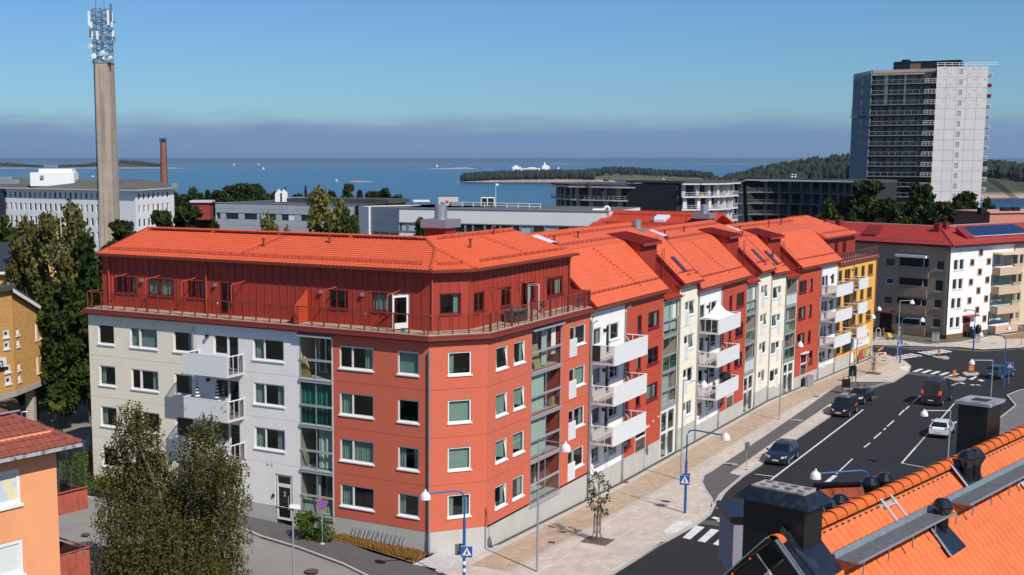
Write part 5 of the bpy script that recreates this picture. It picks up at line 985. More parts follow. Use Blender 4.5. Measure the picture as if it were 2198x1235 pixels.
def clutter(B, lst, Y, m0=None):
 for x, y, w_, hh in lst: k = Y/2781.; p = DY(x, y, Y); MB().box(p.x, p.x+w_*k, p.y, p.y+2, p.z-hh*k, p.z).build('roof_unit', m0 or random.choice((darkroof, galv, mat('unit_grey', (.16, .17, .18), .6))), B)
clutter(CB, ((1263, 392, 5, 8), (1289, 395, 22, 14), (1298, 384, 9, 6), (1314, 399, 30, 6), (1335, 398, 20, 10), (1347, 389, 14, 6), (1353, 388, 6, 6), (1360, 392, 100, 5), (1392, 388, 14, 9), (1408, 386, 8, 5), (1420, 383, 8, 8)), 293)
clutter(CB, ((1418, 386, 12, 10), (1440, 392, 8, 9), (1450, 390, 10, 10), (1462, 392, 10, 8)), 296); clutter(CD, ((1472, 392, 10, 5), (1482, 391, 18, 9), (1500, 390, 8, 5)), 284); clutter(CE, ((1570, 383, 10, 6), (1580, 384, 16, 8), (1602, 384, 12, 4), (1705, 388, 14, 7), (1722, 387, 8, 6), (1738, 387, 15, 8)), 325); clutter(CE, ((1699, 378, 3, 3), (1706, 378, 3, 3), (1700, 373, 2, 2), (1707, 374, 3, 2)), 326, white)
# ---- residential tower under construction
TY = 350; T0, T1, T2, T3 = DY(2122, 143, TY), DY(2012, 143, TY), DY(1872, 143, 358), DY(1833, 143, 375); zt = T0.z
TW = thing('tower_block', 'tall apartment tower still being built, pale panelled side and dark balcony front', 'tower block', (T1.x, T1.y, -6))
FT = Fr(T1, (T0-T1).xy.to_3d(), 1); LT = (T0-T1).xy.length; FU = Fr(T2, (T1-T2).xy.to_3d(), 1); LU = (T1-T2).xy.length; FL_ = Fr(T3, (T2-T3).xy.to_3d(), 1); LL = (T2-T3).xy.length
panelw = mat('pale_tower_panel', (.56, .53, .52), .8, noise=(.6, .05), rnd=.03); fl = 2.77; nf = 18; hs = [(6.0, 6.95, zt-fl*k-2.0, zt-fl*k-.65) for k in range(nf)]
for k in range(nf):
 for i in range(5): mb = MB(); wall(mb, FT, LT*i/5+.03, LT*(i+1)/5-.03, zt-fl*(k+1)+.03, zt-fl*k-.03, [hs[k]], 0, .2, .06); mb.build('facade_panel', panelw, TW)
 simplewin(FT, *hs[k], TW, mat('dark_frame', (.05, .05, .055), .5), fw=.08)
 if k < 4:   # brackets left on the upper panels
  mb = MB()
  for i in range(10): a = .6+i*1.35; mb.fb(FT, a, a+.45, zt-fl*k-(.7 if i % 2 else 1.9), zt-fl*k-(.58 if i % 2 else 1.78), 0, .06)
  mb.build('bracket', mat('bracket_grey', (.30, .32, .36), .5), TW)['kind'] = 'stuff'
MB().ext([FT.P(0, -8, -.1), FT.P(LT, -8, -.1), FT.P(LT, -8, -22), FL_.P(0, -8, -.1), FL_.P(LL, -8, -.3), FU.P(0, -8, -1.4), FU.P(LU, -8, -1.4)], (0, 0, zt+7.6)).build('core', concrete, TW)
dk = mat('tower_panel_dark', (.25, .25, .265), .8, noise=(.5, .06))
for k in range(17): MB().fb(FL_, .05, LL-.05, zt-2.0-fl*(k+1)+.03, zt-2.0-fl*k-.03, -.2, 0).build('facade_panel', dk, TW); MB().fb(FL_, 8.5, 9.3, zt-2.0-fl*k-1.9, zt-2.0-fl*k-.6, -.05, .03).build('window', darkglass, TW)
brn = mat('tower_brown_wall', (.10, .06, .035), .85); gr_ = mat('tower_rail', (.32, .33, .34), .4); wwin = mat('tower_pane', (.10, .115, .125), .15)
MB().fb(FU, 0, LU, -8, zt-1.2, -1.45, -1.35).build('wall', brn, TW)
for k in range(17):
 z0 = zt-1.6-fl*(k+1); MB().fb(FU, -.2, LU*.86, z0-.05, z0+.18, -1.4, .35).build('balcony_slab', mat('tower_slab', (.22, .20, .19), .8), TW);
 if k < 3: MB().fb(FU, LU*.2, LU*.25, z0+.2, z0+fl, -1.4, -1.2).fb(FU, LU*.5, LU*.53, z0+.2, z0+fl, -1.4, -1.2).build('pier', white, TW)
 for a, b in ((.04, .14), (.15, .2), (.27, .35), (.39, .47), (.52, .7), (.73, .79), (.82, .9)): MB().fb(FU, LU*a, LU*b, z0+.45, z0+2.3, -1.36, -1.25).build('window', wwin if random.random() < .7 else darkglass, TW)
 mb = MB()
 for i in range(9): a = LU*.86*i/8; mb.fb(FU, a, a+.07, z0+.15, z0+1.2, .28, .34)
 mb.fb(FU, 0, LU*.86, z0+1.12, z0+1.2, .26, .36); mb.build('railing', gr_, TW); MB().face([FU.P(0, z0+.2, .31), FU.P(LU*.86, z0+.2, .31), FU.P(LU*.86, z0+1.1, .31), FU.P(0, z0+1.1, .31)]).build('glass_rail', CLEAR, TW)
 cb = MB().fb(FU, LU*.84, LU*1.0, z0-.05, z0+.18, -1.4, 1.2).build('corner_balcony', gr_, TW); mb = MB()
 for i in range(4): a = LU*(.84+.16*i/3); mb.fb(FU, a-.05, a+.05, z0+.15, z0+1.15, 1.1, 1.18)
 mb.fb(FU, LU*.84, LU, z0+1.08, z0+1.18, 1.08, 1.2).fb(FU, LU*.84, LU, z0+.6, z0+.66, 1.1, 1.18).build('railing', white, cb)
 rb = MB().fb(FT, LT, LT+1.5, zt-fl*(k+1)-.1, zt-fl*(k+1)+.12, -4, -.8).build('side_balcony', gr_, TW); red = k in (1, 2, 13)
 MB().fb(FT, LT+1.42, LT+1.5, zt-fl*(k+1)+.1, zt-fl*(k+1)+1.1, -4, -.8).fb(FT, LT, LT+1.7, zt-fl*(k+1)+1.0, zt-fl*(k+1)+1.1, -.9, -.8).fb(FT, LT, LT+1.7, zt-fl*(k+1)+.55, zt-fl*(k+1)+.63, -.9, -.8).build('railing', mat('red_rail', (.45, .03, .04), .5) if red else white, rb)
mb = MB();
for F, L, z, v in ((FT, LT, zt, 0), (FL_, LL, zt-1.8, 0)):
 for i in range(8): a = L*i/7; mb.fb(F, a-.04, a+.04, z-.8, z+1.1, v+.05, v+.12)
 for q in (.45, .95): mb.fb(F, -.2, L+2.6 if F is FT else L, z+q, z+q+.09, v+.05, v+.13)
mb.build('guard_rail', white, TW)
MB().fb(FU, 5, LU+5.5, zt-2.4, zt+1.6, -9, -3.4).fb(FU, 5, LU+5.5, zt+1.6, zt+1.8, -9.3, -3.2).build('roof_plant_room', black, TW); MB().fb(FU, LU*.56, LU*.72, zt-2.0, zt+1.2, -3.4, -3.2).build('brown_panel', brown, TW); MB().lathe(FU.P(8, zt+1.8, -5), [(1.3, 0), (1.3, .3), (1.0, .6), (0, .7)], 12).build('roof_fan', black, TW)
MB().fb(FU, 0, LU*.8, zt-1.9, zt-1.5, -1.4, .2).build('roof_slab', mat('raw_timber', (.42, .33, .22), .8), TW)
p = DY(1826, 250, 362); FX = Fr(p, (1, -.02, 0)); mb = MB(); kx = 362/2781.
mb.fb(FX, 0, 34*kx, p.z-.3, p.z, -.6, .4)
for i in range(5): a = 34*kx*i/4; mb.fb(FX, a, a+.08, p.z, p.z+1.1+(1.3 if i in (0, 3) else 0), .3, .38)
mb.fb(FX, 0, 34*kx, p.z+1.05, p.z+1.15, .3, .38)
tag(mb.build('mast_platform', mat('platform_steel', (.06, .06, .065), .6), org=p), 'dark climbing work platform hung high on the left side of the tower', 'work platform')
# ---- beige and white building with the red tiled roof
Kc = V((74.15, 179, 0)); FG = Fr(Kc, (-.595, .804, 0), -1); FH = Fr(Kc, (.816, .578, 0), 1)
RB = thing('apartment_building', 'beige and white apartment building with red tiled roof and solar panels, past the junction', 'apartment building', (Kc.x, Kc.y, -1.6))
beige = stucco('beige_render', (.40, .30, .215)); beige2 = stucco('pale_beige_render', (.68, .54, .38)); whiteb = stucco('bright_white_render', (.84, .82, .79)); beigep = mat('beige_panel', (.36, .26, .19), .8, noise=(3, .08)); brickframe = mat('brick_frame', (.45, .27, .16), .7)
ez = FG.px(2036, 527)[1]; zg0 = -1.6; P5 = lambda x, y: (1860+x/8.235, 470+y/8.235); P6 = lambda x, y: (1860+x/8.235, 600+y/8.235); P7 = lambda x, y: (2030+x/7.72, 460+y/7.72); P8 = lambda x, y: (2030+x/7.72, 600+y/7.72)
hg = [frpx(FG, P5(1230, 725), P5(1375, 915)), frpx(FG, P5(1205, 1065), P5(1355, 1290)), frpx(FG, P6(1185, 335), P6(1330, 520)), frpx(FG, P6(1160, 680), P6(1305, 860)), frpx(FG, P5(352, 700), P5(495, 832)), frpx(FG, P5(335, 1035), P5(480, 1160)), frpx(FG, P6(320, 300), P6(440, 420))]
lgs = [frpx(FG, P5(585, 660), P5(1095, 860)), frpx(FG, P5(570, 1030), P5(1075, 1200)), frpx(FG, P6(540, 310), P6(1050, 470)), frpx(FG, P6(520, 660), P6(1030, 820))]
pz1 = FG.px(*P6(1200, 970))[1]
drr = frpx(FG, P6(235, 580), P6(440, 950))
wall1(FG, 0, 32, pz1, ez+.2, hg+lgs+[drr], beige, RB); wall1(FG, -.02, 32, -5, pz1, [drr], brown, RB, .05)
for i, q in enumerate(hg): simplewin(FG, *q, RB, beige2 if i < 4 else (white if i == 5 else brown), 0, darkglass if i < 4 else mat('blue_pane', (.02, .06, .12), .1), sill=beige2 if i < 4 else None, fw=.12)
for i, q in enumerate(lgs):
 mb = MB(); a0, a1, z0, z1 = q; z0 -= .9
 for P_ in (((a0, 0), (a0, -1.6)), ((a1, 0), (a1, -1.6)), ((a0, -1.6), (a1, -1.6))): mb.face([FG.P(P_[0][0], z0, P_[0][1]), FG.P(P_[1][0], z0, P_[1][1]), FG.P(P_[1][0], z1, P_[1][1]), FG.P(P_[0][0], z1, P_[0][1])])
 lo = mb.build('loggia', mat('loggia_grey', (.32, .31, .32), .8), RB)
 for a, b in ((.03, .22), (.28, .42), (.55, .75)): MB().fb(FG, a0+(a1-a0)*a, a0+(a1-a0)*b, z0+.3, z1-.3, -1.6, -1.5).build('window', darkglass, lo)
 t = frpx(FG, [P5(565, 857), P5(550, 1205-.1), P6(527, 462), P6(502, 812)][i], [P5(1098, 1040), P5(1060, 1390), P6(1050, 640), P6(1025, 1005)][i])
 b = MB().fb(FG, t[0], t[1], t[2], t[3], .06, .16).build('balcony_front', beigep, RB); MB().fb(FG, t[0], t[1], t[2], t[2]+.15, -1.5, .1).build('balcony_slab', beigep, b)
 MB().tube([FG.P(a0+.8, z0+.5, -.1), FG.P(a0+.8, z1-.2, -.1)], .06, 5).build('column', white, b)
a0, a1, z0, z1 = lgs[0]; MB().fb(FG, a0-.1, a1+.1, z1, z1+.35, 0, 1.1).build('balcony_roof', white, RB)
o = simplewin(FG, *drr, RB, mat('dark_red_door', (.13, .02, .018), .6), 0, dark, 'entrance_door', .16); MB().fb(FG, (drr[0]+drr[1])/2-.1, (drr[0]+drr[1])/2+.1, drr[2], drr[3]-1, -.15, -.05).fb(FG, drr[0], drr[1], drr[3]-1.1, drr[3]-.95, -.15, -.05).build('door_post', MATS['dark_red_door'], o); MB().fb(FG, drr[0]-.9, drr[1]+.3, drr[3], drr[3]+.22, 0, 1.2).build('door_canopy', MATS['dark_red_door'], RB)
hh_ = []; ht = []
for x, y in ((140, 760), (235, 750), (118, 1080), (215, 1070)): hh_.append(frpx(FH, P7(x, y), P7(x+63, y+165)))
for x, y in ((95, 318), (190, 308), (70, 635), (170, 625)): hh_.append(frpx(FH, P8(x, y), P8(x+60, y+165)))
for x, y in ((550, 580), (405, 745), (680, 728), (530, 900), (655, 1032), (383, 1070)): ht.append(frpx(FH, P7(x, y), P7(x+62, y+110)))
for x, y in ((508, 130), (635, 265), (360, 295), (488, 450), (608, 595)): ht.append(frpx(FH, P8(x, y), P8(x+60, y+110)))
wx = FH.px(*P7(1125, 700))[0]; px1 = FH.px(*P8(300, 880))[1]; dh = frpx(FH, P8(292, 620), P8(392, 985)); lx0 = FH.px(*P7(775, 800))[0]
lw = [frpx(FH, P7(780, 665), P7(1120, 850)), frpx(FH, P7(755, 1000), P7(1105, 1160)), frpx(FH, P8(735, 225), P8(1085, 400)), frpx(FH, P8(705, 530), P8(1060, 715))]
wall1(FH, 0, wx, px1, ez+.2, hh_+ht+[dh]+lw, whiteb, RB); wall1(FH, 0, 40, -5, px1, [dh], brown, RB, .04)
for q in hh_: simplewin(FH, *q, RB, white, fw=.08, sill=white)
for q in ht: simplewin(FH, *q, RB, brickframe, fw=.14, rec=.02, v=.05)
hx = []
for x, y in ((1145, 675), (1232, 668), (1120, 980), (1205, 970)): hx.append(frpx(FH, P7(x, y), P7(x+58, y+155)))
for x, y in ((1098, 200), (1185, 192), (1072, 505), (1160, 495)): hx.append(frpx(FH, P8(x, y), P8(x+55, y+155)))
hx += [(q[0]+5.2+k*0, q[1]+5.2, q[2], q[3]) for q in hx for k in (0,)]+[(q[0]+10.4, q[1]+10.4, q[2], q[3]) for q in hx]
wall1(FH, wx, 40, px1, ez+.2, hx, beige2, RB)
for q in hx: simplewin(FH, *q, RB, beige2, 0, random.choice((darkglass, mat('greenish_pane', (.18, .19, .12), .2))), fw=.08, sill=beige2)
for i, q in enumerate(lw):
 a0, a1, z0, z1 = q; mb = MB(); z0 -= .95
 for P_ in (((a0, 0), (a0, -1.5)), ((a1, 0), (a1, -1.5)), ((a0, -1.5), (a1, -1.5))): mb.face([FH.P(P_[0][0], z0, P_[0][1]), FH.P(P_[1][0], z0, P_[1][1]), FH.P(P_[1][0], z1, P_[1][1]), FH.P(P_[0][0], z1, P_[0][1])])
 lo = mb.build('loggia', whiteb, RB); simplewin(FH, a0+(a1-a0)*.55, a0+(a1-a0)*.8, z0+1, z1-.3, lo, white, -1.4, paleblind, rec=0); simplewin(FH, a0+.2, a0+1.2, z0+.2, z1-.3, lo, white, -1.4, rec=0)
 b = MB().fb(FH, a0+.1, a1+.05, z0-.2, z0+.95, 1.15, 1.25).build('balcony_front', mat('warm_beige_panel', (.60, .42, .30), .8, noise=(3, .06)), RB); MB().fb(FH, a0+.1, a0+.2, z0-.2, z0+.95, 0, 1.2).build('balcony_side', beigep, b); MB().fb(FH, a0+.1, a1+.05, z0-.25, z0-.1, 0, 1.2).build('balcony_slab', beigep, b)
 if i in (1, 2): MB().face([FH.P(a0+.1, z0+.95, 1.2), FH.P(a1, z0+.95, 1.2), FH.P(a1, z1-.05, 1.2), FH.P(a0+.1, z1-.05, 1.2)]).build('glass_sheet', CLEAR, b)
a0, a1, z0, z1 = lw[0]; MB().hexa([FH.P(a0, z1, 0), FH.P(a1+.2, z1, 0), FH.P(a1+.2, z1-.05, 1.6), FH.P(a0, z1-.05, 1.6), FH.P(a0, z1+.3, 0), FH.P(a1+.2, z1+.3, 0), FH.P(a1+.2, z1+.08, 1.6), FH.P(a0, z1+.08, 1.6)]).build('balcony_roof', beige2, RB)
redd = mat('red_door', (.40, .035, .03), .5); o = simplewin(FH, *dh, RB, redd, 0, dark, 'entrance_door', .14); MB().fb(FH, dh[0], dh[1], dh[3]-1.1, dh[3]-.9, -.16, -.06).fb(FH, dh[0]+.55, dh[0]+.7, dh[2], dh[3]-1, -.16, -.06).build('door_post', redd, o); MB().fb(FH, dh[0]-.3, dh[1]+.9, dh[3], dh[3]+.2, 0, .9).build('door_canopy', redd, RB)
bl_ = P7(235, 630); bx_ = FH.px(*bl_); MB().ext([FH.P(bx_[0]-.2, bx_[1]-.3, .01), FH.P(bx_[0]+.25, bx_[1]-.3, .01), FH.P(bx_[0]+.05, bx_[1]+.6, .01)], FH.n*.03).build('blue_emblem', mat('pale_blue_mark', (.45, .55, .85), .6), RB)
redt = mat('red_roof_tile', (.40, .040, .030), .6, noise=(.5, .06), rnd=.05); OV = .7; kr = .47; hw = 5.6
c_ = isect(FG, OV, FH, OV); c_.z = ez; rdg = isect(FG, OV-hw-OV, FH, OV-hw-OV); zR = ez+.36*(hw+OV); rdg.z = zR
roof_plane([c_, FG.P(34, ez, OV), FG.P(34, zR, -hw), rdg], FG.d, RB, redt, tw=.36, tl=.38); roof_plane([c_, FH.P(42, ez, OV), FH.P(42, zR, -hw), rdg], FH.d, RB, redt, tw=.36, tl=.38)
MB().face([FG.P(34, ez, -2*hw-OV), FG.P(2*hw, ez, -2*hw-OV), rdg, FG.P(34, zR, -hw)]).face([FH.P(42, ez, -2*hw-OV), FH.P(2*hw, ez, -2*hw-OV), rdg, FH.P(42, zR, -hw)]).build('roof_slope', redt, RB)
ridge(rdg, FG.P(34, zR, -hw), RB, mat('pale_ridge', (.42, .30, .27), .7), .1); ridge(rdg, FH.P(42, zR, -hw), RB, MATS['pale_ridge'], .12); MB().tube([c_+V((0, 0, .05)), rdg+V((0, 0, .05))], .1, 6).build('hip_flashing', black, RB)
for F in (FG, FH): MB().fb(F, 0, 38, ez-.25, ez-.03, OV-.1, OV+.1).build('eave_gutter', black, RB); MB().fb(F, .0, 38, ez-.2, ez-.05, 0, OV-.1).build('eave_soffit', sheetred, RB); snowguard(F.P(1, ez+.36*1.0, OV-1.0), F.P(38, ez+.36*1.0, OV-1.0), V((0, 0, 1)), RB, mat('grey_red_rail', (.30, .16, .15), .5), .25)
pipe(FG, -.02, -1.4, ez-.9, .12, .07, black, (.2, .5), RB, False); pipe(FH, wx, -1.4, ez-.9, .12, .06, mat('brown_pipe', (.12, .07, .05), .5), (.2, .5), RB, False)
for F, a, v, w_ in ((FG, FG.px(1885, 505, -1.4)[0], -1.4, 2.4), (FH, 5.2, -1.5, 1.9)): z = ez+.36*(OV-v); MB().ext([F.P(a, z-.4, v+.6), F.P(a+w_, z-.4, v+.6), F.P(a+w_, z+.9, v-1.2), F.P(a, z+.9, v-1.2)], (0, 0, .55)).build('roof_hood', sheetred, RB)
for F, a, v in ((FG, 21, -4.2), (FG, 23.5, -4.2), (FH, 3.4, -4.6), (FH, 5.2, -4.6), (FG, 28, -5.3)): z = ez+.36*(OV-v); MB().fb(F, a, a+.8, z-.6, z+.9, v-.5, v+.4).build('chimney', sheetred, RB)
solar = mat('solar_glass', (.010, .028, .075), .12, noise=(.5, .2), spec=.8)
a_, b_ = FH.px(*P7(410, 110), -3.9)[0], 24
for j in range(2):
 for i in range(15):
  a = 8.0-j*.0+i*1.05; v0_ = -4.75+j*1.75; q = [FH.P(a, ez+.36*(OV-v)+.12, v) for a, v in ((a, v0_), (a+1.0, v0_), (a+1.0, v0_+1.68), (a, v0_+1.68))]; MB().ext(q, (0, 0, .05)).build('solar_panel', solar, RB)
mb = MB(); mb.tube([FH.P(8-.05, ez+.36*(OV+1.3)+.2, -1.3), FH.P(24, ez+.36*(OV+1.3)+.2, -1.3)], .05, 4).tube([FH.P(7.95, ez+.36*(OV+1.3)+.2, -1.3), FH.P(7.95, ez+.36*(OV+4.8)+.2, -4.8)], .04, 4); mb.build('panel_frame', white, RB)
MB().ext([FG.P(.3, -5, -.3), FG.P(34, -5, -.3), FG.P(34, -5, -11), FG.P(0, -5, -11)], (0, 0, ez+5)).build('core', dark, RB)
# roofs further right, behind
o = thing('red_roof_house', 'low house with pinkish red roof edge and black chimneys behind the solar panels', 'house', (DY(2170, 470, 215).x, 215, -4)); p = DY(2125, 458, 210); F = Fr(p, (1, .35, 0)); MB().fb(F, 0, 30, -5, p.z, -8, 0).build('wall', mat('pinkish_render', (.50, .22, .15), .8), o); MB().fb(F, -.3, 30, p.z, p.z+.25, -8.3, .3).build('roof', mat('pink_roof', (.52, .30, .24), .8), o)
for a in (-1.2, 3.4, 5.6): MB().fb(F, a, a+1.2, p.z-.2, p.z+.9, -1.6, -.6).build('chimney', black, o)
# ---- yellow brick building on pillars, far left
brk = mat('yellow_brick', (.70, .38, .115), .8, noise=(1.2, .06));
def brickpat(m, sc_):
 t = m.node_tree; b = t.nodes['Principled BSDF']; src = b.inputs['Base Color'].links[0].from_socket; tcn = N(t, 'ShaderNodeTexCoord'); sp_ = N(t, 'ShaderNodeSeparateXYZ'); cb = N(t, 'ShaderNodeCombineXYZ'); t.links.new(tcn.outputs['Object'], sp_.inputs[0])
 ad_ = N(t, 'ShaderNodeMath', operation='ADD'); t.links.new(sp_.outputs[0], ad_.inputs[0]); t.links.new(sp_.outputs[1], ad_.inputs[1]); t.links.new(ad_.outputs[0], cb.inputs[0]); t.links.new(sp_.outputs[2], cb.inputs[1])
 br = N(t, 'ShaderNodeTexBrick'); br.inputs['Scale'].default_value = sc_; br.inputs['Brick Width'].default_value = .25; br.inputs['Row Height'].default_value = .075; br.inputs['Mortar Size'].default_value = .008; br.inputs['Color1'].default_value = (1, 1, 1, 1); br.inputs['Color2'].default_value = (.80, .78, .74, 1); br.inputs['Mortar'].default_value = (.72, .70, .68, 1)
 t.links.new(cb.outputs[0], br.inputs[0]); mm = N(t, 'ShaderNodeMix', data_type='RGBA', blend_type='MULTIPLY'); mm.inputs[0].default_value = 1; t.links.new(src, mm.inputs[6]); t.links.new(br.outputs[0], mm.inputs[7]); t.links.new(mm.outputs[2], b.inputs['Base Color'])
brickpat(brk, .8)
yc = GP(78, 866); Yb = 104; ct = DY(34, 839, Yb); FYR = Fr(ct, (sin(radians(7.8)), cos(radians(7.8)), 0), 1); FYL = Fr(ct, (-sin(radians(19)), -cos(radians(19)), 0), -1)
YB = thing('brick_building', 'yellow brick building on concrete pillars with a white lettered sign', 'building', (ct.x, ct.y, 0)); Q = lambda x, y: (x/3.86, 580+y/3.86)
zb_ = ct.z; r1_ = FYR.px(105, 812); Lr = r1_[0]; zpk = FYR.px(25, 628)[1]; zlow = FYR.px(100, 674)[1]
hr = [frpx(FYR, Q(288, 435), Q(313, 575)), frpx(FYR, Q(323, 425), Q(350, 560)), frpx(FYR, Q(300, 712), Q(322, 850)), frpx(FYR, Q(335, 700), Q(358, 835)), frpx(FYR, Q(132, 485), Q(160, 535)), frpx(FYR, Q(137, 575), Q(163, 630)), frpx(FYR, Q(145, 772), Q(170, 825)), frpx(FYR, Q(148, 868), Q(175, 918))]
wall1(FYR, 0, Lr, zb_, zlow, hr, brk, YB, depth=.35); MB().face([FYR.P(0, zlow, 0), FYR.P(Lr, zlow, 0), FYR.P(0, zpk, 0)]).build('wall', brk, YB)
for q in hr: simplewin(FYR, *q, YB, white, 0, white, fw=.12, rec=.1, sill=white)
hl = [frpx(FYL, Q(25, 500), Q(75, 552)), frpx(FYL, Q(30, 595), Q(78, 648)), frpx(FYL, Q(37, 790), Q(88, 842)), frpx(FYL, Q(42, 885), Q(92, 938))]
wall1(FYL, 0, 14, zb_, zpk+.6, hl, brk, YB, depth=.35)
for q in hl: simplewin(FYL, *q, YB, white, 0, dark, fw=.16, rec=.05, sill=white)
mb = MB()
for i in range(int((zpk-zb_)/.16)): z = zb_+i*.16; mb.fb(FYR, -.03, .10, z, z+.075, -.02, .05)
mb.build('brick_quoin', brk, YB)['kind'] = 'stuff'
MB().ext([FYR.P(-.4, zpk+.25, .3), FYR.P(Lr+.3, zlow-.05, .3), FYR.P(Lr+.3, zlow-.05, -8), FYR.P(-.4, zpk+.25, -8)], (0, 0, .3)).build('roof', darkroof, YB); MB().ext([FYR.P(-.4, zpk+.05, .32), FYR.P(Lr+.3, zlow-.25, .32), FYR.P(Lr+.3, zlow+.05, .32), FYR.P(-.4, zpk+.35, .32)], FYR.n*.06).build('verge_board', white, YB); MB().fb(FYL, 0, 14, zpk+.25, zpk+.6, -6, .4).build('roof', darkroof, YB)
MB().ext([FYR.P(0, zb_-.45, .05), FYR.P(Lr, zb_-.45, .05), FYR.P(Lr, zb_-.45, -9), FYL.P(14, zb_-.45, .05)], (0, 0, .44)).build('floor_slab', mat('raw_concrete', (.42, .38, .33), .85, noise=(1, .1)), YB)
for p in (FYR.P(Lr*.72, 0, -.9), FYL.P(1.9, 0, -1.2), FYR.P(Lr*.3, 0, -5)): MB().box(p.x-.35, p.x+.35, p.y-.35, p.y+.35, -1.5, zb_-.45).build('pillar', MATS['raw_concrete'], YB)
sg = frpx(FYL, Q(0, 730), Q(38, 797)); s_ = MB().fb(FYL, sg[0], sg[0]+4.5, sg[2], sg[3], .05, .2).build('wall_sign', white, YB); text('a', FYL, sg[0]+.62, (sg[2]+sg[3])/2-.02, .21, 1.35, black, s_); MB().fb(FYL, sg[0], sg[0]+4.5, sg[2]-.28, sg[2]-.02, 0, .12).build('sign_bracket', black, YB)
MB().fb(FYR, Lr-.1, Lr+1.2, zlow-1.0, zlow-.5, -.5, .1).build('canopy_edge', white, YB)
# ---- yellow building behind it with dark roof
p = DY(-20, 582, 128); YH = thing('yellow_house', 'yellow rendered building with dark tiled roof half hidden by the leafy trees', 'building', (p.x, p.y, 0)); F = Fr(p, (1, .06, 0)); yellow2 = stucco('deep_yellow_render', (.70, .38, .08)); k = 128/2781.
wall1(F, -20, 120*k, -2, p.z, [], yellow2, YH); roof_plane([F.P(-20, p.z, .5), F.P(82*k+.2, p.z, .5), F.P(77*k, p.z+2.5, -6), F.P(-20, p.z+2.5, -6)], F.d, YH, mat('charcoal_tile', (.045, .048, .055), .5, rnd=.1), tw=.33, tl=.4); MB().fb(F, -20, 82*k, p.z-.3, p.z-.05, .4, .6).build('eave_gutter', white, YH); MB().fb(F, 42*k, 60*k, p.z-1.5, p.z-1.0, 0, 1.5).build('canopy', galv, YH)
FQ = Fr(DY(110, 640, 150), (1, .1, 0)); MB().fb(FQ, -2, 5.5, -2, DY(110, 585, 150).z, -8, 0).build('wall', yellow2, YH)
# ---- orange rendered house, lower left
cz = DY(119, 955, 53); FO = Fr(cz, (-sin(radians(39)), -cos(radians(39)), 0), -1); OH = thing('orange_house', 'orange rendered house with brown tiled hip roof and red balconies, lower left corner', 'house', (cz.x, cz.y, .5))
orr = stucco('orange_render', (.86, .36, .165)); zE = FO.px(119, 952)[1]
ho = [frpx(FO, (-30, 1018), (45, 1083)), frpx(FO, (-30, 1168), (51, 1232)), (frpx(FO, (-30, 1018), (45, 1083)))]
ho = [(ho[0][0], ho[0][1], FO.px(45, 1080)[1], FO.px(45, 1005)[1]), (ho[1][0], ho[1][1], FO.px(50, 1231)[1], FO.px(50, 1156)[1])]
wall1(FO, 0, 14, -1, zE+.6, ho, orr, OH)
for i, q in enumerate(ho):
 o = simplewin(FO, *q, OH, white, 0, MATS['pale_blind'] if i else poster('striped_blind', [(.55, .62, .68), (.75, .68, .45), (.5, .6, .7)], 2), fw=.16, rec=.05, sill=white)
FO2 = Fr(cz, (-FO.n.x, -FO.n.y, 0), 1); FO2 = FO2 if FO2.n.dot(FO.d) < 0 else Fr(cz, (-FO.n.x, -FO.n.y, 0), -1); wall1(FO2, 0, 12, -1, zE+.6, [], orr, OH)
brt = mat('brown_roof_tile', (.24, .06, .035), .75, noise=(2, .2), rnd=.1); ov = .75; ce = isect(FO, ov, FO2, ov); ce.z = zE; kr = .62; hp = isect(FO, -5.3, FO2, -5.3); hp.z = zE+kr*6.05
roof_plane([ce, FO.P(16, zE, ov), FO.P(16, zE+kr*6.05, -5.3), hp], FO.d, OH, brt, tw=.30, tl=.36, single=300); roof_plane([ce, FO2.P(14, zE, ov), hp], FO2.d, OH, brt, tw=.3, tl=.36)
ridge(ce, hp, OH, brt, .13); MB().fb(FO, -ov, 15, zE-.14, zE+.0, ov-.04, ov+.1).build('eave_gutter', mat('worn_gutter', (.42, .42, .43), .5, stain=((3, 3, 3), .9)), OH); MB().fb(FO, -ov, 15, zE-.2, zE-.12, 0, ov).build('eave_soffit', MATS['brown_base'], OH)
for t in (.28, .45, .62): p = ce+(hp-ce)*t; MB().tube([p+V((0, 0, .1)), p+V((0, 0, .32)), p+V((.2, .1, .32))], .03, 5).build('ridge_hook', galv, OH)
p0 = FO.P(.9, zE+kr*1.9, ov-1.9)+V((0, 0, .22)); MB().tube([p0, FO.P(9, zE+kr*1.9, ov-1.9)+V((0, 0, .22))], .05, 6).build('snow_rail', galv, OH)
oldred = mat('weathered_red', (.42, .085, .05), .8, noise=(4, .15), stain=((5, 5, 1.2), .3))
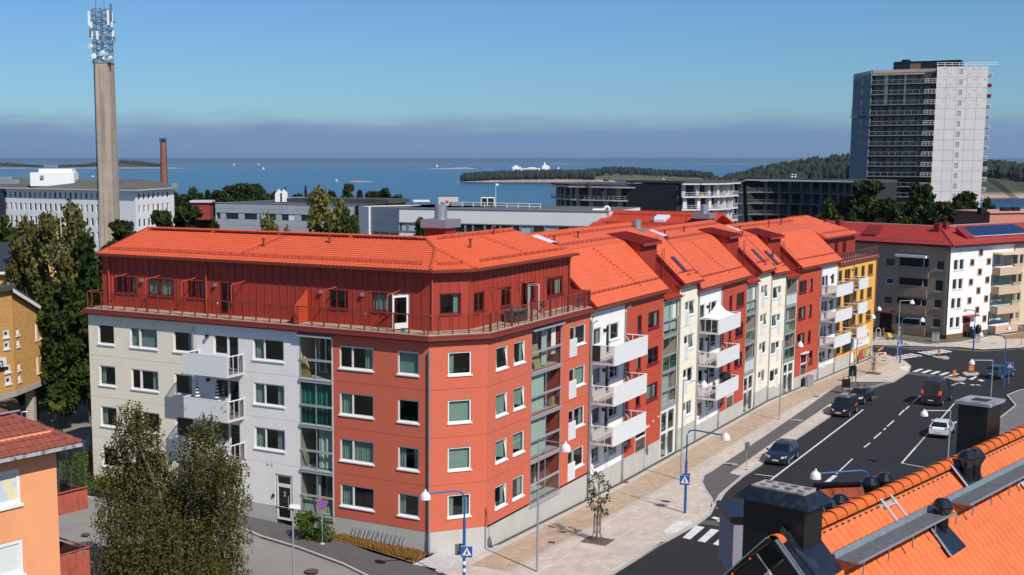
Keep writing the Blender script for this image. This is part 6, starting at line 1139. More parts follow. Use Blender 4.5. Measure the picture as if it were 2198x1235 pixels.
for i, (yt, yb) in enumerate(((1062, 1108), (1196, 1262))):
 zt_, zb2 = FO.px(122, yt)[1], FO.px(122, yb)[1]
 b = MB().fb(FO2, .05, 4.2, zb2, zb2+.14, 0, 1.55).build('balcony', oldred, OH);
 MB().fb(FO, -1.55, -.02, zb2-.02, zt_-.1, -.1, -.03).build('side_panel', oldred, b); MB().fb(FO2, .1, 4.2, zb2, zt_-.12, 1.5, 1.56).build('front_panel', mat('dark_planks', (.07, .035, .025), .8), b)
 MB().tube([FO.P(-.02, zt_, -.06), FO.P(-1.57, zt_+.02, -.06), FO.P(-1.57, zt_, -4.2)], .035, 6).build('hand_rail', oldred, b)
 if i == 0:
  fr_ = mat('brown_metal', (.07, .06, .055), .5); mb = MB(); zt2 = zt_+2.0
  for a, v in ((-.15, -.1), (-1.5, -.1), (-1.5, -1.4), (-1.5, -2.8), (-.8, -.1)): mb.tube([FO.P(a, zt_, v), FO.P(a, zt2, v)], .035, 5)
  for v in (-.1, -1.4, -2.8): mb.tube([FO.P(-.02, zt2+.5, v), FO.P(-1.55, zt2, v)], .045, 5)
  mb.tube([FO.P(-1.55, zt2, -.05), FO.P(-1.55, zt2, -4)], .05, 5); gz = mb.build('glazing_frame', fr_, b); MB().face([FO.P(-.05, zt_, -.1), FO.P(-1.5, zt_, -.1), FO.P(-1.5, zt2, -.1), FO.P(-.05, zt2+.4, -.1)]).face([FO.P(-1.52, zt_, -.1), FO.P(-1.52, zt_, -4), FO.P(-1.52, zt2, -4), FO.P(-1.52, zt2, -.1)]).face([FO.P(-.02, zt2+.52, -.05), FO.P(-1.55, zt2+.02, -.05), FO.P(-1.55, zt2+.02, -4), FO.P(-.02, zt2+.52, -4)]).build('pane', CLEAR, gz)
 else:
  mb = MB()
  for k in range(16): mb.fb(FO, -1.45+k*.09, -1.38+k*.09, zt_-.28, zt_-.05+random.uniform(-.04, .04), -.09, -.07)
  mb.build('reed_screen', mat('reed', (.28, .22, .15), .9), b)
# ---- concrete chimney tower with antennas, brick chimney
Yt = 205; pb = DY(231, 470, Yt); AT = thing('antenna_tower', 'tall stained concrete shaft carrying a lattice mast full of antennas', 'tower', (pb.x, pb.y, -3)); kt = Yt/2781.
zt_ = DY(224, 137, Yt).z; x0 = DY(224, 137, Yt).x; shaft = mat('stained_concrete', (.40, .32, .25), .9, noise=(.5, .12), stain=((1.2, 1.2, .05), .45))
prof = lambda wd, x, z: [(x-wd/2, Yt-.2, z), (x-wd/2+.35, Yt-wd*.5, z), (x+wd/2-.35, Yt-wd*.5, z), (x+wd/2, Yt-.2, z), (x+wd/2, Yt+wd*.5, z), (x-wd/2, Yt+wd*.5, z)]
xb = (x0+pb.x)/2; lo_, hi_ = prof(3.0, xb+.1, -5), prof(2.75, xb, zt_); mb = MB(); n = 6
for i in range(n): mb.face([lo_[i], lo_[(i+1) % n], hi_[(i+1) % n], hi_[i]])
mb.face(hi_); sh = mb.build('shaft', shaft, AT); MB().hexa([(xb-.35, Yt-1.62, -5), (xb+.35, Yt-1.62, -5), (xb+.35, Yt-1.4, -5), (xb-.35, Yt-1.4, -5), (xb-.3, Yt-1.5, zt_-.3), (xb+.3, Yt-1.5, zt_-.3), (xb+.3, Yt-1.3, zt_-.3), (xb-.3, Yt-1.3, zt_-.3)]).build('rib', shaft, sh)
MB().tube([(xb-1.55, Yt-.4, 0), (xb-1.4, Yt-.4, zt_+1)], .07, 5).build('cable_run', black, AT); MB().box(xb-1.45, xb+1.45, Yt-1.45, Yt+1.45, zt_, zt_+.18).build('platform', galv, AT)
steel = mat('lattice_steel', (.17, .20, .23), .5, metal=.3); mh = DY(224, 22, Yt).z-zt_; mb = MB(); cs = [(-1.25, -1.25), (1.25, -1.25), (1.25, 1.25), (-1.25, 1.25)]; nl = 8
for i, (a, b) in enumerate(cs):
 a2, b2 = cs[(i+1) % 4]; mb.tube([(xb+a, Yt+b, zt_), (xb+a, Yt+b, zt_+mh)], .08, 5)
 for k in range(nl): z0, z1 = zt_+mh*k/nl, zt_+mh*(k+1)/nl; mb.tube([(xb+a, Yt+b, z0), (xb+a2, Yt+b2, z1)], .05, 4).tube([(xb+a2, Yt+b2, z0), (xb+a, Yt+b, z1)], .05, 4).tube([(xb+a, Yt+b, z1), (xb+a2, Yt+b2, z1)], .05, 4)
mb.tube([(xb, Yt, zt_), (xb, Yt, zt_+mh)], .12, 5); mb.tube([(xb-.2, Yt-.2, zt_), (xb-.2, Yt-.2, zt_+mh)], .07, 5); lat = mb.build('lattice_mast', steel, AT)
for px_, py_, hh_2, m in ((191, 40, 2.2, white), (196, 53, .9, white), (232, 38, 2.3, white), (240, 42, 2.3, white), (197, 76, 1.2, white), (209, 76, 1.3, white), (243, 76, 1.3, white), (245, 85, .9, galv), (222, 82, 1.0, galv), (194, 72, 1.4, steel), (238, 28, 2.8, steel), (222, 118, 1.4, white), (205, 120, 1.1, galv), (241, 128, 1.2, galv)):
 p = DY(px_, py_, Yt-1.7); MB().box(p.x-.16, p.x+.16, p.y-.1, p.y+.12, p.z-hh_2/2, p.z+hh_2/2).tube([p, (xb+(1.2 if p.x > xb else -1.2), Yt-1.25, p.z)], .04, 4).build('antenna', m, AT)
for px_, py_, r in ((194.5, 100, .42), (202, 121, .42), (220, 115, .40), (237, 125, .36)): p = DY(px_, py_, Yt-1.8); MB().lathe(p, [(0, .25), (r, .22), (r, -.05), (0, -.15)], 12, ax=(random.uniform(-.5, .5), -1, 0)).tube([p, (xb+(1.0 if p.x > xb else -1.0), Yt-1.25, p.z)], .05, 4).build('dish', white, AT)
MB().tube([(xb-.9, Yt, zt_+mh), (xb-.9, Yt, zt_+mh+2.6)], .04, 4).tube([(xb+.4, Yt, zt_+mh), (xb+.4, Yt, zt_+mh+2.2)], .04, 4).build('whip_aerial', steel, AT)
for dx in (-.7, .1): MB().lathe((xb+dx, Yt-1.2, zt_+mh), [(.14, 0), (.14, .25), (0, .3)], 8).build('warning_lamp', mat('red_lamp', (.5, .05, .05), .4), AT)
mb = MB()
for z in (3.9, 6.5):
 for i in range(4): a, b = cs[i]; a2, b2 = cs[(i+1) % 4]; mb.tube([(xb+a*1.35, Yt+b*1.35, zt_+z), (xb+a2*1.35, Yt+b2*1.35, zt_+z)], .06, 4)
mb.build('ring_rail', steel, AT)
Yc = 352; pc = DY(352.5, 400, Yc); tpz = DY(351, 305, Yc).z; CH = thing('brick_chimney', 'slender red brick chimney with a railed top, behind the white office block', 'chimney', (pc.x, pc.y, -3)); redbrick = mat('red_brick', (.28, .095, .06), .85, noise=(1.2, .15));
MB().lathe((pc.x, pc.y, -4), [(1.0, 0), (.98, pc.z+4), (.78, tpz+4), (.6, tpz+4.01)], 20).build('shaft', redbrick, CH)
mb = MB()
for i in range(10): a = 2*pi*i/10; mb.tube([(pc.x+.9*cos(a), pc.y+.9*sin(a), tpz), (pc.x+.9*cos(a), pc.y+.9*sin(a), tpz+.9)], .05, 4)
for z in (.1, .5, .9): mb.tube([(pc.x+.9*cos(2*pi*i/12), pc.y+.9*sin(2*pi*i/12), tpz+z) for i in range(13)], .05, 4)
mb.build('top_rail', black, CH); MB().tube([(pc.x+.95, pc.y-.4, 5), (pc.x+.95, pc.y-.4, tpz)], .05, 4).build('ladder', black, CH); MB().lathe((pc.x, pc.y, tpz), [(.35, 0), (.35, .7), (.2, .8)], 8).build('flue', black, CH)
# ---- small red shed among the trees
p = DY(412, 430, 330); SH = thing('red_shed', 'small red shed with flat grey roof among the trees by the shore', 'shed', (p.x, p.y, p.z-5)); MB().box(p.x, p.x+4.6, p.y, p.y+5, p.z-5, p.z-.6).build('wall', mat('falu_red', (.25, .03, .02), .8), SH); MB().box(p.x-.5, p.x+5.1, p.y-.6, p.y+5.5, p.z-.6, p.z-.1).build('roof', mat('pale_shed_roof', (.5, .5, .5), .6), SH)
# ================================================================== near house, lower right
RH = thing('near_house', 'nearest house with orange pantile roof, black sheet metal chimneys and a steel roof walkway', 'house', (8.9, 22, 0))
R0 = DY(1986.9, 1017.9, 22); AZR = radians(43); dR = V((sin(AZR), cos(AZR), 0)); nR = V((cos(AZR), -sin(AZR), 0)); PT = radians(47)
sR = (nR*cos(PT)-V((0, 0, sin(PT)))).normalized(); NR = dR.cross(sR).normalized(); NR = NR if NR.z > 0 else -NR
def rp(x, y, off=0.):      # point on the near slope (off = height above it)
 r = ray(x, y); o = R0+NR*off; t = (o-CAM).dot(NR)/r.dot(NR); return CAM+r*t
def rl(x, y): p = rp(x, y); q = p-R0; return q.dot(dR), q.dot(sR)
def RS(a, b, off=0): return R0+dR*a+sR*b+NR*off
a_left = rl(1655, 1156)[0]; a_right = 9.5; pant = mat('near_pantile', (.66, .135, .024), .65, noise=(1.2, .07), bump=(18, .12), rnd=.06, stain=((5, 5, 5), .10))
Tiles.prof = [(0, .012), (.16, .0), (.42, .004), (.62, .022), (.78, .045), (.9, .044), (1.0, .02)]
deck, *_ = roof_plane([RS(a_left, 4.6), RS(a_right, 4.6), RS(a_right, .12), RS(a_left, .12)], dR, RH, pant, tw=.209, tl=.342, single=300, name='roof_slope', under=mat('roof_underlay', (.12, .04, .02), .9), tname='roof_tile')
Tiles.prof = [(0, 0), (.3, .028), (.5, .034), (.72, .028), (1.0, .0)]
sB_ = (-nR*cos(PT)-V((0, 0, sin(PT)))).normalized()
roof_plane([R0+dR*a_left+sB_*6, R0+dR*a_right+sB_*6, R0+dR*a_right, R0+dR*a_left], dR, RH, pant, tw=.4, tl=.4)
L_ = a_right-a_left; nn_ = int(L_/.36); rm = MB(); n = 9
for j in range(2):      # a tapered half-round ridge tile
 pass
pr0 = [V((-.0, .125*cos(pi*t/8+0), .125*sin(pi*t/8))) for t in range(9)]; v0_ = [V((0, p.y*1.06, p.z*1.06+.004)) for p in pr0]; v1_ = [V((.385, p.y*.95, p.z*.95-.01)) for p in pr0]
for k in range(8): rm.face([v0_[k], v0_[k+1], v1_[k+1], v1_[k]]).face([v0_[k]*.93, v0_[k+1]*.93, v0_[k+1], v0_[k]])
me = bpy.data.meshes.new('ridge_tile'); me.from_pydata([tuple(v) for v in rm.v], [], rm.f); me.materials.append(pant); me.polygons.foreach_set('use_smooth', [True]*len(rm.f))
rr = MB().tube([R0+dR*a_left-V((0, 0, .02)), R0+dR*a_right-V((0, 0, .02))], .05, 5).build('ridge_batten', dark, RH)
X = M((dR, V((dR.y, -dR.x, 0)), V((0, 0, 1)))).transposed().to_4x4()
for k in range(nn_): inst(me, 'ridge_tile', rr, M.Translation(R0+dR*(a_left+.36*k)+V((0, 0, -.03))-ORG[RH]) @ X)
mb = MB()
for k in range(int(L_/.209)): a = a_left+.209*k; mb.ext([RS(a+.03, .17, .02), RS(a+.10, .17, .02), RS(a+.10, .17, .05), RS(a+.03, .17, .05)], sR*.02)
mb.build('ridge_gap', dark, RH)['kind'] = 'stuff'
# gable end, verge and walls
gw = mat('gable_render', (.42, .25, .20), .85, noise=(2, .06)); ap = R0+dR*(a_left+.12); g1_, g2_ = ap+sR*7.5, ap+sB_*7.5
MB().ext([ap-V((0, 0, .45)), g2_-V((0, 0, .45)), V((g2_.x, g2_.y, 0)), V((g1_.x, g1_.y, 0)), g1_-V((0, 0, .45))], dR*.2).build('gable_wall', gw, RH)
for s_, nm in ((sR, 1), (sB_, -1)):
 q = R0+dR*(a_left-.1); nv = NR if nm == 1 else V((-nR.x*sin(PT), -nR.y*sin(PT), cos(PT)))
 MB().ext([q+nv*.07-s_*.02, q+s_*7.4+nv*.07, q+s_*7.4-nv*.26, q-nv*.26-s_*.02], dR*.05).build('verge_sheet', black, RH)
 MB().ext([q+nv*.06, q+s_*7.4+nv*.06, q+s_*7.4+nv*.09, q+nv*.09], dR*.42).build('verge_cap', black, RH)
 MB().ext([q+nv*.085, q+s_*7.4+nv*.085, q+s_*7.4+nv*.11, q+nv*.11], dR*.03).build('verge_trim', galv, RH); MB().ext([q+dR*.07+nv*.085, q+dR*.07+s_*7.4+nv*.085, q+dR*.07+s_*7.4+nv*.11, q+dR*.07+nv*.11], dR*.025).build('verge_trim', galv, RH)
 MB().ext([q+dR*.0-nv*.27, q+s_*7.4-nv*.27, q+s_*7.4-nv*.295, q-nv*.295], dR*.03).build('verge_trim', white, RH)
MB().ext([RS(a_left+.2, 5.5), RS(a_right, 5.5), R0+dR*a_right+sB_*5.5, R0+dR*(a_left+.2)+sB_*5.5], (0, 0, -15)).build('wall', gw, RH)
qg = R0+dR*(a_left-.13)-V((0, 0, .42)); MB().ext([qg, qg+sB_*7, qg+sR*7], dR*.03).build('gable_wall', gw, RH)
c_ = ap-V((0, 0, 1.65)); mb = MB(); F = Fr(c_, nR, 1); F = F if F.n.dot(dR) < 0 else Fr(c_, nR, -1)
pts = [F.P(.62*cos(t*pi/10), c_.z-.25+.62*sin(t*pi/10), .02) for t in range(11)]; mb.tube(pts, .05, 5).build('arch_moulding', mat('brown_moulding', (.22, .10, .07), .8), RH)
# ---- chimneys
def chimney(pl, pr, pside, ptop_y, s0, name, holes, sk=True):
 """front plane at ridge place s0; left/right pixels fix its width, pside its depth"""
 F = Fr(R0+dR*s0, nR, 1); F = F if F.n.dot(dR) < 0 else Fr(R0+dR*s0, nR, -1)
 a0 = F.px(*pl)[0]; a1 = F.px(*pr)[0]; G_2 = Fr(F.P(a1, 0, 0), dR, 1); b1 = G_2.px(*pside)[0]; zt = F.px(pr[0], ptop_y)[1]
 MB().ext([F.P(a0, zt, 0), F.P(a1, zt, 0), F.P(a1, zt, -b1), F.P(a0, zt, -b1)], (0, 0, -4.5)).build('chimney', black, RH); ch = [o for o in RH.children][-1]
 return F, a0, a1, b1, zt, ch
F, a0, a1, b1, zt, ch = chimney((1596.5, 1090), (1727.5, 1110), (1766, 1090), 1092, a_left+.35, 'chimney', 0)
A = lambda x, z, v: F.P(x, z, v); o_ = .13; i_ = .02; q0 = [A(a0-o_, zt, o_), A(a1+o_, zt, o_), A(a1+o_, zt, -b1-o_), A(a0-o_, zt, -b1-o_)]; q1 = [A(a0+.04, zt+.17, -.04), A(a1-.04, zt+.17, -.04), A(a1-.04, zt+.17, -b1+.04), A(a0+.04, zt+.17, -b1+.04)]
mb = MB()
for k in range(4): mb.face([q0[k], q0[(k+1) % 4], q1[(k+1) % 4], q1[k]])
mb.face(q0); mb.build('chimney_hood', mat('hood_metal', (.014, .016, .022), .22, noise=(6, .3), spec=.8, stain=((9, 9, 1.5), -1.2)), ch)
top = MB(); conc = mat('mortar_crown', (.34, .32, .30), .9, noise=(7, .45)); W1 = (a1-a0)-.16; D1 = b1-.16; nx, ny = 4, 2; hs = []
for i in range(nx):
 for j in range(ny): hs.append((a0+.08+W1*(i+.14)/nx, a0+.08+W1*(i+.86)/nx, .08+D1*(j+.14)/ny, .08+D1*(j+.86)/ny))
xs = sorted({a0+.08, a1-.08} | {q[k] for q in hs for k in (0, 1)}); ys = sorted({.08, b1-.08} | {q[k] for q in hs for k in (2, 3)})
for i in range(len(xs)-1):
 for j in range(len(ys)-1):
  x, y = (xs[i]+xs[i+1])/2, (ys[j]+ys[j+1])/2
  if not any(q[0] < x < q[1] and q[2] < y < q[3] for q in hs): top.face([A(xs[i], zt+.19, -ys[j]), A(xs[i+1], zt+.19, -ys[j]), A(xs[i+1], zt+.19, -ys[j+1]), A(xs[i], zt+.19, -ys[j+1])])
for q in hs:
 for (p, r) in (((q[0], q[2]), (q[1], q[2])), ((q[1], q[2]), (q[1], q[3])), ((q[1], q[3]), (q[0], q[3])), ((q[0], q[3]), (q[0], q[2]))): top.face([A(p[0], zt+.19, -p[1]), A(r[0], zt+.19, -r[1]), A(r[0], zt+.02, -r[1]), A(p[0], zt+.02, -p[1])])
 top.face([A(q[0], zt+.03, -q[2]), A(q[1], zt+.03, -q[2]), A(q[1], zt+.03, -q[3]), A(q[0], zt+.03, -q[3])], 1)
top.fb(F, a0+.07, a1-.07, zt+.15, zt+.189, -.1, -.07).fb(F, a1-.1, a1-.07, zt+.15, zt+.189, -b1+.1, -.1); top.build('flue_crown', [conc, dark], ch)
MB().ext([RS(rl(1727, 1198)[0]-.3, rl(1762, 1200)[1]-.6, .09), RS(rl(1762, 1198)[0]+.15, rl(1762, 1198)[1]-.9, .09), RS(rl(1790, 1235)[0]+.12, rl(1790, 1235)[1], .09), RS(rl(1735, 1235)[0], rl(1735, 1235)[1]+.2, .09)], NR*.015).build('chimney_flashing', MATS['hood_metal'], ch)
F2c = Fr(R0-nR*.75, dR, 1)
pL, pR_, pS = (2056, 900), (2118, 900), (2146, 900)
Fc = Fr(R0+dR*0+nR*-.55, nR, 1); Fc = Fc if Fc.n.dot(dR) < 0 else Fr(R0, nR, -1)
best = None
for k in range(200):      # place along the ridge where the near corner stands just behind the ridge line
 s = -1+k*.06; Ft = Fr(R0+dR*s, nR, 1); Ft = Ft if Ft.n.dot(dR) < 0 else Fr(R0+dR*s, nR, -1); a = Ft.px(2118, 900)[0]; e_ = abs(a+.28)
 if best is None or e_ < best[0]: best = (e_, s)
Ft, b0, b2, bd_, zt2, ch2 = chimney((2056, 900), (2120, 890), (2148, 885), 874, best[1], 'chimney', 0)
MB().ext([Ft.P(b0-.06, zt2, .06), Ft.P(b2+.06, zt2, .06), Ft.P(b2+.06, zt2, -bd_-.06), Ft.P(b0-.06, zt2, -bd_-.06)], (0, 0, .06)).build('chimney_crown', mat('whitened_crown', (.30, .29, .31), .5, noise=(5, .6)), ch2)
MB().ext([Ft.P(b0+(b2-b0)*.25, zt2, -bd_*.3), Ft.P(b0+(b2-b0)*.8, zt2, -bd_*.3), Ft.P(b0+(b2-b0)*.8, zt2, -bd_*.7), Ft.P(b0+(b2-b0)*.25, zt2, -bd_*.7)], (0, 0, .066)).build('flue', dark, ch2)
# ---- vents
ventm = mat('vent_black', (.010, .009, .009), .28, noise=(8, .3))
def roofvent(px, base, flash=None, hatr=.175):
 a, b = rl(*base); foot = RS(a, b, 0);
 # head height from the pixel of the hat, on the upright through the foot
 r = ray(*px); t = (foot.xy-CAM.xy).length/r.xy.length; zt = (CAM+r*t).z
 o = MB().lathe((foot.x, foot.y, foot.z-.2), [(.105, 0), (.105, zt-foot.z+.1)], 14).build('roof_vent', ventm, RH, smooth=False)
 MB().lathe((foot.x, foot.y, zt-.16), [(.105, -.02), (hatr, .12), (hatr*1.02, .16), (hatr*.55, .27), (0, .285)], 16).build('vent_hat', mat('hat_gloss', (.012, .012, .013), .16, spec=.9), o)
 if flash:
  q = [RS(*rl(*p), .085) for p in flash]; MB().ext(q, NR*.02).build('flashing', MATS['hood_metal'], o); MB().tube([q[0]+NR*.03, q[3]+NR*.03], .022, 5).build('flashing_edge', galv, o)
roofvent((2013, 1084), (2020, 1150), ((1986, 1140), (2018, 1128), (2064, 1180), (2030, 1202)))
roofvent((2068, 980), (2073, 1038), ((2031, 1006), (2080, 985), (2103, 1040), (2068, 1054))); roofvent((2090, 977), (2090, 1040), None)
for x, y, tb in ((1869, 1036, 1.3), (1899, 1028, 1.3), (1787, 1083, 1.5), (1803, 1074, 1.5)):
 r = ray(x, y); best = None
 for k in range(60):
  p = CAM+r*((24.2-.0+k*.03)/r.y)
  e_ = abs((p-R0).dot(nR)+tb)
  if best is None or e_ < best[0]: best = (e_, p)
 p = best[1]; o = MB().lathe((p.x, p.y, p.z-1.7), [(.11, 0), (.11, 1.6)], 12).build('roof_vent', ventm, RH); MB().lathe((p.x, p.y, p.z-.15), [(.11, -.1), (.185, .1), (.19, .14), (.10, .26), (0, .28)], 14).build('vent_hat', MATS['hat_gloss'], o)
# ---- walkway, ladders
gratem = mat('steel_grating', (.30, .33, .34), .45, metal=.5, noise=(9, .2))
def walkway(a0_, a1_, b0_):
 mb = MB(); up_ = V((0, 0, 1)); p = lambda a, y, z: R0+dR*a+sR*b0_+nR*y+V((0, 0, z))
 o = mb.hexa([p(a0_, -.02, .16), p(a1_, -.02, .16), p(a1_, .0, .16), p(a0_, .0, .16), p(a0_, -.06, .24), p(a1_, -.06, .24), p(a1_, -.04, .24), p(a0_, -.04, .24)]).build('roof_walkway', gratem, RH)
 mb = MB(); n = int((a1_-a0_)/.045)
 for k in range(n): a = a0_+.045*k; mb.hexa([p(a, 0, .145), p(a+.016, 0, .145), p(a+.016, .33, .145), p(a, .33, .145), p(a, 0, .165), p(a+.016, 0, .165), p(a+.016, .33, .165), p(a, .33, .165)])
 for k in range(8): y = .33*k/7; mb.hexa([p(a0_, y-.008, .14), p(a1_, y-.008, .14), p(a1_, y+.008, .14), p(a0_, y+.008, .14), p(a0_, y-.008, .16), p(a1_, y-.008, .16), p(a1_, y+.008, .16), p(a0_, y+.008, .16)])
 mb.build('grating', gratem, o)['kind'] = 'stuff'
 mb = MB(); mb.tube([p(a0_, .34, .16), p(a1_, .34, .16)], .022, 6)
 for k in range(int((a1_-a0_)/.9)+1): a = a0_+.2+.9*k; mb.tube([p(a, .02, .14), p(a, .34, .14), p(a, .33, -.06)], .014, 5)
 mb.build('walkway_bracket', galv, o)
_, bw = rl(1776, 1203); aw0 = rl(1783, 1207)[0]; bw = (rl(1776, 1205)[1]+rl(2198, 992)[1])/2+.16
am = rl(2004, 1092)[0]; walkway(aw0, am-.25, bw); walkway(am+.42, 8.5, bw)
alul = mat('ladder_alu', (.70, .70, .70), .35, metal=.4)
def ladder(p0, p1, w0):
 a, b = rl(*p0); c, d = rl(*p1); wd_ = rl(*w0)[0]-a; mb = MB(); L = d-b
 for x in (0, wd_): mb.tube([RS(a+x, b, .09), RS(a+x, d, .09)], .022, 6)
 n = int(L/.26)
 for k in range(1, n+1): mb.tube([RS(a, b+k*.26-.1, .09), RS(a+wd_, b+k*.26-.1, .09)], .016, 5)
 mb.fb(Fr(RS(a, b+.15), dR), -.12, wd_+.05, RS(a, b+.15).z+.02, RS(a, b+.15).z+.09, -.02, .02)
 mb.build('roof_ladder', alul, RH)
ladder((1881, 1077), (1915, 1134), (1902, 1068)); ladder((2176, 1032), (2225, 1110), (2192, 1024))
# ---- the lower red shingled dormer roof and its neighbour on the street side
shing = mat('red_shingle', (.44, .085, .035), .7, noise=(2, .1), rnd=.12)
t0, t1 = DY(1757, 1046, 26.8), DY(1880, 1042.5, 26.0); dn = V((.10, -1.0, -.62)).normalized()
dk2, o2, ex, ey, nz2 = roof_plane([t0+dn*3.2, t1+dn*3.2, t1, t0], (t1-t0), RH, mat('shingle_deck', (.05, .012, .008), .9), tw=50, tl=50, name='dormer_roof')
for j in range(11):
 for i in range(-1, 8):
  x0 = max(.0, .17+i*.33+(j % 2)*.165); x1 = min((t1-t0).length, x0+.32);
  if x1-x0 < .05: continue
  e1 = (t1-t0).normalized(); nn2 = e1.cross(dn); nn2 = nn2 if nn2.z > 0 else -nn2; q = t0+e1*x0+dn*(.05+j*.27); MB().hexa([q, q+e1*(x1-x0), q+e1*(x1-x0)+dn*.30, q+dn*.30, q+nn2*.02, q+e1*(x1-x0)+nn2*.02, q+e1*(x1-x0)+dn*.30+nn2*.05, q+dn*.30+nn2*.05]).build('shingle', shing, dk2)
MB().tube([t0-V((.1, 0, -.05)), t1+V((.1, 0, .05))], .06, 6).build('dormer_ridge', black, dk2); MB().ext([t0+V((-.05, 0, 0)), t0+dn*3.2, t0+dn*3.2-V((0, 0, 2)), t0-V((0, 0, 2))], (.05, .02, 0)).build('dormer_side', gw, dk2)
tp = DY(1755, 1036, 27.2); MB().ext([tp, tp+V((-.22, -.1, -.2)), tp+V((-.1, -.2, -.5)), tp+V((.1, 0, -.5))], (.06, .1, 0)).build('finial', shing, dk2)
p = DY(1568, 1110, 24); MB().box(p.x, p.x+1.2, p.y, p.y+1.2, p.z-.12, p.z).build('dormer_cap', black, RH); MB().box(p.x+.08, p.x+1.2, p.y+.05, p.y+1.2, p.z-1.2, p.z-.12).build('dormer_wall', mat('blue_grey_render', (.28, .28, .33), .8), RH)
# ================================================================== trees and shrubs
def leafmat(name, col, var=.35, tr=.25):
 m = bpy.data.materials.new(name); m.use_nodes = True; t = m.node_tree; t.nodes.clear(); o = N(t, 'ShaderNodeOutputMaterial'); d = N(t, 'ShaderNodeBsdfDiffuse'); tl = N(t, 'ShaderNodeBsdfTranslucent'); mx_ = N(t, 'ShaderNodeMixShader'); mx_.inputs[0].default_value = tr
 g = N(t, 'ShaderNodeNewGeometry'); r = N(t, 'ShaderNodeValToRGB'); t.links.new(g.outputs['Random Per Island'], r.inputs[0]); oi = N(t, 'ShaderNodeObjectInfo')
 r.color_ramp.elements[0].color = (*[c*(1-var) for c in col], 1); r.color_ramp.elements[1].color = (col[0]*(1+var*1.2), col[1]*(1+var), col[2]*(1+var*.6), 1)
 hs = N(t, 'ShaderNodeMapRange'); t.links.new(oi.outputs['Random'], hs.inputs[0]); hs.inputs[3].default_value = .8; hs.inputs[4].default_value = 1.2
 sc_ = N(t, 'ShaderNodeVectorMath', operation='SCALE'); t.links.new(r.outputs[0], sc_.inputs[0]); t.links.new(hs.outputs[0], sc_.inputs[3])
 t.links.new(sc_.outputs[0], d.inputs[0]); t.links.new(sc_.outputs[0], tl.inputs[0]); t.links.new(d.outputs[0], mx_.inputs[1]); t.links.new(tl.outputs[0], mx_.inputs[2]); t.links.new(mx_.outputs[0], o.inputs[0]); return m
LBIRCH = leafmat('birch_leaves', (.125, .122, .040), .45); LGREEN = leafmat('green_leaves', (.055, .082, .022)); LDARK = leafmat('dark_leaves', (.032, .058, .016)); LPINE = leafmat('pine_needles', (.042, .055, .020), .3, .1); LSPR = leafmat('spruce_needles', (.026, .042, .018), .3, .1); LBUSH = leafmat('shrub_leaves', (.09, .15, .03), .35); LYEL = leafmat('yellow_green_leaves', (.15, .19, .04), .35)
bark = mat('bark', (.13, .10, .08), .9, noise=(6, .4)); birchbark = mat('birch_bark', (.55, .52, .47), .8, noise=(5, .5)); pinebark = mat('pine_bark', (.26, .12, .06), .9, noise=(5, .3))
def rv(r=1.):
 while True:
  v = V((random.uniform(-1, 1), random.uniform(-1, 1), random.uniform(-1, 1)))
  if .05 < v.length < 1: return v.normalized()*r
def leaves(mb, c, n, size, shell=.5, sq=(1, 1, 1)):
 for _ in range(n):
  b = random.choices(c, weights=[q[1]**2 for q in c])[0]; d = rv(); r = b[1]*(shell+(1-shell)*random.random()**.6)*random.uniform(.85, 1.12); p = V(b[0])+V((d.x*r*sq[0], d.y*r*sq[1], d.z*r*sq[2])); s = size*random.uniform(.6, 1.3); u = rv(s); w_ = rv(s)
  mb.face([p-u*.5, p+w_*.5, p+u*.5, p-w_*.4])
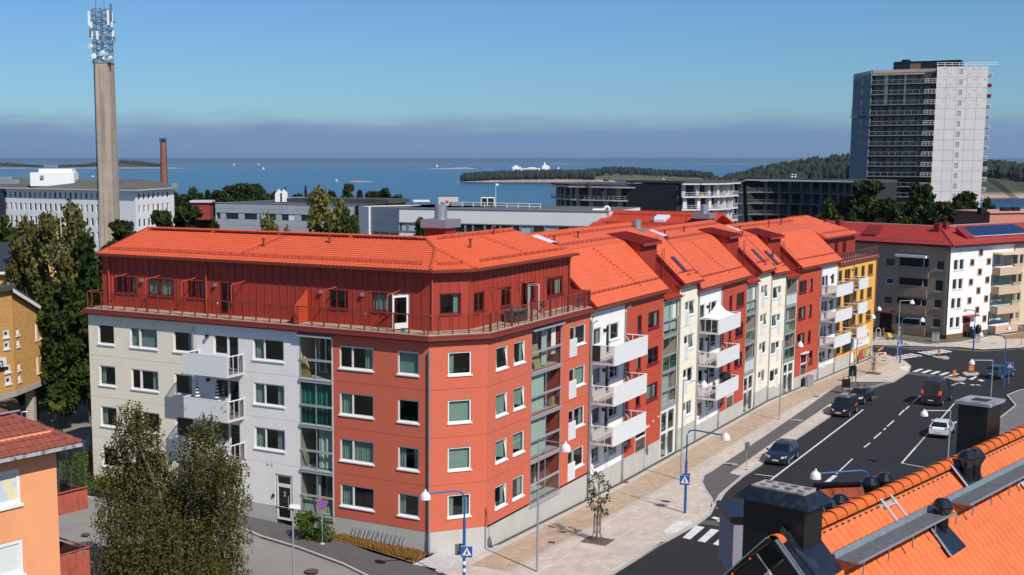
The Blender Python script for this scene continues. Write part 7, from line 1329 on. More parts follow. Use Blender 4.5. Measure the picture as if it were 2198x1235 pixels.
def tree_kind(kind, seed):
 """a tree 10 m tall at the origin: (trunk mesh, crown mesh)"""
 random.seed(seed); tr = MB(); cr = MB()
 if kind in ('leafy', 'birch'):
  bl = []; n = 26
  for i in range(n):
   t = i/n; z = 2.2+7.2*t; R = (1-(abs(t-.38)/.66)**2)**.5*2.6 if abs(t-.38) < .66 else .3; a = i*2.4+random.random(); rr = R*random.uniform(.35, .85); bl.append(((rr*cos(a), rr*sin(a), z+random.uniform(-.3, .3)), random.uniform(.75, 1.25)*(1.0-.35*t)))
  tr.tube([(0, 0, -.5), (.05, 0, 2), (-.1, .1, 5), (.1, 0, 8.8)], [.22, .18, .11, .03], 7)
  for b, r in bl[::2]: tr.tube([(0, 0, max(1.2, b[2]-1.6)), V(b)*.6+V((0, 0, b[2]*.36)), b], [.08, .05, .015], 4)
  if kind == 'leafy': leaves(cr, bl, 6500, .42, .45)
  else:
   for _ in range(2300):
    b = random.choices(bl, weights=[q[1]**2 for q in bl])[0]; d = rv(); p = V(b[0])+d*b[1]*random.uniform(.4, 1.05); L = random.uniform(.3, 1.1)*.8
    for k in range(5): q = p+V((random.uniform(-.1, .1), random.uniform(-.1, .1), -L*k/5)); s = random.uniform(.20, .40); u = rv(s); w_ = rv(s); cr.face([q-u*.5, q+w_*.5, q+u*.5, q-w_*.4])
 elif kind == 'pine':
  tr.tube([(0, 0, -.5), (.1, 0, 4), (-.1, .1, 7), (0, 0, 9.4)], [.24, .2, .13, .04], 7); bl = []
  for i in range(22):
   t = i/22; z = 4.0+5.6*t; R = (2.5*(1-t)**.6+.3)*random.uniform(.3, 1.0); a = i*2.4+random.random(); c = (R*cos(a), R*sin(a), z+random.uniform(-.2, .4)); bl.append((c, random.uniform(.7, 1.15)*(1-.3*t))); tr.tube([(0, 0, z-.7), c], [.07, .02], 4)
  leaves(cr, bl, 5200, .42, .3, (1.15, 1.15, .6))
 else:   # spruce
  tr.tube([(0, 0, -.5), (0, 0, 9.5)], [.2, .02], 6)
  for i in range(3400):
   t = random.random()**.75; z = 1.0+9*t; R = 1.75*(1-t)**.85+.08; a = random.random()*6.28; rr = R*random.uniform(.35, 1.05); q = V((rr*cos(a), rr*sin(a), z-rr*.35)); s = .34*random.uniform(.6, 1.2); u = V((cos(a), sin(a), -.4))*s; w_ = rv(s*.7); cr.face([q-u*.5, q+w_*.5, q+u*.5, q-w_*.5])
 return tr, cr
TK = {}
for kind, n, bk_, lf in (('leafy', 3, bark, (LGREEN, LDARK, LGREEN)), ('birch', 2, birchbark, (LBIRCH, LBIRCH)), ('pine', 3, pinebark, (LPINE, LPINE, LDARK)), ('spruce', 1, bark, (LSPR,))):
 for s in range(n):
  a, b = tree_kind(kind, 10*s+len(kind)); me = []
  for q, m, nm in ((a, bk_, 'trunk'), (b, lf[s], 'crown')): mm = bpy.data.meshes.new(nm); mm.from_pydata([tuple(v) for v in q.v], [], q.f); mm.materials.append(m); me.append(mm)
  TK[(kind, s)] = me
random.seed(21)
def tree(kind, x, ytop, Y, wpx, label, group=None, zb=None, name=None, var=None, hmin=4):
 """stand a tree at distance Y under pixel column x with its top at ytop and crown wpx wide"""
 top = DY(x, ytop, Y); z0 = h(top.x, Y) if zb is None else zb; H = max(hmin, top.z-z0); wd_ = wpx*Y/2781.; nv = max(k[1] for k in TK if k[0] == kind)+1; v = random.randrange(nv) if var is None else var
 t = thing(name or {'leafy': 'leafy_tree', 'birch': 'birch_tree', 'pine': 'pine_tree', 'spruce': 'spruce_tree'}[kind], label, 'tree', (top.x, Y, z0), group, random.random()*6.28); base = {'leafy': 5.0, 'birch': 4.9, 'pine': 4.7, 'spruce': 3.4}[kind]
 t.scale = (wd_/base, wd_/base, H/10.)
 for m, nm in zip(TK[(kind, v)], ('trunk', 'crown')): inst(m, nm, t, M.Identity(4))
 return t
G1 = 'trees behind the apartment block'
for a in ((130, 408, 122, 175, 'birch', 'tallest leafy birch left of the concrete antenna tower, above the yellow house'), (55, 462, 128, 120, 'birch', 'loose grey green birch in front of the left end of the white office block'), (205, 505, 116, 130, 'leafy', 'dark green broadleaf tree against the left gable of the apartment block'), (262, 462, 150, 105, 'pine', 'pine tree standing right in front of the foot of the antenna tower'), (10, 455, 150, 80, 'leafy', 'leafy tree cut by the left picture edge below the white office block'), (135, 590, 110, 150, 'leafy', 'broad leafy tree behind the yellow brick building'), (70, 640, 114, 90, 'leafy', 'smaller leafy tree directly above the gable of the brick building'), (185, 655, 112, 80, 'leafy', 'dark leafy tree beside the left edge of the red top storey'),
   (345, 450, 138, 90, 'pine', 'pine tree in front of the bright end wall of the white office block'), (402, 440, 140, 110, 'pine', 'broad dark pine between the white office block and the grey panelled building'), (455, 468, 136, 80, 'pine', 'low pine at the left corner of the grey panelled building'), (575, 456, 134, 95, 'birch', 'left of two small birches in front of the grey panelled building'), (622, 466, 133, 85, 'birch', 'right of two small birches in front of the grey panelled building'), (702, 402, 142, 135, 'birch', 'tallest birch in front of the right end of the grey panelled building'), (748, 442, 138, 75, 'leafy', 'leafy tree leaning against the bright stair wall beside the panelled building'), (906, 453, 122, 72, 'pine', 'round dark pine alone in front of the long white building'),
   (1788, 422, 215, 80, 'leafy', 'round dark green broadleaf tree at the end of the dark curved building'), (1862, 386, 212, 125, 'pine', 'largest pine, left in front of the tower block'), (1905, 425, 206, 80, 'pine', 'low pine between the two big pines below the tower block'), (1982, 386, 214, 95, 'pine', 'pine in front of the tower corner where dark balconies meet the pale wall'), (2072, 402, 222, 105, 'pine', 'pine covering the lower right corner of the pale tower wall'), (2025, 432, 212, 80, 'pine', 'low dark pine behind the ridge of the red roof, under the tower'), (2128, 428, 226, 60, 'leafy', 'small dark tree right of the pines beside the tower'), (1825, 442, 206, 70, 'leafy', 'low tree just left of the red roof ridge end')):
 tree(a[4], a[0], a[1], a[2], a[3], a[5])
belt = [(376, 408), (398, 412), (424, 405), (446, 408), (470, 402), (495, 398), (520, 393), (545, 388), (572, 396), (600, 404), (638, 414), (680, 410), (722, 412), (772, 408), (800, 410), (828, 406), (850, 416), (872, 424), (388, 425), (432, 424), (480, 420), (528, 418), (585, 420), (660, 422), (700, 424), (790, 424), (840, 428), (360, 420)]
for i, (x, y) in enumerate(belt): tree(random.choice(('pine', 'leafy', 'pine', 'spruce')), x, y, random.uniform(330, 400), random.uniform(60, 90), 'dark tree in the belt along the shore behind the flat roofed office buildings', 'shore trees', var=None)
tree('spruce', 656, 399, 345, 26, 'slim pointed spruce standing alone in the shore tree belt'); tree('pine', 749, 394, 350, 46, 'tall pine with layered top rising above the shore tree belt'); tree('spruce', 612, 402, 350, 24, 'second pointed spruce, left of the slim one in the shore tree belt')
for i in range(26): x = random.choice((random.uniform(-30, 300), random.uniform(-30, 60))); tree(random.choice(('pine', 'leafy')), x, random.uniform(430, 470) if x > 20 else random.uniform(388, 420), random.uniform(345, 412), random.uniform(50, 75), 'dark tree in the wood behind the white office block', 'wood behind the office block')
# ---- the weeping birch in front of the left facade
random.seed(5); YB_ = 66.; kb = YB_/2781.
p0 = DY(372, 1235, YB_); BT = thing('birch_tree', 'big weeping birch in front of the cream facade, reaching below the picture edge', 'tree', (p0.x, YB_, h(p0.x, YB_)))
blobs = []
for x, y, r in ((282, 892, 30), (296, 930, 44), (286, 975, 50), (330, 1000, 45), (442, 915, 30), (432, 955, 46), (448, 1000, 52), (490, 1012, 34), (265, 1040, 52), (330, 1060, 72), (420, 1070, 80), (488, 1065, 40), (250, 1110, 40), (300, 1140, 78), (380, 1140, 90), (460, 1140, 62), (245, 1190, 42), (320, 1220, 92), (410, 1230, 95), (480, 1200, 40), (260, 1265, 55), (370, 1300, 110), (470, 1280, 50)):
 c = DY(x, y, YB_+random.uniform(-1, 1)*min(2.2, r*.025)); blobs.append((c, r*kb))
cr = MB()
for _ in range(11500):
 b = random.choices(blobs, weights=[q[1]**1.8 for q in blobs])[0]; d = rv(); p = b[0]+V((d.x*1.18, d.y*1.1, d.z))*b[1]*(.35+.85*random.random()**.8); L = random.uniform(.25, 1.0)
 for k in range(6): q = p+V((random.uniform(-.07, .07), random.uniform(-.07, .07), -L*k/6)); s = random.uniform(.10, .19); u = rv(s); w_ = rv(s); cr.face([q-u*.5, q+w_*.45, q+u*.5, q-w_*.4])
cr.build('crown', LBIRCH, BT); tr = MB(); zb = h(p0.x, YB_); tr.tube([(p0.x, YB_, zb-.3), (p0.x-.1, YB_, zb+2), (p0.x-.4, YB_+.1, zb+5), DY(300, 960, YB_), DY(284, 885, YB_)], [.26, .22, .15, .06, .02], 8); tr.tube([(p0.x-.1, YB_, zb+2.2), DY(400, 1100, YB_), DY(435, 970, YB_), DY(442, 900, YB_)], [.16, .1, .05, .015], 6)
for b in blobs: tr.tube([V((p0.x-.15, YB_, max(zb+1.5, b[0].z-1.8))), b[0]], [.035, .01], 4)
tr.build('trunk', bark, BT)
# ---- shrubs
def shrub(cx, cy, Y, wpx, hpx, label, leafm, n=1500, size=.16, seed=1):
 random.seed(seed); c = DY(cx, cy, Y); k = Y/2781.; z0 = h(c.x, Y); S = thing('shrub', label, 'shrub', (c.x, Y, z0)); bl = []
 for i in range(9): bl.append((c+V((random.uniform(-.36, .36)*wpx*k, random.uniform(-.4, .4)*wpx*k*.6, random.uniform(-.4, .25)*hpx*k)), random.uniform(.22, .34)*min(wpx, hpx)*k))
 mb = MB(); leaves(mb, bl, n, size, .4); mb.build('foliage', leafm, S); mb = MB()
 for b, r in bl: mb.tube([(c.x, Y, z0), b], [.03, .01], 4)
 mb.build('stems', bark, S); return S
shrub(682, 1130, 77.2, 95, 80, 'bushy green shrub by the no parking sign at the white wall', LBUSH, 2200, .17)
for i, a in enumerate(((158, 1010, 88, 70, 60, 'bright green shrub left of the cream wall, behind the orange house balcony', LYEL), (200, 1035, 86, 80, 50, 'low shrub at the foot of the cream wall corner', LBUSH), (250, 1040, 85, 70, 45, 'shrub by the cream wall half hidden behind the birch', LBUSH), (178, 985, 90, 40, 40, 'small pale green bush against the dark shadow left of the cream wall', LYEL))): shrub(a[0], a[1], a[2], a[3], a[4], a[5], a[6], 1000, .17, i+3)
shrub(130, 870, 104, 60, 22, 'clump of flowering weeds on the lawn under the brick building', LYEL, 500, .16, 9)
# dry grass tufts: ground cover
random.seed(8); mb = MB(); q_ = [FA.P(6.2, 0, .1), FA.P(.6, 0, .1), GP(914, 1195), GP(888, 1211), GP(800, 1184), GP(712, 1158)]; P2 = [(p.x, p.y) for p in q_]; xs = [p[0] for p in P2]; ys = [p[1] for p in P2]; cnt = 0
while cnt < 5200:
 x, y = random.uniform(min(xs), max(xs)), random.uniform(min(ys), max(ys))
 if not inpoly(x, y, P2): continue
 cnt += 1; z = h(x, y)+SW; a = random.random()*6.28; hh = random.uniform(.08, .28); d = V((cos(a), sin(a), 0)); p = V((x, y, z)); mb.face([p-d*.04, p+d*.04, p+V((random.uniform(-.1, .1), random.uniform(-.1, .1), hh))])
tag(mb.build('dry_grass', leafmat('dry_blades', (.36, .20, .07), .4), kind='stuff'), 'sun dried brown grass in the strip along the red corner wall', 'grass')
mb = MB(); c0_ = GP(110, 850)
for _ in range(3500):
 x, y = random.choice((random.uniform(64, 158), random.uniform(105, 160))), random.uniform(822, 892);
 if not inpoly(x, y, [(62, 893), (78, 850), (108, 815), (150, 830), (160, 846), (140, 862), (105, 880)]): continue
 p = GP(x, y)+V((0, 0, .06)); a = random.random()*6.28; d = V((cos(a), sin(a), 0)); mb.face([p-d*.06, p+d*.06, p+V((random.uniform(-.1, .1), random.uniform(-.1, .1), random.uniform(.1, .3)))])
tag(mb.build('lawn_grass', leafmat('grass_blades', (.085, .13, .03), .4), kind='stuff'), 'green grass on the curved lawn under the brick building', 'grass')
# ---- young street trees with cages
def street_tree(px, top_y, label, n, seed, leafm, dens=1.):
 random.seed(seed); b = GP(*px); z = h(b.x, b.y)+SW; Y = b.y; T = thing('street_tree', label, 'tree', (b.x, b.y, z)); k = Y/2781.; H = DY(px[0], top_y, Y).z-z; tr = MB(); tr.tube([(b.x, Y, z), (b.x, Y, z+H*.35), (b.x+.08, Y, z+H*.7), (b.x+.05, Y, z+H*.97)], [.055, .045, .03, .008], 6); bl = []
 for i in range(13): t = .38+.6*i/13; a = i*2.4; R = (.95-.55*abs(t-.6)*2)*random.uniform(.5, 1)*H/4.7; c = V((b.x+R*cos(a), Y+R*sin(a), z+H*t+.1)); bl.append((c, .34*H/4.7)); tr.tube([(b.x+.05, Y, z+H*(t-.16)), (b.x+.5*R*cos(a), Y+.5*R*sin(a), z+H*(t-.03)), c], [.02, .014, .006], 4)
 tr.build('trunk', bark, T); mb = MB(); leaves(mb, bl, n, .14, .15); mb.build('crown', leafm, T)
 g = thing('tree_guard', 'iron guard of upright bars around the '+('near' if n > 500 else 'far')+' young street tree', 'tree guard', (b.x, b.y, z)); mb = MB(); rr = .3
 for i in range(8): a = 2*pi*i/8; c_, s_ = cos(a), sin(a); mb.tube([(b.x+rr*1.5*c_, Y+rr*1.5*s_, z+.02), (b.x+rr*1.35*c_, Y+rr*1.35*s_, z+.15), (b.x+rr*.75*c_, Y+rr*.75*s_, z+.55), (b.x+rr*.7*c_, Y+rr*.7*s_, z+1.75)], .017, 5)
 for zz in (.6, 1.15, 1.65): mb.tube([(b.x+rr*.73*cos(2*pi*i/12), Y+rr*.73*sin(2*pi*i/12), z+zz) for i in range(13)], .014, 4)
 mb.build('bars', iron, g); q = [V((b.x, Y, z+.006))+FB.d*i*.85+FB.n*j*.85 for i, j in ((-1, -1), (1, -1), (1, 1), (-1, 1))]; MB().ext(q, (0, 0, .02)).build('grate', mat('tree_grate', (.13, .10, .085), .8, noise=(20, .3)), g)
street_tree((1281, 1166), 1010, 'young street tree with sparse leaves on the pale pavement by the crossing', 620, 4, LDARK); street_tree((1874, 804), 742, 'thin almost bare young tree on the pavement near the shop', 90, 6, LBIRCH)
# ================================================================== street lamps, signs, furniture
bell = mat('white_lamp_bell', (.78, .77, .76), .35); greypole = mat('grey_pole', (.36, .38, .41), .45, metal=.3); darkpole = mat('dark_pole', (.12, .13, .15), .5)
def lamp_head(p, o, s=1.): return MB().lathe((p.x, p.y, p.z-.45*s), [(0, .1*s), (.29*s, .12*s), (.305*s, 0), (.30*s, .10*s), (.27*s, .24*s), (.19*s, .36*s), (.07*s, .44*s), (.05*s, .55*s), (0, .56*s)], 14).build('lamp_head', bell, o, smooth=False)
def lamp(px, H, head, label, blue=False, base=None, group=None, hz=None):
 b = base or GP(*px); z = h(b.x, b.y)+.05; r = ray(*head); zt = z+H; t = (zt-.2-HC)/r.z; hp = CAM+r*t
 if (hp-V((b.x, b.y, hp.z))).length > 3.2:
  rr = FB.n; best = min(((abs((CAM+ray(*head)*(k/100*1.0)).y-0), k) for k in range(1)), default=None)
  Y = b.y; hp = CAM+r*((b.y-.3)/r.y); zt = hp.z+.25
 o = thing('street_lamp', label, 'street lamp', (b.x, b.y, z-.05), group); hp2 = V((hp.x, hp.y, zt))
 pm = bluepaint if blue else greypole; top = V((b.x, b.y, zt)); d = (hp2-top); d.z = 0; d = d.normalized() if d.length > .05 else V((1, 0, 0))
 if blue:
  MB().tube([(b.x, b.y, z-.1), (b.x, b.y, z+H*.62), (b.x, b.y, z+H*.64)], [.095, .085, .06], 10).build('pole', pm, o); MB().tube([(b.x, b.y, z+H*.63), (b.x, b.y, zt-.45), top+d*.08-V((0, 0, .2)), top+d*.25-V((0, 0, .05)), top+d*.5, hp2-V((0, 0, .12))], .052, 8).build('arm', pm, o)
  MB().lathe((b.x, b.y, z-.1), [(.16, 0), (.16, .14), (0, .15)], 10).build('base_plate', pm, o)
 else:
  MB().tube([(b.x, b.y, z-.1), (b.x, b.y, z+H*.45), top], [.075, .06, .04], 8).build('pole', pm, o); MB().tube([top-V((0, 0, .04)), hp2+V((0, 0, .02))], .032, 6).build('arm', pm, o); MB().lathe((b.x, b.y, z-.1), [(.13, 0), (.13, .12), (0, .13)], 8).build('base_plate', darkpole, o)
 lamp_head(hp2+V((0, 0, .05)), o); return o, V((b.x, b.y, z)), d
GL = 'grey street lamps with white bell heads'; BLG = 'blue street lamps at the crossings'
lamp((1153, 1231.7), 7.9, (1214, 961), 'grey street lamp nearest the viewer, standing on pale pavement before the salmon loggias', group=GL)
lamp((1461, 1034), 7.9, (1511, 826), 'grey street lamp behind the blue crossing lamp, its bell before the second balcony stack', group=GL)
lamp((1672.7, 903.6), 7.7, (1717.8, 740), 'grey street lamp beside the bicycle path in front of the last cream front', group=GL)
lamp((1837.5, 790.6), 7.6, (1874, 681), 'grey street lamp in front of the shop sign on the yellow house', group=GL)
lamp((1925.4, 775.5), 7.6, (1958, 649), 'grey street lamp close behind the blue pole at the far pedestrian crossing', group=GL)
lamp((2192, 742), 2.9, (2165.6, 706), 'grey lamp cut by the right picture edge beyond the junction', group=GL)
lamp((2126, 862), 6.2, (2086, 779), 'grey street lamp whose bell hangs over the red and yellow traffic island post', group=GL)
lamp((2033, 1012), 7.6, (1983.8, 889), 'grey street lamp beside the parked white car, its foot behind the orange roof', group=GL)
B1 = lamp(None, 6.1, (913, 1066), 'nearest blue street lamp with curved arm in front of the salmon corner', True, GP(996, 1262), BLG)
B2 = lamp((1470, 1105), 5.95, (1557.8, 938), 'blue street lamp with curved arm standing by the near zebra crossing', True, group=BLG)
B3 = lamp((1931.6, 781.8), 5.4, (1980, 688), 'blue street lamp at the far zebra crossing in front of the beige balconies', True, group=BLG)
lamp((2089, 751.7), 5.2, (2073.5, 666), 'blue street lamp in front of the white facade with small square windows', True, group=BLG)
lamp((2153, 833), 5.7, (2106, 719), 'blue street lamp with bent arm at the right footway beside the blue car', True, group=BLG)
lamp(None, 5.7, (1887, 664), 'blue street lamp peeping out behind the end of the yellow house', True, FD.P(40.3, 0, -1.5), BLG)
p_ = GP(1832, 1150); b7 = GZ(1827, 1040, 5.6); lamp(None, 6.0, (1750.4, 1022), 'blue street lamp whose arm reaches over the road behind the near chimney', True, V((b7.x+.9, b7.y-.2, 0)), BLG)
# square headed lamp and small yard lamp
b = GP(631, 1300); z = h(b.x, b.y); k_ = CAM+ray(627, 1086)*((b.y)/ray(627, 1086).y); o = thing('street_lamp', 'white flat headed lamp on a grey pole in the side street before the entrance', 'street lamp', (b.x, b.y, z)); MB().tube([(b.x, b.y, z), (b.x, b.y, k_.z-.05)], [.06, .045], 8).build('pole', greypole, o)
MB().hexa([V((k_.x-.12, b.y-.2, k_.z-.08)), V((k_.x+.45, b.y-.2, k_.z-.12)), V((k_.x+.45, b.y+.2, k_.z-.12)), V((k_.x-.12, b.y+.2, k_.z-.08)), V((k_.x-.12, b.y-.17, k_.z+.06)), V((k_.x+.42, b.y-.17, k_.z+.03)), V((k_.x+.42, b.y+.17, k_.z+.03)), V((k_.x-.12, b.y+.17, k_.z+.06))]).build('lamp_head', bell, o); MB().tube([(b.x-.1, b.y, k_.z-.06), (b.x-.22, b.y, k_.z-.1)], .03, 5).build('photo_sensor', white, o)
b = GP(133, 765); o = thing('yard_lamp', 'slim pale lamp post in the yard between brick building and apartment block', 'lamp post', (b.x, b.y, h(b.x, b.y))); zt = DY(131, 708, b.y).z; MB().tube([(b.x, b.y, h(b.x, b.y)), (b.x, b.y, zt)], [.09, .06], 8).build('pole', mat('pale_pole', (.5, .5, .48), .5), o); MB().lathe((b.x, b.y, zt), [(.2, 0), (.22, .1), (.1, .25), (0, .35)], 10).build('lamp_head', galv, o)
# signs
signblue = mat('sign_blue', (.012, .09, .34), .4)
def crossing_sign(c, d, label, group='pedestrian crossing signs', s=.66, face=None):
 """square blue sign: white triangle with a walking figure"""
 c = V(c); n = (CAM-c); n.z = 0; n = n.normalized() if face is None else V(face).normalized(); u = V((-n.y, n.x, 0)); u = u if u.x > 0 else -u; w_ = V((0, 0, 1)); o = thing('crossing_sign', label, 'road sign', tuple(c), group); q = lambda x, y, t=0: c+u*x*s+w_*y*s+n*t
 MB().ext([q(-.5, -.5, -.02), q(.5, -.5, -.02), q(.5, .5, -.02), q(-.5, .5, -.02)], n*.03).build('plate', signblue, o); MB().ext([q(-.53, -.53, -.03), q(.53, -.53, -.03), q(.53, .53, -.03), q(-.53, .53, -.03)], n*.008).build('rim', white, o); MB().ext([q(-.42, -.34, .012), q(.42, -.34, .012), q(0, .42, .012)], n*.004).build('triangle', white, o)
 mb = MB()
 for poly in (((-.05, .02), (.04, .02), (.07, -.12), (-.02, -.14), (-.08, -.1)), ((-.03, -.1), (.05, -.1), (.14, -.28), (.09, -.30), (.0, -.16)), ((-.06, -.1), (.02, -.12), (-.1, -.30), (-.16, -.29)), ((.03, 0), (.12, -.1), (.10, -.13), (.0, -.05)), ((-.05, 0), (-.14, -.1), (-.11, -.13), (-.02, -.06))): mb.ext([q(x, y, .017) for x, y in poly], n*.003)
 mb.lathe(q(0, .10, .017), [(0, .004), (.045, .004), (.045, 0)], 10, ax=n); mb.build('walking_figure', black, o);
 mb = MB()
 for x in (-.30, -.18, .2, .3): mb.ext([q(x-.03, -.335, .017), q(x+.05, -.335, .017), q(x+.03, -.29, .017), q(x-.02, -.29, .017)], n*.003)
 mb.build('stripes', black, o); return o
def at_px_on(base, x, y): r = ray(x, y); return CAM+r*((base.y-.12)/r.y)
c = at_px_on(B1[1], 1002, 1185); crossing_sign(c, 0, 'crossing sign on the nearest blue lamp post', s=.62); c2 = c+FB.n*-.15+V((-.22, .25, .02)); MB_ = MB(); tag(MB().ext([c2+V((-.3, 0, -.32)), c2+V((.25, .18, -.32)), c2+V((.25, .18, .32)), c2+V((-.3, 0, .32))], (.01, .02, 0)).build('crossing_sign', mat('sign_back', (.16, .19, .17), .5, metal=.4), org=c2), 'grey back of a second sign behind the crossing sign on the nearest blue lamp', 'road sign')
mb = MB()
for k in range(5): mb.tube([(B1[1].x, B1[1].y, c.z-.55-k*.42), (B1[1].x, B1[1].y, c.z-.75-k*.42)], .098, 10)
mb.build('white_band', white, B1[0])
c = at_px_on(B2[1], 1470, 1031); crossing_sign(c, 0, 'crossing sign on the blue lamp post by the near zebra crossing', s=.66); c2 = c+V((.16, .3, .03)); tag(MB().ext([c2+V((-.3, 0, -.34)), c2+V((.28, .1, -.34)), c2+V((.28, .1, .34)), c2+V((-.3, 0, .34))], (.01, .02, 0)).build('crossing_sign', black, org=c2), 'dark back of the second sign on the blue lamp by the near zebra', 'road sign')
c = at_px_on(B3[1], 1932, 739.5); crossing_sign(c, 0, 'crossing sign on the blue lamp post at the far zebra', s=.60); c2 = c+V((.35, .25, .05)); tag(MB().ext([c2+V((-.1, 0, -.3)), c2+V((.1, .1, -.3)), c2+V((.1, .1, .3)), c2+V((-.1, 0, .3))], (.01, .02, 0)).build('crossing_sign', black, org=c2), 'dark edge of a second sign on the blue lamp at the far zebra', 'road sign')
b = GP(2165, 822); c = at_px_on(b, 2168, 785.5); crossing_sign(c, 0, 'crossing sign on its own thin post behind the blue car', s=.66); o = thing('sign_post', 'thin grey post carrying the crossing sign behind the blue car', 'sign post', tuple(b)); MB().tube([b, c+V((0, .1, .2))], .03, 6).build('pole', greypole, o)
b = GP(692, 1171); zt = DY(695, 1083, b.y); o = thing('no_parking_sign', 'round red and blue no parking sign on a grey post beside the green shrub', 'road sign', tuple(b)); MB().tube([b, (b.x, b.y, zt.z+.3)], .03, 7).build('pole', greypole, o); MB().lathe((b.x, b.y, b.z), [(.16, .0), (.16, .1), (.12, .16), (0, .17)], 8).build('foot', kerbm, o)
n_ = (V((.45, -.9, 0))).normalized(); c = V((b.x, b.y, zt.z))+n_*.05; MB().lathe(c, [(0, .01), (.32, .01), (.32, -.01), (0, -.01)], 24, ax=n_).build('disc', mat('sign_red', (.55, .02, .03), .4), o); MB().lathe(c+n_*.012, [(0, .004), (.235, .004), (.235, 0)], 24, ax=n_).build('blue_field', mat('sign_mid_blue', (.03, .14, .55), .4), o); u = V((-n_.y, n_.x, 0)); w2 = (u*-.7+V((0, 0, .7))).normalized(); w3 = n_.cross(w2); MB().ext([c+w2*.25+w3*.035+n_*.017, c-w2*.25+w3*.035+n_*.017, c-w2*.25-w3*.035+n_*.017, c+w2*.25-w3*.035+n_*.017], n_*.004).build('diagonal_bar', MATS['sign_red'], o)
b = GP(1601.5, 1012); zt = DY(1603, 957.5, b.y).z; o = thing('path_sign', 'small dark sign plate on a thin post by the bicycle path', 'road sign', tuple(b)); MB().tube([b, (b.x, b.y, zt+.3)], .032, 6).build('pole', greypole, o); MB().box(b.x-.18, b.x+.2, b.y-.06, b.y-.02, zt-.32, zt+.32).build('plate', darkpole, o); MB().lathe((b.x, b.y, b.z), [(.1, .1), (.1, .18), (0, .2)], 8).build('foot', darkpole, o)
# bicycle symbols on the path
def bike_symbol(px, s=1.):
 p = GP(*px); z = h(p.x, p.y)+SW+.016; a, c = FB.n, FB.d; mb = MB(); f = lambda x, y: V((p.x, p.y, z))+a*x*s+c*y*s
 for cx_ in (-.55, .55):
  for i in range(14): t0, t1 = 2*pi*i/14, 2*pi*(i+1)/14; mb.face([f(cx_+.36*cos(t0), .36*sin(t0)), f(cx_+.36*cos(t1), .36*sin(t1)), f(cx_+.24*cos(t1), .24*sin(t1)), f(cx_+.24*cos(t0), .24*sin(t0))])
 for (x0, y0), (x1, y1) in (((-.55, 0), (-.2, .5)), ((-.2, .5), (.35, .5)), ((.35, .5), (.55, 0)), ((-.55, 0), (0, 0)), ((0, 0), (.35, .5)), ((0, 0), (-.25, .6)), ((.3, .7), (.5, .75)), ((.4, .4), (.38, .72))):
  d = V((x1-x0, y1-y0, 0)).normalized(); n = V((-d.y, d.x, 0))*.045; mb.face([f(x0+n.x, y0+n.y), f(x1+n.x, y1+n.y), f(x1-n.x, y1-n.y), f(x0-n.x, y0-n.y)])
 o = mb.build('bicycle_symbol', paint, kind='structure');
bike_symbol((1569, 999.5), .62); bike_symbol((1710, 905), .62); bike_symbol((1818, 837), .7)
# advertising boards
for (px, ty, lab) in (((1815, 848), 815, 'black board stand with curved handle top beside the parked dark hatchback'), ((1829, 823), 791, 'taller black board stand, the one nearer the young bare tree')):
 b = GP(*px); z = h(b.x, b.y)+SW; zt = DY(px[0], ty, b.y).z; o = thing('board_stand', lab, 'board stand', (b.x, b.y, z)); k = b.y/2781.; F = Fr(b, (1, .12, 0)); mb = MB()
 for x in (-.42, .42): mb.fb(F, x-.04, x+.04, z, zt, -.03, .03)
 mb.tube([F.P(.42*cos(t*pi/10), zt+.35*sin(t*pi/10)) for t in range(11)], .045, 6); mb.build('frame', black, o); MB().fb(F, -.38, .38, z+(zt-z)*.42, zt+(.05 if 'handle' in lab else .0), -.03, .03).build('board', black, o)
 if 'taller' in lab: MB().lathe(F.P(0, zt+.02, -.03), [(0, .05), (.38, .05), (.38, 0)], 16, ax=F.n).build('round_top', black, o); MB().tube([F.P(0, z), F.P(0, z+1.3)], .05, 6).build('post', greypole, o)
# bollards on the islands
yb, rb_ = mat('traffic_yellow', (.70, .36, .03), .5), mat('traffic_red', (.50, .03, .02), .5)
for (x, y, ty, r, lab) in ((1160, 776, 655, .17, 'red and yellow striped marker post on the island behind the dark van'), (932, 456, 358, .17, 'striped marker post on the small island by the far zebra crossing'), (1413, 702, 585, .30, 'widest striped marker post, standing under the white lamp bell')):
 b = GP(*ZG(x, y)); z = h(b.x, b.y)+.12; zt = DY(*ZG(x, ty), b.y).z; o = thing('marker_post', lab, 'bollard', (b.x, b.y, z), 'striped marker posts'); n = 7; hh = (zt-z-.1)/n; MB().box(b.x-.45, b.x+.45, b.y-.3, b.y+.3, z, z+.08).build('foot', black, o)
 for k in range(n): z0 = z+.1+k*hh; MB().hexa([(b.x-r, b.y-.06, z0), (b.x+r, b.y-.06, z0+hh*.6), (b.x+r, b.y+.06, z0+hh*.6), (b.x-r, b.y+.06, z0), (b.x-r, b.y-.06, z0+hh), (b.x+r, b.y-.06, z0+hh*1.6), (b.x+r, b.y+.06, z0+hh*1.6), (b.x-r, b.y+.06, z0+hh)]).build('stripe', (rb_, yb)[k % 2], o)
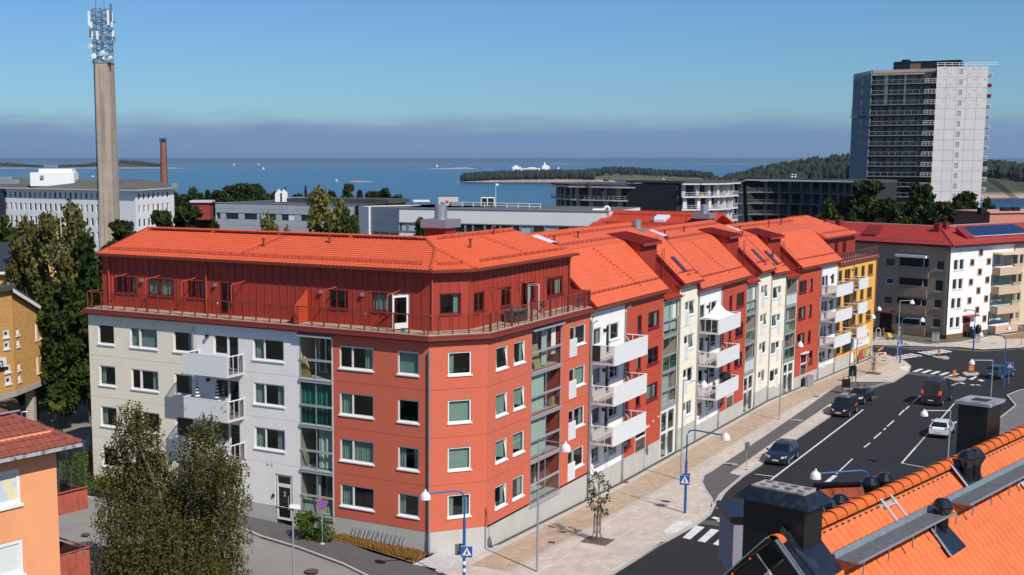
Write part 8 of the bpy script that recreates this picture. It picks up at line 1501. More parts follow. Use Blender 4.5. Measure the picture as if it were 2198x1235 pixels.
# barrier by the far crossing
b = GP(1893, 765); z = h(b.x, b.y); o = thing('road_barrier', 'small red and white roadwork barrier at the mouth of the cross street', 'barrier', tuple(b)); MB().box(b.x-.5, b.x+.5, b.y-.05, b.y+.05, z+.15, z+.5).build('plank', white, o); MB().box(b.x-.45, b.x+.3, b.y-.06, b.y-.051, z+.2, z+.45).build('red_panel', rb_, o); MB().hexa([(b.x-.55, b.y-.1, z+.6), (b.x+.1, b.y-.1, z+1.0), (b.x+.1, b.y, z+1.0), (b.x-.55, b.y, z+.6), (b.x-.55, b.y-.1, z+.9), (b.x+.1, b.y-.1, z+1.3), (b.x+.1, b.y, z+1.3), (b.x-.55, b.y, z+.9)]).build('arrow_board', mat('barrier_orange', (.6, .2, .06), .6), o); MB().box(b.x-.4, b.x-.3, b.y-.3, b.y+.3, z, z+.15).box(b.x+.3, b.x+.4, b.y-.3, b.y+.3, z, z+.15).build('foot', rubber, o)
b = GP(1938, 750); z = h(b.x, b.y); o = thing('bicycle', 'red bicycle leaning by the blue lamp at the far crossing', 'bicycle', tuple(b)); mb = MB()
for x in (-.5, .5): mb.tube([(b.x+x+.33*cos(i*pi/7), b.y+x*.4, z+.34+.33*sin(i*pi/7)) for i in range(15)], .03, 4)
mb.build('wheel', rubber, o); MB().tube([(b.x-.5, b.y-.2, z+.34), (b.x-.15, b.y-.06, z+.8), (b.x+.4, b.y+.16, z+.85), (b.x+.5, b.y+.2, z+.34)], .03, 5).tube([(b.x-.15, b.y-.06, z+.8), (b.x, b.y, z+.3), (b.x+.4, b.y+.16, z+.85)], .03, 5).build('frame', mat('bike_red', (.3, .02, .03), .4), o); MB().tube([(b.x+.4, b.y+.1, z+.95), (b.x+.45, b.y+.3, z+1.05)], .025, 5).build('handlebar', black, o)
# bicycle racks on the dry grass
for i in range(6):
 x0, y0 = 680+(330+76*i)/3.984, 925+(938+17.5*i)/3.984; b = GP(x0+4, y0); z = h(b.x, b.y)+SW; o = thing('bicycle_rack', 'low rack of silver bicycle hoops on the dry grass at the salmon wall', 'bicycle rack', (b.x, b.y, z), 'bicycle racks')
 for k in range(3): mb = MB(); q = V((b.x, b.y, z))+FA.d*-.26*(k-1); u = FA.n; mb.tube([q-u*.3, q-u*.22+V((0, 0, .78)), q-u*.13+V((0, 0, .84)), q-u*.04+V((0, 0, .78)), q+u*.25+V((0, 0, .05))], .022, 6); mb.build('hoop', mat('bright_steel', (.70, .70, .70), .25, metal=.7), o)
 MB().tube([V((b.x, b.y, z+.03))+FA.d*.45, V((b.x, b.y, z+.03))-FA.d*.45], .025, 5).build('foot_bar', galv, o)
b = GP(690, 1156); o = thing('bollard', 'short grey post with white top in front of the green shrub', 'bollard', tuple(b)); MB().lathe((b.x, b.y, b.z), [(.07, 0), (.07, .9), (0, .92)], 10).build('post', greypole, o); MB().lathe((b.x, b.y, b.z+.92), [(.065, 0), (.065, .22), (0, .26)], 10).build('cap', white, o)
# litter bin by the wall, cabinets
p = FD.P(11.3, 0, .55); z = h(p.x, p.y)+SW; o = thing('litter_bin', 'grey double litter bin against the red wall by the last entrance', 'litter bin', (p.x, p.y, z)); Fq = Fr(p, FD.d)
MB().fb(Fq, -.95, -.15, z, z+1.15, -.3, .3).fb(Fq, .1, .9, z, z+1.15, -.3, .3).build('bin', mat('bin_grey', (.30, .30, .31), .5), o); MB().fb(Fq, -.98, -.12, z+.12, z+1.0, -.31, -.05).fb(Fq, -.14, .09, z, z+1.05, -.2, .2).build('gap', dark, o)
def cabinet(px0, px1, lab):
 a, b = GP(*px0), GP(*px1); w_ = (b-a).length; zt = DY(px0[0], px0[1]-18, a.y).z; o = thing('cabinet', lab, 'utility cabinet', tuple(a)); F = Fr(a, (b-a)); m = mat('cabinet_grey', (.42, .44, .44), .5, noise=(3, .06)); MB().fb(F, 0, w_, a.z, zt, -.5, 0).build('body', m, o); MB().fb(F, -.04, w_+.04, zt, zt+.08, -.55, .05).build('lid', galv, o); MB().fb(F, w_*.5-.01, w_*.5+.01, a.z+.1, zt-.05, 0, .01).build('door_gap', dark, o)
cabinet((2000, 733), (2014, 734), 'grey utility cabinet at the foot of the beige corner wall'); cabinet((2093, 738), (2103, 738.5), 'grey utility cabinet beside the blue lamp on the far pavement')
b = GP(2178, 728);
for x, lab in ((1871, 'left'), ): pass
b = GP(1880, 722); o = thing('hoop_stand', 'white hoop stand at the wall left of the dark shop door', 'bicycle stand', tuple(b)); MB().tube([b, b+V((0, 0, 1.0)), b+V((.1, 0, 1.15)), b+V((.5, 0, 1.15)), b+V((.6, 0, 1.0)), b+V((.6, 0, 0))], .04, 6).build('hoop', white, o)
b = GP(2086, 724); o = thing('waste_bin', 'black round bin beside the red entrance door', 'litter bin', tuple(b)); MB().lathe(b, [(.0, 0), (.45, 0), (.5, 1.2), (.35, 1.5), (0, 1.55)], 12).build('bin', black, o); MB().lathe(b+V((1.0, .3, 0)), [(.0, 0), (.4, 0), (.4, 1.4), (.25, 1.75), (0, 1.8)], 12).build('bin', black, o)
# yard: timber edge, fence, table
for a, c, lab in (((105, 779), (127, 772), 'short low timber barrier in the yard beside the brick building'), ((146, 776), (183, 763), 'long low timber barrier in the yard right of the lamp post')):
 p, q = GP(*a), GP(*c); o = thing('timber_barrier', lab, 'barrier', tuple(p)); F = Fr(p, q-p); MB().fb(F, 0, (q-p).length, p.z+.35, p.z+.95, -.15, .15).build('beam', mat('weathered_timber', (.35, .26, .17), .85, noise=(2, .2)), o); MB().fb(F, .1, .3, p.z, p.z+.4, -.1, .1).fb(F, (q-p).length-.3, (q-p).length-.1, p.z, p.z+.4, -.1, .1).build('post', dark, o)
p, q = GP(106, 752), GP(186, 757); o = thing('fence', 'thin dark wire fence along the yard under the trees', 'fence', tuple(p)); F = Fr(p, q-p); n = 6
for i in range(n+1): MB().fb(F, (q-p).length*i/n-.04, (q-p).length*i/n+.04, p.z-.2, p.z+1.5, -.04, .04).build('post', darkpole, o)
for z in (.1, .75, 1.45): MB().tube([F.P(0, p.z+z), F.P((q-p).length, q.z+z)], .025, 4).build('wire', darkpole, o)
o = thing('parasol', 'closed pale grey parasol on the upper left gable balcony', 'parasol', tuple(FL.P(5.5, WK[0]-2.3, .8))); p = FL.P(5.5, WK[0]-2.3, .8); MB().tube([p, p+V((0, 0, 2.7))], .02, 5).build('pole', greypole, o); MB().lathe(p+V((0, 0, .9)), [(.05, 0), (.15, .2), (.09, 1.2), (0, 1.8)], 8).build('canopy', mat('pale_blue_cloth', (.5, .55, .6), .9), o)
# ================================================================== things on balconies and the terrace
def chair(p, rz, label, m, s=1., group=None, back=.9):
 o = thing('chair', label, 'chair', p, group, rz); F = lambda mb, *a: mb.box(*[q*s for q in a])
 F(MB(), -.22, .22, -.22, .22, .42, .46).build('seat', m, o); F(MB(), -.22, .22, .19, .23, .48, back).build('backrest', m, o)
 for x in (-.2, .18):
  for y in (-.2, .18): F(MB(), x, x+.03, y, y+.03, 0, .42).build('leg', m, o)
 F(MB(), -.25, -.21, -.2, .2, .62, .65).build('armrest', m, o); F(MB(), .21, .25, -.2, .2, .62, .65).build('armrest', m, o); return o
def table(p, w_, d_, hh, label, m, name='table'):
 o = thing(name, label, 'table', p); MB().box(-w_/2, w_/2, -d_/2, d_/2, hh-.04, hh).build('table_top', m, o)
 for x in (-w_/2+.04, w_/2-.08):
  for y in (-d_/2+.04, d_/2-.08): MB().box(x, x+.04, y, y+.04, 0, hh-.04).build('leg', m, o)
 return o
rA = atan2(FA.n.y, FA.n.x)+pi/2
blk2 = mat('black_metal', (.02, .02, .022), .4)
chair(FA.P(18.6, 13.25, -.8), rA+1.4, 'left black metal chair at the small terrace table', blk2); chair(FA.P(16.9, 13.25, -.8), rA-1.5, 'right black metal chair at the small terrace table, by the glass door', blk2); table(FA.P(17.8, 13.25, -.9), .7, .6, .72, 'small black folding table on the roof terrace', blk2)
o = thing('bowl', 'blue bowl on the terrace boards in front of the open white door', 'bowl', tuple(FA.P(2.2, 13.25, -.75))); MB().lathe(FA.P(2.2, 13.25, -.75), [(0, 0), (.1, 0), (.18, .18), (.15, .16), (0, .05)], 12).build('bowl', mat('turquoise_plastic', (.02, .28, .45), .4), o)
o = thing('storage_box', 'dark rattan storage box on the terrace left of the open balcony door', 'box', tuple(FB.P(5.6, 13.25, -.9))); Fq = Fr(FB.P(5.6, 0, -.9), FB.d); MB().fb(Fq, -.9, .9, 13.25, 13.95, -.4, .4).build('body', mat('dark_rattan', (.05, .04, .035), .7, noise=(20, .3)), o); MB().fb(Fq, -.94, .94, 13.95, 14.0, -.44, .44).build('lid', mat('dark_rattan_lid', (.12, .11, .10), .6), o)
chair(FB.P(9.4, 13.25, -1.1), .5, 'small white chair on the roof terrace by the open door', white, .8);
for i, s in enumerate((11.3, 12.6, 13.9)): chair(FB.P(s, 13.25, -.7), 2.1+i, ('first', 'second', 'third')[i]+' black wire armchair counting from the open door on the right terrace', blk2)
table(FB.P(12.2, 13.25, -.9), 1.4, .8, .72, 'black table among the wire armchairs on the right terrace', blk2)
def pot(p, label, r=.16, hh=.5, m=None):
 o = thing('potted_plant', label, 'plant', tuple(p)); MB().lathe(p, [(0, 0), (r*.7, 0), (r, .3), (r*.85, .3), (0, .25)], 10).build('pot', m or terracotta, o); mb = MB(); leaves(mb, [(V(p)+V((0, 0, .3+hh*.5)), hh*.55)], 60, .16, .2); mb.build('foliage', plantg, o)
pot(FB.P(10.3, 13.25, -1.2), 'flowering pot plant on the terrace beside the white chair'); pot(FB.P(15.0, 13.25, -.6), 'pot plant at the far end of the right terrace', .14, .3)
def parasol_striped(p, label):
 o = thing('parasol', label, 'parasol', tuple(p), 'striped parasols'); MB().tube([p, p+V((0, 0, 2.3))], .02, 5).build('pole', white, o)
 for k in range(14): r = lambda t: .24*(1-t)**1.3+.03; z0, z1 = .8+k*.107, .8+(k+1)*.107; MB().lathe(p+V((0, 0, z0)), [(r(k/14), 0), (r((k+1)/14), .107)], 9).build('stripe', (white, blk2)[k % 2], o)
zB = WK[1]-2.32
parasol_striped(FA.P(16.9, zB, 1.1), 'left folded black and white striped parasol on the left facade balcony'); parasol_striped(FA.P(15.4, zB, .9), 'right folded black and white striped parasol on the left facade balcony')
for i, s in enumerate((17.3, 16.4, 15.0, 14.3)): pot(FA.P(s, zB, 1.25), ('outermost left', 'second', 'third', 'rightmost')[i]+' leafy pot plant along the balcony rail with the striped parasols', .2, .9)
for i in range(3): o = chair(FB.P(18.3+i*.9, WK[0]-.58-2.34+.0, .9), atan2(FB.n.y, FB.n.x)+1.9, ('left', 'middle', 'right')[i]+' brown wicker chair on the top white balcony next to the salmon house', wicker, 1.25, None, 1.0)
zt_b = 11.58-2.36
for k, (F, s, z, lab) in enumerate(((FB, 17.0, 11.58-2.9-2.34, 'second'), (FB, 17.0, 11.58-5.8-2.34, 'lowest'))):
 chair(F.P(s, z, .9), 1.0, 'white plastic chair at the left side of the %s balcony beside the salmon house' % lab, white); table(F.P(s+1.1, z, 1.0), .9, .9, .72, 'white table on the %s balcony beside the salmon house' % lab, white)
b = FB.P(43.2, 10.92-.05, .95); o = thing('parasol', 'big open white parasol filling the upper balcony of the second white front', 'parasol', tuple(b)); top = b+V((0, 0, .15)); mb = MB(); cs = [FB.P(40.4, 9.75, 1.65), FB.P(45.8, 9.75, 1.6), FB.P(45.8, 9.85, .1), FB.P(40.4, 9.85, .1)]
top = FB.P(42.6, 11.15, .95); n = 6
for i in range(4):
 a, c = cs[i], cs[(i+1) % 4]; pa = [top+(a-top)*(k/n)+V((0, 0, -.45*sin(pi*k/n)*.8)) for k in range(n+1)]; pc_ = [top+(c-top)*(k/n)+V((0, 0, -.45*sin(pi*k/n)*.8)) for k in range(n+1)]
 for k in range(n): mb.face([pa[k], pa[k+1], pc_[k+1], pc_[k]])
mb.build('canopy', mat('white_canvas', (.80, .79, .78), .8), o); MB().tube([FB.P(42.6, 8.6, .95), FB.P(42.6, 11.2, .95)], .03, 6).build('pole', greypole, o)
table(FB.P(41.6, 10.92-2.9-2.3, 1.0), .9, .9, .74, 'table with grey cloth on the second balcony of the white front with the parasol', mat('grey_cloth', (.42, .43, .47), .9)); chair(FB.P(40.7, 10.92-2.9-2.3, 1.0), .2, 'white chair left of the cloth covered balcony table', white); chair(FB.P(43.5, 10.92-2.9-1.6, 1.1), 1.2, 'brown wooden folding chair on the second balcony under the parasol balcony', wicker)
o = thing('kettle_grill', 'round black covered grill on the lowest balcony under the white parasol', 'grill', tuple(FB.P(44.6, 10.92-5.8-2.3, 1.2))); MB().lathe(FB.P(44.6, 10.92-5.8-2.3, 1.2), [(0, 0), (.4, 0), (.42, .9), (.5, 1.2), (.45, 1.6), (0, 1.75)], 12).build('cover', blk2, o)
o = thing('towel', 'dark cloth hung over the side of the top balcony next to the salmon house', 'cloth', tuple(FB.P(15.9, 9.4, .5))); MB().face([FB.P(15.9, 10.45, .15), FB.P(15.9, 10.45, .75), FB.P(15.9, 9.35, .75), FB.P(15.9, 9.35, .15)]).build('cloth', blk2, o)
zz = WA-2.2
o = thing('cardboard_sheet', 'tall cardboard sheet leaning inside the top salmon loggia', 'cardboard', tuple(FB.P(7.6, zz, -.4))); MB().hexa([FB.P(7.2, zz, -.3), FB.P(8.2, zz, -.3), FB.P(8.2, zz, -.26), FB.P(7.2, zz, -.26), FB.P(7.4, zz+1.5, -.7), FB.P(8.4, zz+1.5, -.7), FB.P(8.4, zz+1.5, -.66), FB.P(7.4, zz+1.5, -.66)]).build('sheet', cardboard, o)
zz = WK[1]-2.2; p = FB.P(9.4, zz, -.5); o = thing('bicycle', 'pink child bicycle in the second salmon loggia', 'bicycle', tuple(p)); mb = MB()
for x in (-.3, .3): q = p+FB.d*x; mb.tube([q+FB.d*.22*cos(i*pi/6)+V((0, 0, .24+.22*sin(i*pi/6))) for i in range(13)], .025, 4)
mb.build('wheel', rubber, o); MB().tube([p-FB.d*.3+V((0, 0, .24)), p-FB.d*.1+V((0, 0, .6)), p+FB.d*.22+V((0, 0, .7)), p+FB.d*.3+V((0, 0, .24))], .03, 5).build('frame', mat('pink_paint', (.55, .25, .5), .4), o)
o = thing('paper_bag', 'brown paper bag in the second salmon loggia right of the pink bicycle', 'bag', tuple(FB.P(10.2, zz, -.4))); MB().fb(FB, 10.0, 10.5, zz, zz+.6, -.6, -.3).build('bag', cardboard, o)
o = thing('reed_roll', 'bundle of golden reeds standing in the top loggia of the white facade', 'reed bundle', tuple(FA.P(9.2, WA-2.2, -.2))); MB().hexa([FA.P(9.36, WA-2.2, -.2), FA.P(8.75, WA-2.2, -.2), FA.P(8.75, WA-2.2, -.4), FA.P(9.36, WA-2.2, -.4), FA.P(9.36, WA-.95, -.2), FA.P(9.2, WA-.95, -.2), FA.P(9.2, WA-.95, -.4), FA.P(9.36, WA-.95, -.4)]).build('bundle', mat('golden_reed', (.50, .30, .10), .8, noise=(20, .3)), o)
pot(FA.P(7.3, WA-2.2, -.35), 'spiky plant in a square clay pot in the top loggia of the white facade', .18, .4)
for i in range(4): o = thing('board', 'pale green board leaning in the ground floor loggia of the white facade', 'board', tuple(FA.P(9.1-i*.55, WK[3]-2.2, -.15)), 'boards in the ground floor loggia'); MB().hexa([FA.P(9.3-i*.6, WK[3]-2.2, -.1), FA.P(8.75-i*.6, WK[3]-2.2, -.1), FA.P(8.75-i*.6, WK[3]-2.2, -.14), FA.P(9.3-i*.6, WK[3]-2.2, -.14), FA.P(9.3-i*.6, WK[3]-1.35, -.25), FA.P(8.75-i*.6, WK[3]-1.35, -.25), FA.P(8.75-i*.6, WK[3]-1.35, -.29), FA.P(9.3-i*.6, WK[3]-1.35, -.29)]).build('sheet', mat('pale_green_board', (.48, .56, .46), .7), o)
# ================================================================== vehicles
carglass = mat('car_glass', (.012, .015, .016), .06, spec=.8); headl = mat('headlight', (.65, .66, .66), .15); taill = mat('taillight', (.28, .015, .012), .25); plate = mat('number_plate', (.6, .6, .58), .5); rim = mat('alloy_rim', (.5, .5, .52), .3, metal=.7); blackpl = mat('black_plastic', (.02, .02, .021), .6)
def carpaint(name, c, r=.25): m = mat(name, c, r, spec=.6); m.node_tree.nodes['Principled BSDF'].inputs['Coat Weight'].default_value = .6; return m
def vehicle(label, cat, a, b, m, kind, name='parked_car', lightsoff=True, grp=None, xtra=None):
 """a: ground point of the nose centre, b: ground point of the tail centre"""
 a, b = V(a), V(b); L = (a-b).length; d = (a-b).normalized(); side = V((d.y, -d.x, 0)); z = (a.z+b.z)/2
 # x from nose 0..1 ; z top ; half width ; belt
 P = {'suv': ([(0, .62, .72), (.03, .82, .80), (.10, .92, .86), (.26, 1.02, .90), (.42, 1.50, .90), (.60, 1.58, .90), (.86, 1.52, .90), (.95, 1.08, .88), (1, .92, .82)], 3, 4, 6, 7),
   'hatch': ([(0, .58, .70), (.03, .72, .80), (.10, .82, .86), (.27, .95, .89), (.45, 1.42, .89), (.62, 1.47, .89), (.84, 1.38, .88), (.95, 1.02, .86), (1, .86, .80)], 3, 4, 6, 7),
   'minivan': ([(0, .62, .74), (.03, .85, .82), (.10, .98, .88), (.22, 1.10, .90), (.38, 1.75, .88), (.60, 1.82, .88), (.95, 1.78, .88), (.985, 1.10, .88), (1, .95, .86)], 3, 4, 6, 7),
   'van': ([(0, .75, .82), (.02, 1.0, .92), (.08, 1.18, .97), (.16, 1.30, .99), (.29, 2.45, .93), (.45, 2.60, .93), (.97, 2.58, .93), (.995, 1.3, .98), (1, 1.1, .97)], 3, 4, 6, 7)}[kind]
 S, w0, w1, w2, w3 = P; zb = .28; rw = {'van': .93, 'minivan': .84}.get(kind, .74); belt = {'van': 1.35, 'minivan': 1.08}.get(kind, .98)
 o = thing(name, label, cat, (a+b)/2, grp); pt = lambda x, y, zz: a-d*x*L+side*y+V((0, 0, zz))
 rings = []
 for x, zt, hw in S:
  top = zt; bl = min(belt, zt-.02); t = max(0, (zt-belt)); yr = hw*(rw+(1-rw)*max(0, 1-t/.4)) if t > 0 else hw*.93
  if kind == 'van' and t > .3: yr = hw*.88
  rings.append([(hw*.92, zb), (hw*1.0, .5), (hw, bl), (yr, top-.07 if t > .2 else top), (yr*.86, top), (-yr*.86, top), (-yr, top-.07 if t > .2 else top), (-hw, bl), (-hw, .5), (-hw*.92, zb)])
 body, gl, ws = MB(), MB(), MB(); n = 10
 for i in range(len(S)-1):
  for j in range(n):
   q = [pt(S[i][0], *rings[i][j]), pt(S[i+1][0], *rings[i+1][j]), pt(S[i+1][0], *rings[i+1][(j+1) % n]), pt(S[i][0], *rings[i][(j+1) % n])]
   cab = w1 <= i < w2
   if j in (2, 6) and cab and not (kind == 'van' and i > w1) : gl.face(q); continue
   if j in (3, 4, 5) and i == w0: (ws if j == 4 else body).face(q); continue
   if j in (3, 4, 5) and i == w2 and kind != 'van': (gl if j == 4 else body).face(q); continue
   body.face(q)
 for k in (0, len(S)-1): body.face([pt(S[k][0], *r) for r in rings[k]])
 bo = body.build('body', m, o); gl.build('side_window', carglass, o); ws.build('windscreen', carglass, o)
 fixn(bo); bo.data.polygons.foreach_set('use_smooth', [True]*len(bo.data.polygons))
 mo = bo.modifiers.new('b', 'BEVEL'); mo.width = .035; mo.segments = 2; mo.limit_method = 'ANGLE'; mo.angle_limit = radians(28)
 hw = .9 if kind != 'van' else .98
 for x in (.18, .81):
  for s in (1, -1):
   c = pt(x, s*(hw-.10), .32); wh = MB().lathe(c-side*s*.11, [(.20, 0), (.32, .0), (.34, .06), (.34, .18), (.32, .23), (.21, .23)], 18, ax=side*s).build('wheel', rubber, o); MB().lathe(c+side*s*.105, [(0, .02), (.05, .025), (.21, .012), (.215, -.02)], 14, ax=side*s).build('rim', rim, wh)
   ar = MB(); ar.lathe(pt(x, s*(hw-.02), .32), [(.36, .0), (.40, .012), (.40, -.02)], 18, ax=side*s).build('wheel_arch', blackpl, o)
 mb = MB();
 for i, (xa, xb) in enumerate(((.47, .49), (.645, .665))): pass
 for s in (1, -1):
  for x in (.50, .68) if kind in ('suv', 'hatch') else (.40,):
   i = max(k for k in range(len(S)-1) if S[k][0] <= x); f = (x-S[i][0])/(S[i+1][0]-S[i][0]); zt = S[i][1]+(S[i+1][1]-S[i][1])*f; hy = S[i][2]; p0_, p1_ = pt(x, s*hy*1.005, belt-.02), pt(x, s*hy*rw*1.01, zt-.08); mb.hexa([p0_-d*.04, p0_+d*.04, p0_+d*.04+side*s*.012, p0_-d*.04+side*s*.012, p1_-d*.04, p1_+d*.04, p1_+d*.04+side*s*.012, p1_-d*.04+side*s*.012])
 mb.build('pillar', blackpl, o)
 zf = .74 if kind != 'van' else 1.0
 for s in (1, -1):
  MB().hexa([pt(-.003, s*.46, zf-.10), pt(.02, s*.80, zf-.06), pt(.06, s*.82, zf-.02), pt(.03, s*.46, zf-.06), pt(.002, s*.46, zf+.03), pt(.035, s*.83, zf+.10), pt(.085, s*.86, zf+.12), pt(.035, s*.46, zf+.06)]).build('headlight', headl, o)
  zt = .92 if kind != 'van' else 1.25; w_ = .30 if kind != 'van' else .16; tm = taill if kind != 'van' else mat('lit_taillight', (.4, .02, .01), .3, emit=((1, .06, .02), 1.2))
  MB().hexa([pt(1.004, s*(hw-.06-w_), zt-.10), pt(.985, s*(hw-.01), zt-.12), pt(.96, s*(hw-.005), zt-.1), pt(.98, s*(hw-.06-w_), zt-.1), pt(1.0, s*(hw-.06-w_), zt+.06 if kind != 'van' else zt+.35), pt(.975, s*(hw-.02), zt+.08 if kind != 'van' else zt+.35), pt(.955, s*(hw-.02), zt+.08 if kind != 'van' else zt+.35), pt(.97, s*(hw-.06-w_), zt+.06)]).build('taillight', tm, o)
  i = w0; mz = belt+.06; MB().hexa([pt(.30 if kind != 'van' else .19, s*(hw+.02), mz-.06), pt(.27 if kind != 'van' else .17, s*(hw+.02), mz-.06), pt(.27 if kind != 'van' else .17, s*(hw+.20), mz-.04), pt(.30 if kind != 'van' else .19, s*(hw+.20), mz-.04), pt(.30 if kind != 'van' else .19, s*(hw+.02), mz+.10), pt(.28 if kind != 'van' else .17, s*(hw+.02), mz+.10), pt(.28 if kind != 'van' else .17, s*(hw+.18), mz+.10), pt(.30 if kind != 'van' else .19, s*(hw+.18), mz+.10)]).build('wing_mirror', m, o)
 MB().hexa([pt(-.006, -.26, .42), pt(-.006, .26, .42), pt(.0, .26, .42), pt(.0, -.26, .42), pt(-.004, -.26, .53), pt(-.004, .26, .53), pt(.004, .26, .53), pt(.004, -.26, .53)]).build('number_plate', plate, o); MB().hexa([pt(1.006, -.26, .55), pt(1.006, .26, .55), pt(1.0, .26, .55), pt(1.0, -.26, .55), pt(1.005, -.26, .66), pt(1.005, .26, .66), pt(.998, .26, .66), pt(.998, -.26, .66)]).build('number_plate', plate, o)
 MB().hexa([pt(-.004, -.40, .58), pt(-.004, .40, .58), pt(.02, .40, .58), pt(.02, -.40, .58), pt(.002, -.42, .70), pt(.002, .42, .70), pt(.03, .42, .70), pt(.03, -.42, .70)]).build('grille', blackpl, o)
 for s in (0, 1): x = (-.004, 1.002)[s]; MB().hexa([pt(x, -.82, .26), pt(x, .82, .26), pt(abs(x-.03), .84, .26), pt(abs(x-.03), -.84, .26), pt(x, -.82, .40), pt(x, .82, .40), pt(abs(x-.03), .84, .40), pt(abs(x-.03), -.84, .40)]).build('bumper', blackpl, o)
 if kind in ('suv', 'hatch'):
  rl_ = MB()
  for s in (1, -1): rl_.tube([pt(.48, s*.60, 1.52 if kind == 'suv' else 1.42), pt(.58, s*.62, 1.62 if kind == 'suv' else 1.49), pt(.80, s*.62, 1.58 if kind == 'suv' else 1.43)], .018, 4)
  rl_.build('roof_rail', rim if kind == 'suv' else blackpl, o)
 if xtra: xtra(o, pt, L)
 return o
def ends(front, rear, L): f, r = V(front), V(rear); d = (f-r).normalized(); return f, f-d*L
f = (GP(1641, 999)+GP(1691.5, 998))/2+FB.d*-.4; d = FB.d
vehicle('dark blue family car parked nose towards the viewer in the kerbside bay', 'car', f, f+d*4.5, carpaint('dark_blue_paint', (.012, .022, .045)), 'suv')
f = (GP(1782, 896)+GP(1820.5, 894))/2+FB.d*-.5; d = (FB.d*.6+FD.d*.4).normalized()
def strip_(o, pt, L): MB().hexa([pt(.62, .885, .80), pt(.86, .885, .80), pt(.86, .89, .80), pt(.62, .89, .80), pt(.62, .885, .98), pt(.86, .885, .98), pt(.86, .89, .98), pt(.62, .89, .98)]).hexa([pt(.62, -.885, .80), pt(.86, -.885, .80), pt(.86, -.89, .80), pt(.62, -.89, .80), pt(.62, -.885, .98), pt(.86, -.885, .98), pt(.86, -.89, .98), pt(.62, -.89, .98)]).build('orange_stripe', mat('orange_decal', (.6, .12, .02), .5), o)
vehicle('black small delivery van with an orange stripe parked nose towards the viewer', 'van', f, f+d*4.4, carpaint('black_paint', (.010, .010, .012)), 'minivan', 'parked_van', xtra=strip_)
f = (GP(1815, 871)+GP(1852, 869.5))/2+V((.35, -.3, 0)); f = UV(66.4, 8.15)
def rack_(o, pt, L):
 mb = MB();
 for y in (-.3, .3): mb.tube([pt(.45, y, 1.5), pt(.75, y, 1.55)], .03, 4); mb.tube([pt(.5, y, 1.55), pt(.52, y*1.2, 1.95), pt(.6, y, 1.6), pt(.72, y*1.3, 1.9)], .025, 4)
 mb.build('roof_rack', blackpl, o)
vehicle('dark hatchback with a loaded roof rack parked behind the black delivery van', 'car', f, f+FD.d*4.2, carpaint('black_paint', (.010, .010, .012)), 'hatch', xtra=rack_)
r_ = (GP(1977, 869)+GP(2016.6, 876))/2; vehicle('dark grey tall van driving away from the viewer with its tail lamps lit', 'van', r_+FD.d*5.6, r_, carpaint('dark_grey_paint', (.022, .024, .028), .3), 'van', 'moving_van')
r_ = (GP(1991.8, 939)+GP(2035.5, 945))/2; vehicle('white hatchback parked with its back to the viewer in the marked bay', 'car', r_+FB.d*4.3, r_, carpaint('white_car_paint', (.75, .75, .74)), 'hatch')
r_ = (GP(2110, 811)+GP(2143, 817))/2; vehicle('blue estate car waiting near the right end of the far crossing', 'car', r_+(FD.d*1.0+FD.n*.25).normalized()*4.4, r_, carpaint('petrol_blue_paint', (.012, .07, .11)), 'hatch', 'moving_car')
p = GP(178, 1262); vehicle('silver car in the side street almost hidden behind the orange house', 'car', p+V((.4, .3, 0)), p+V((-2.6, -2.8, 0)), carpaint('silver_paint', (.38, .42, .47)), 'hatch')
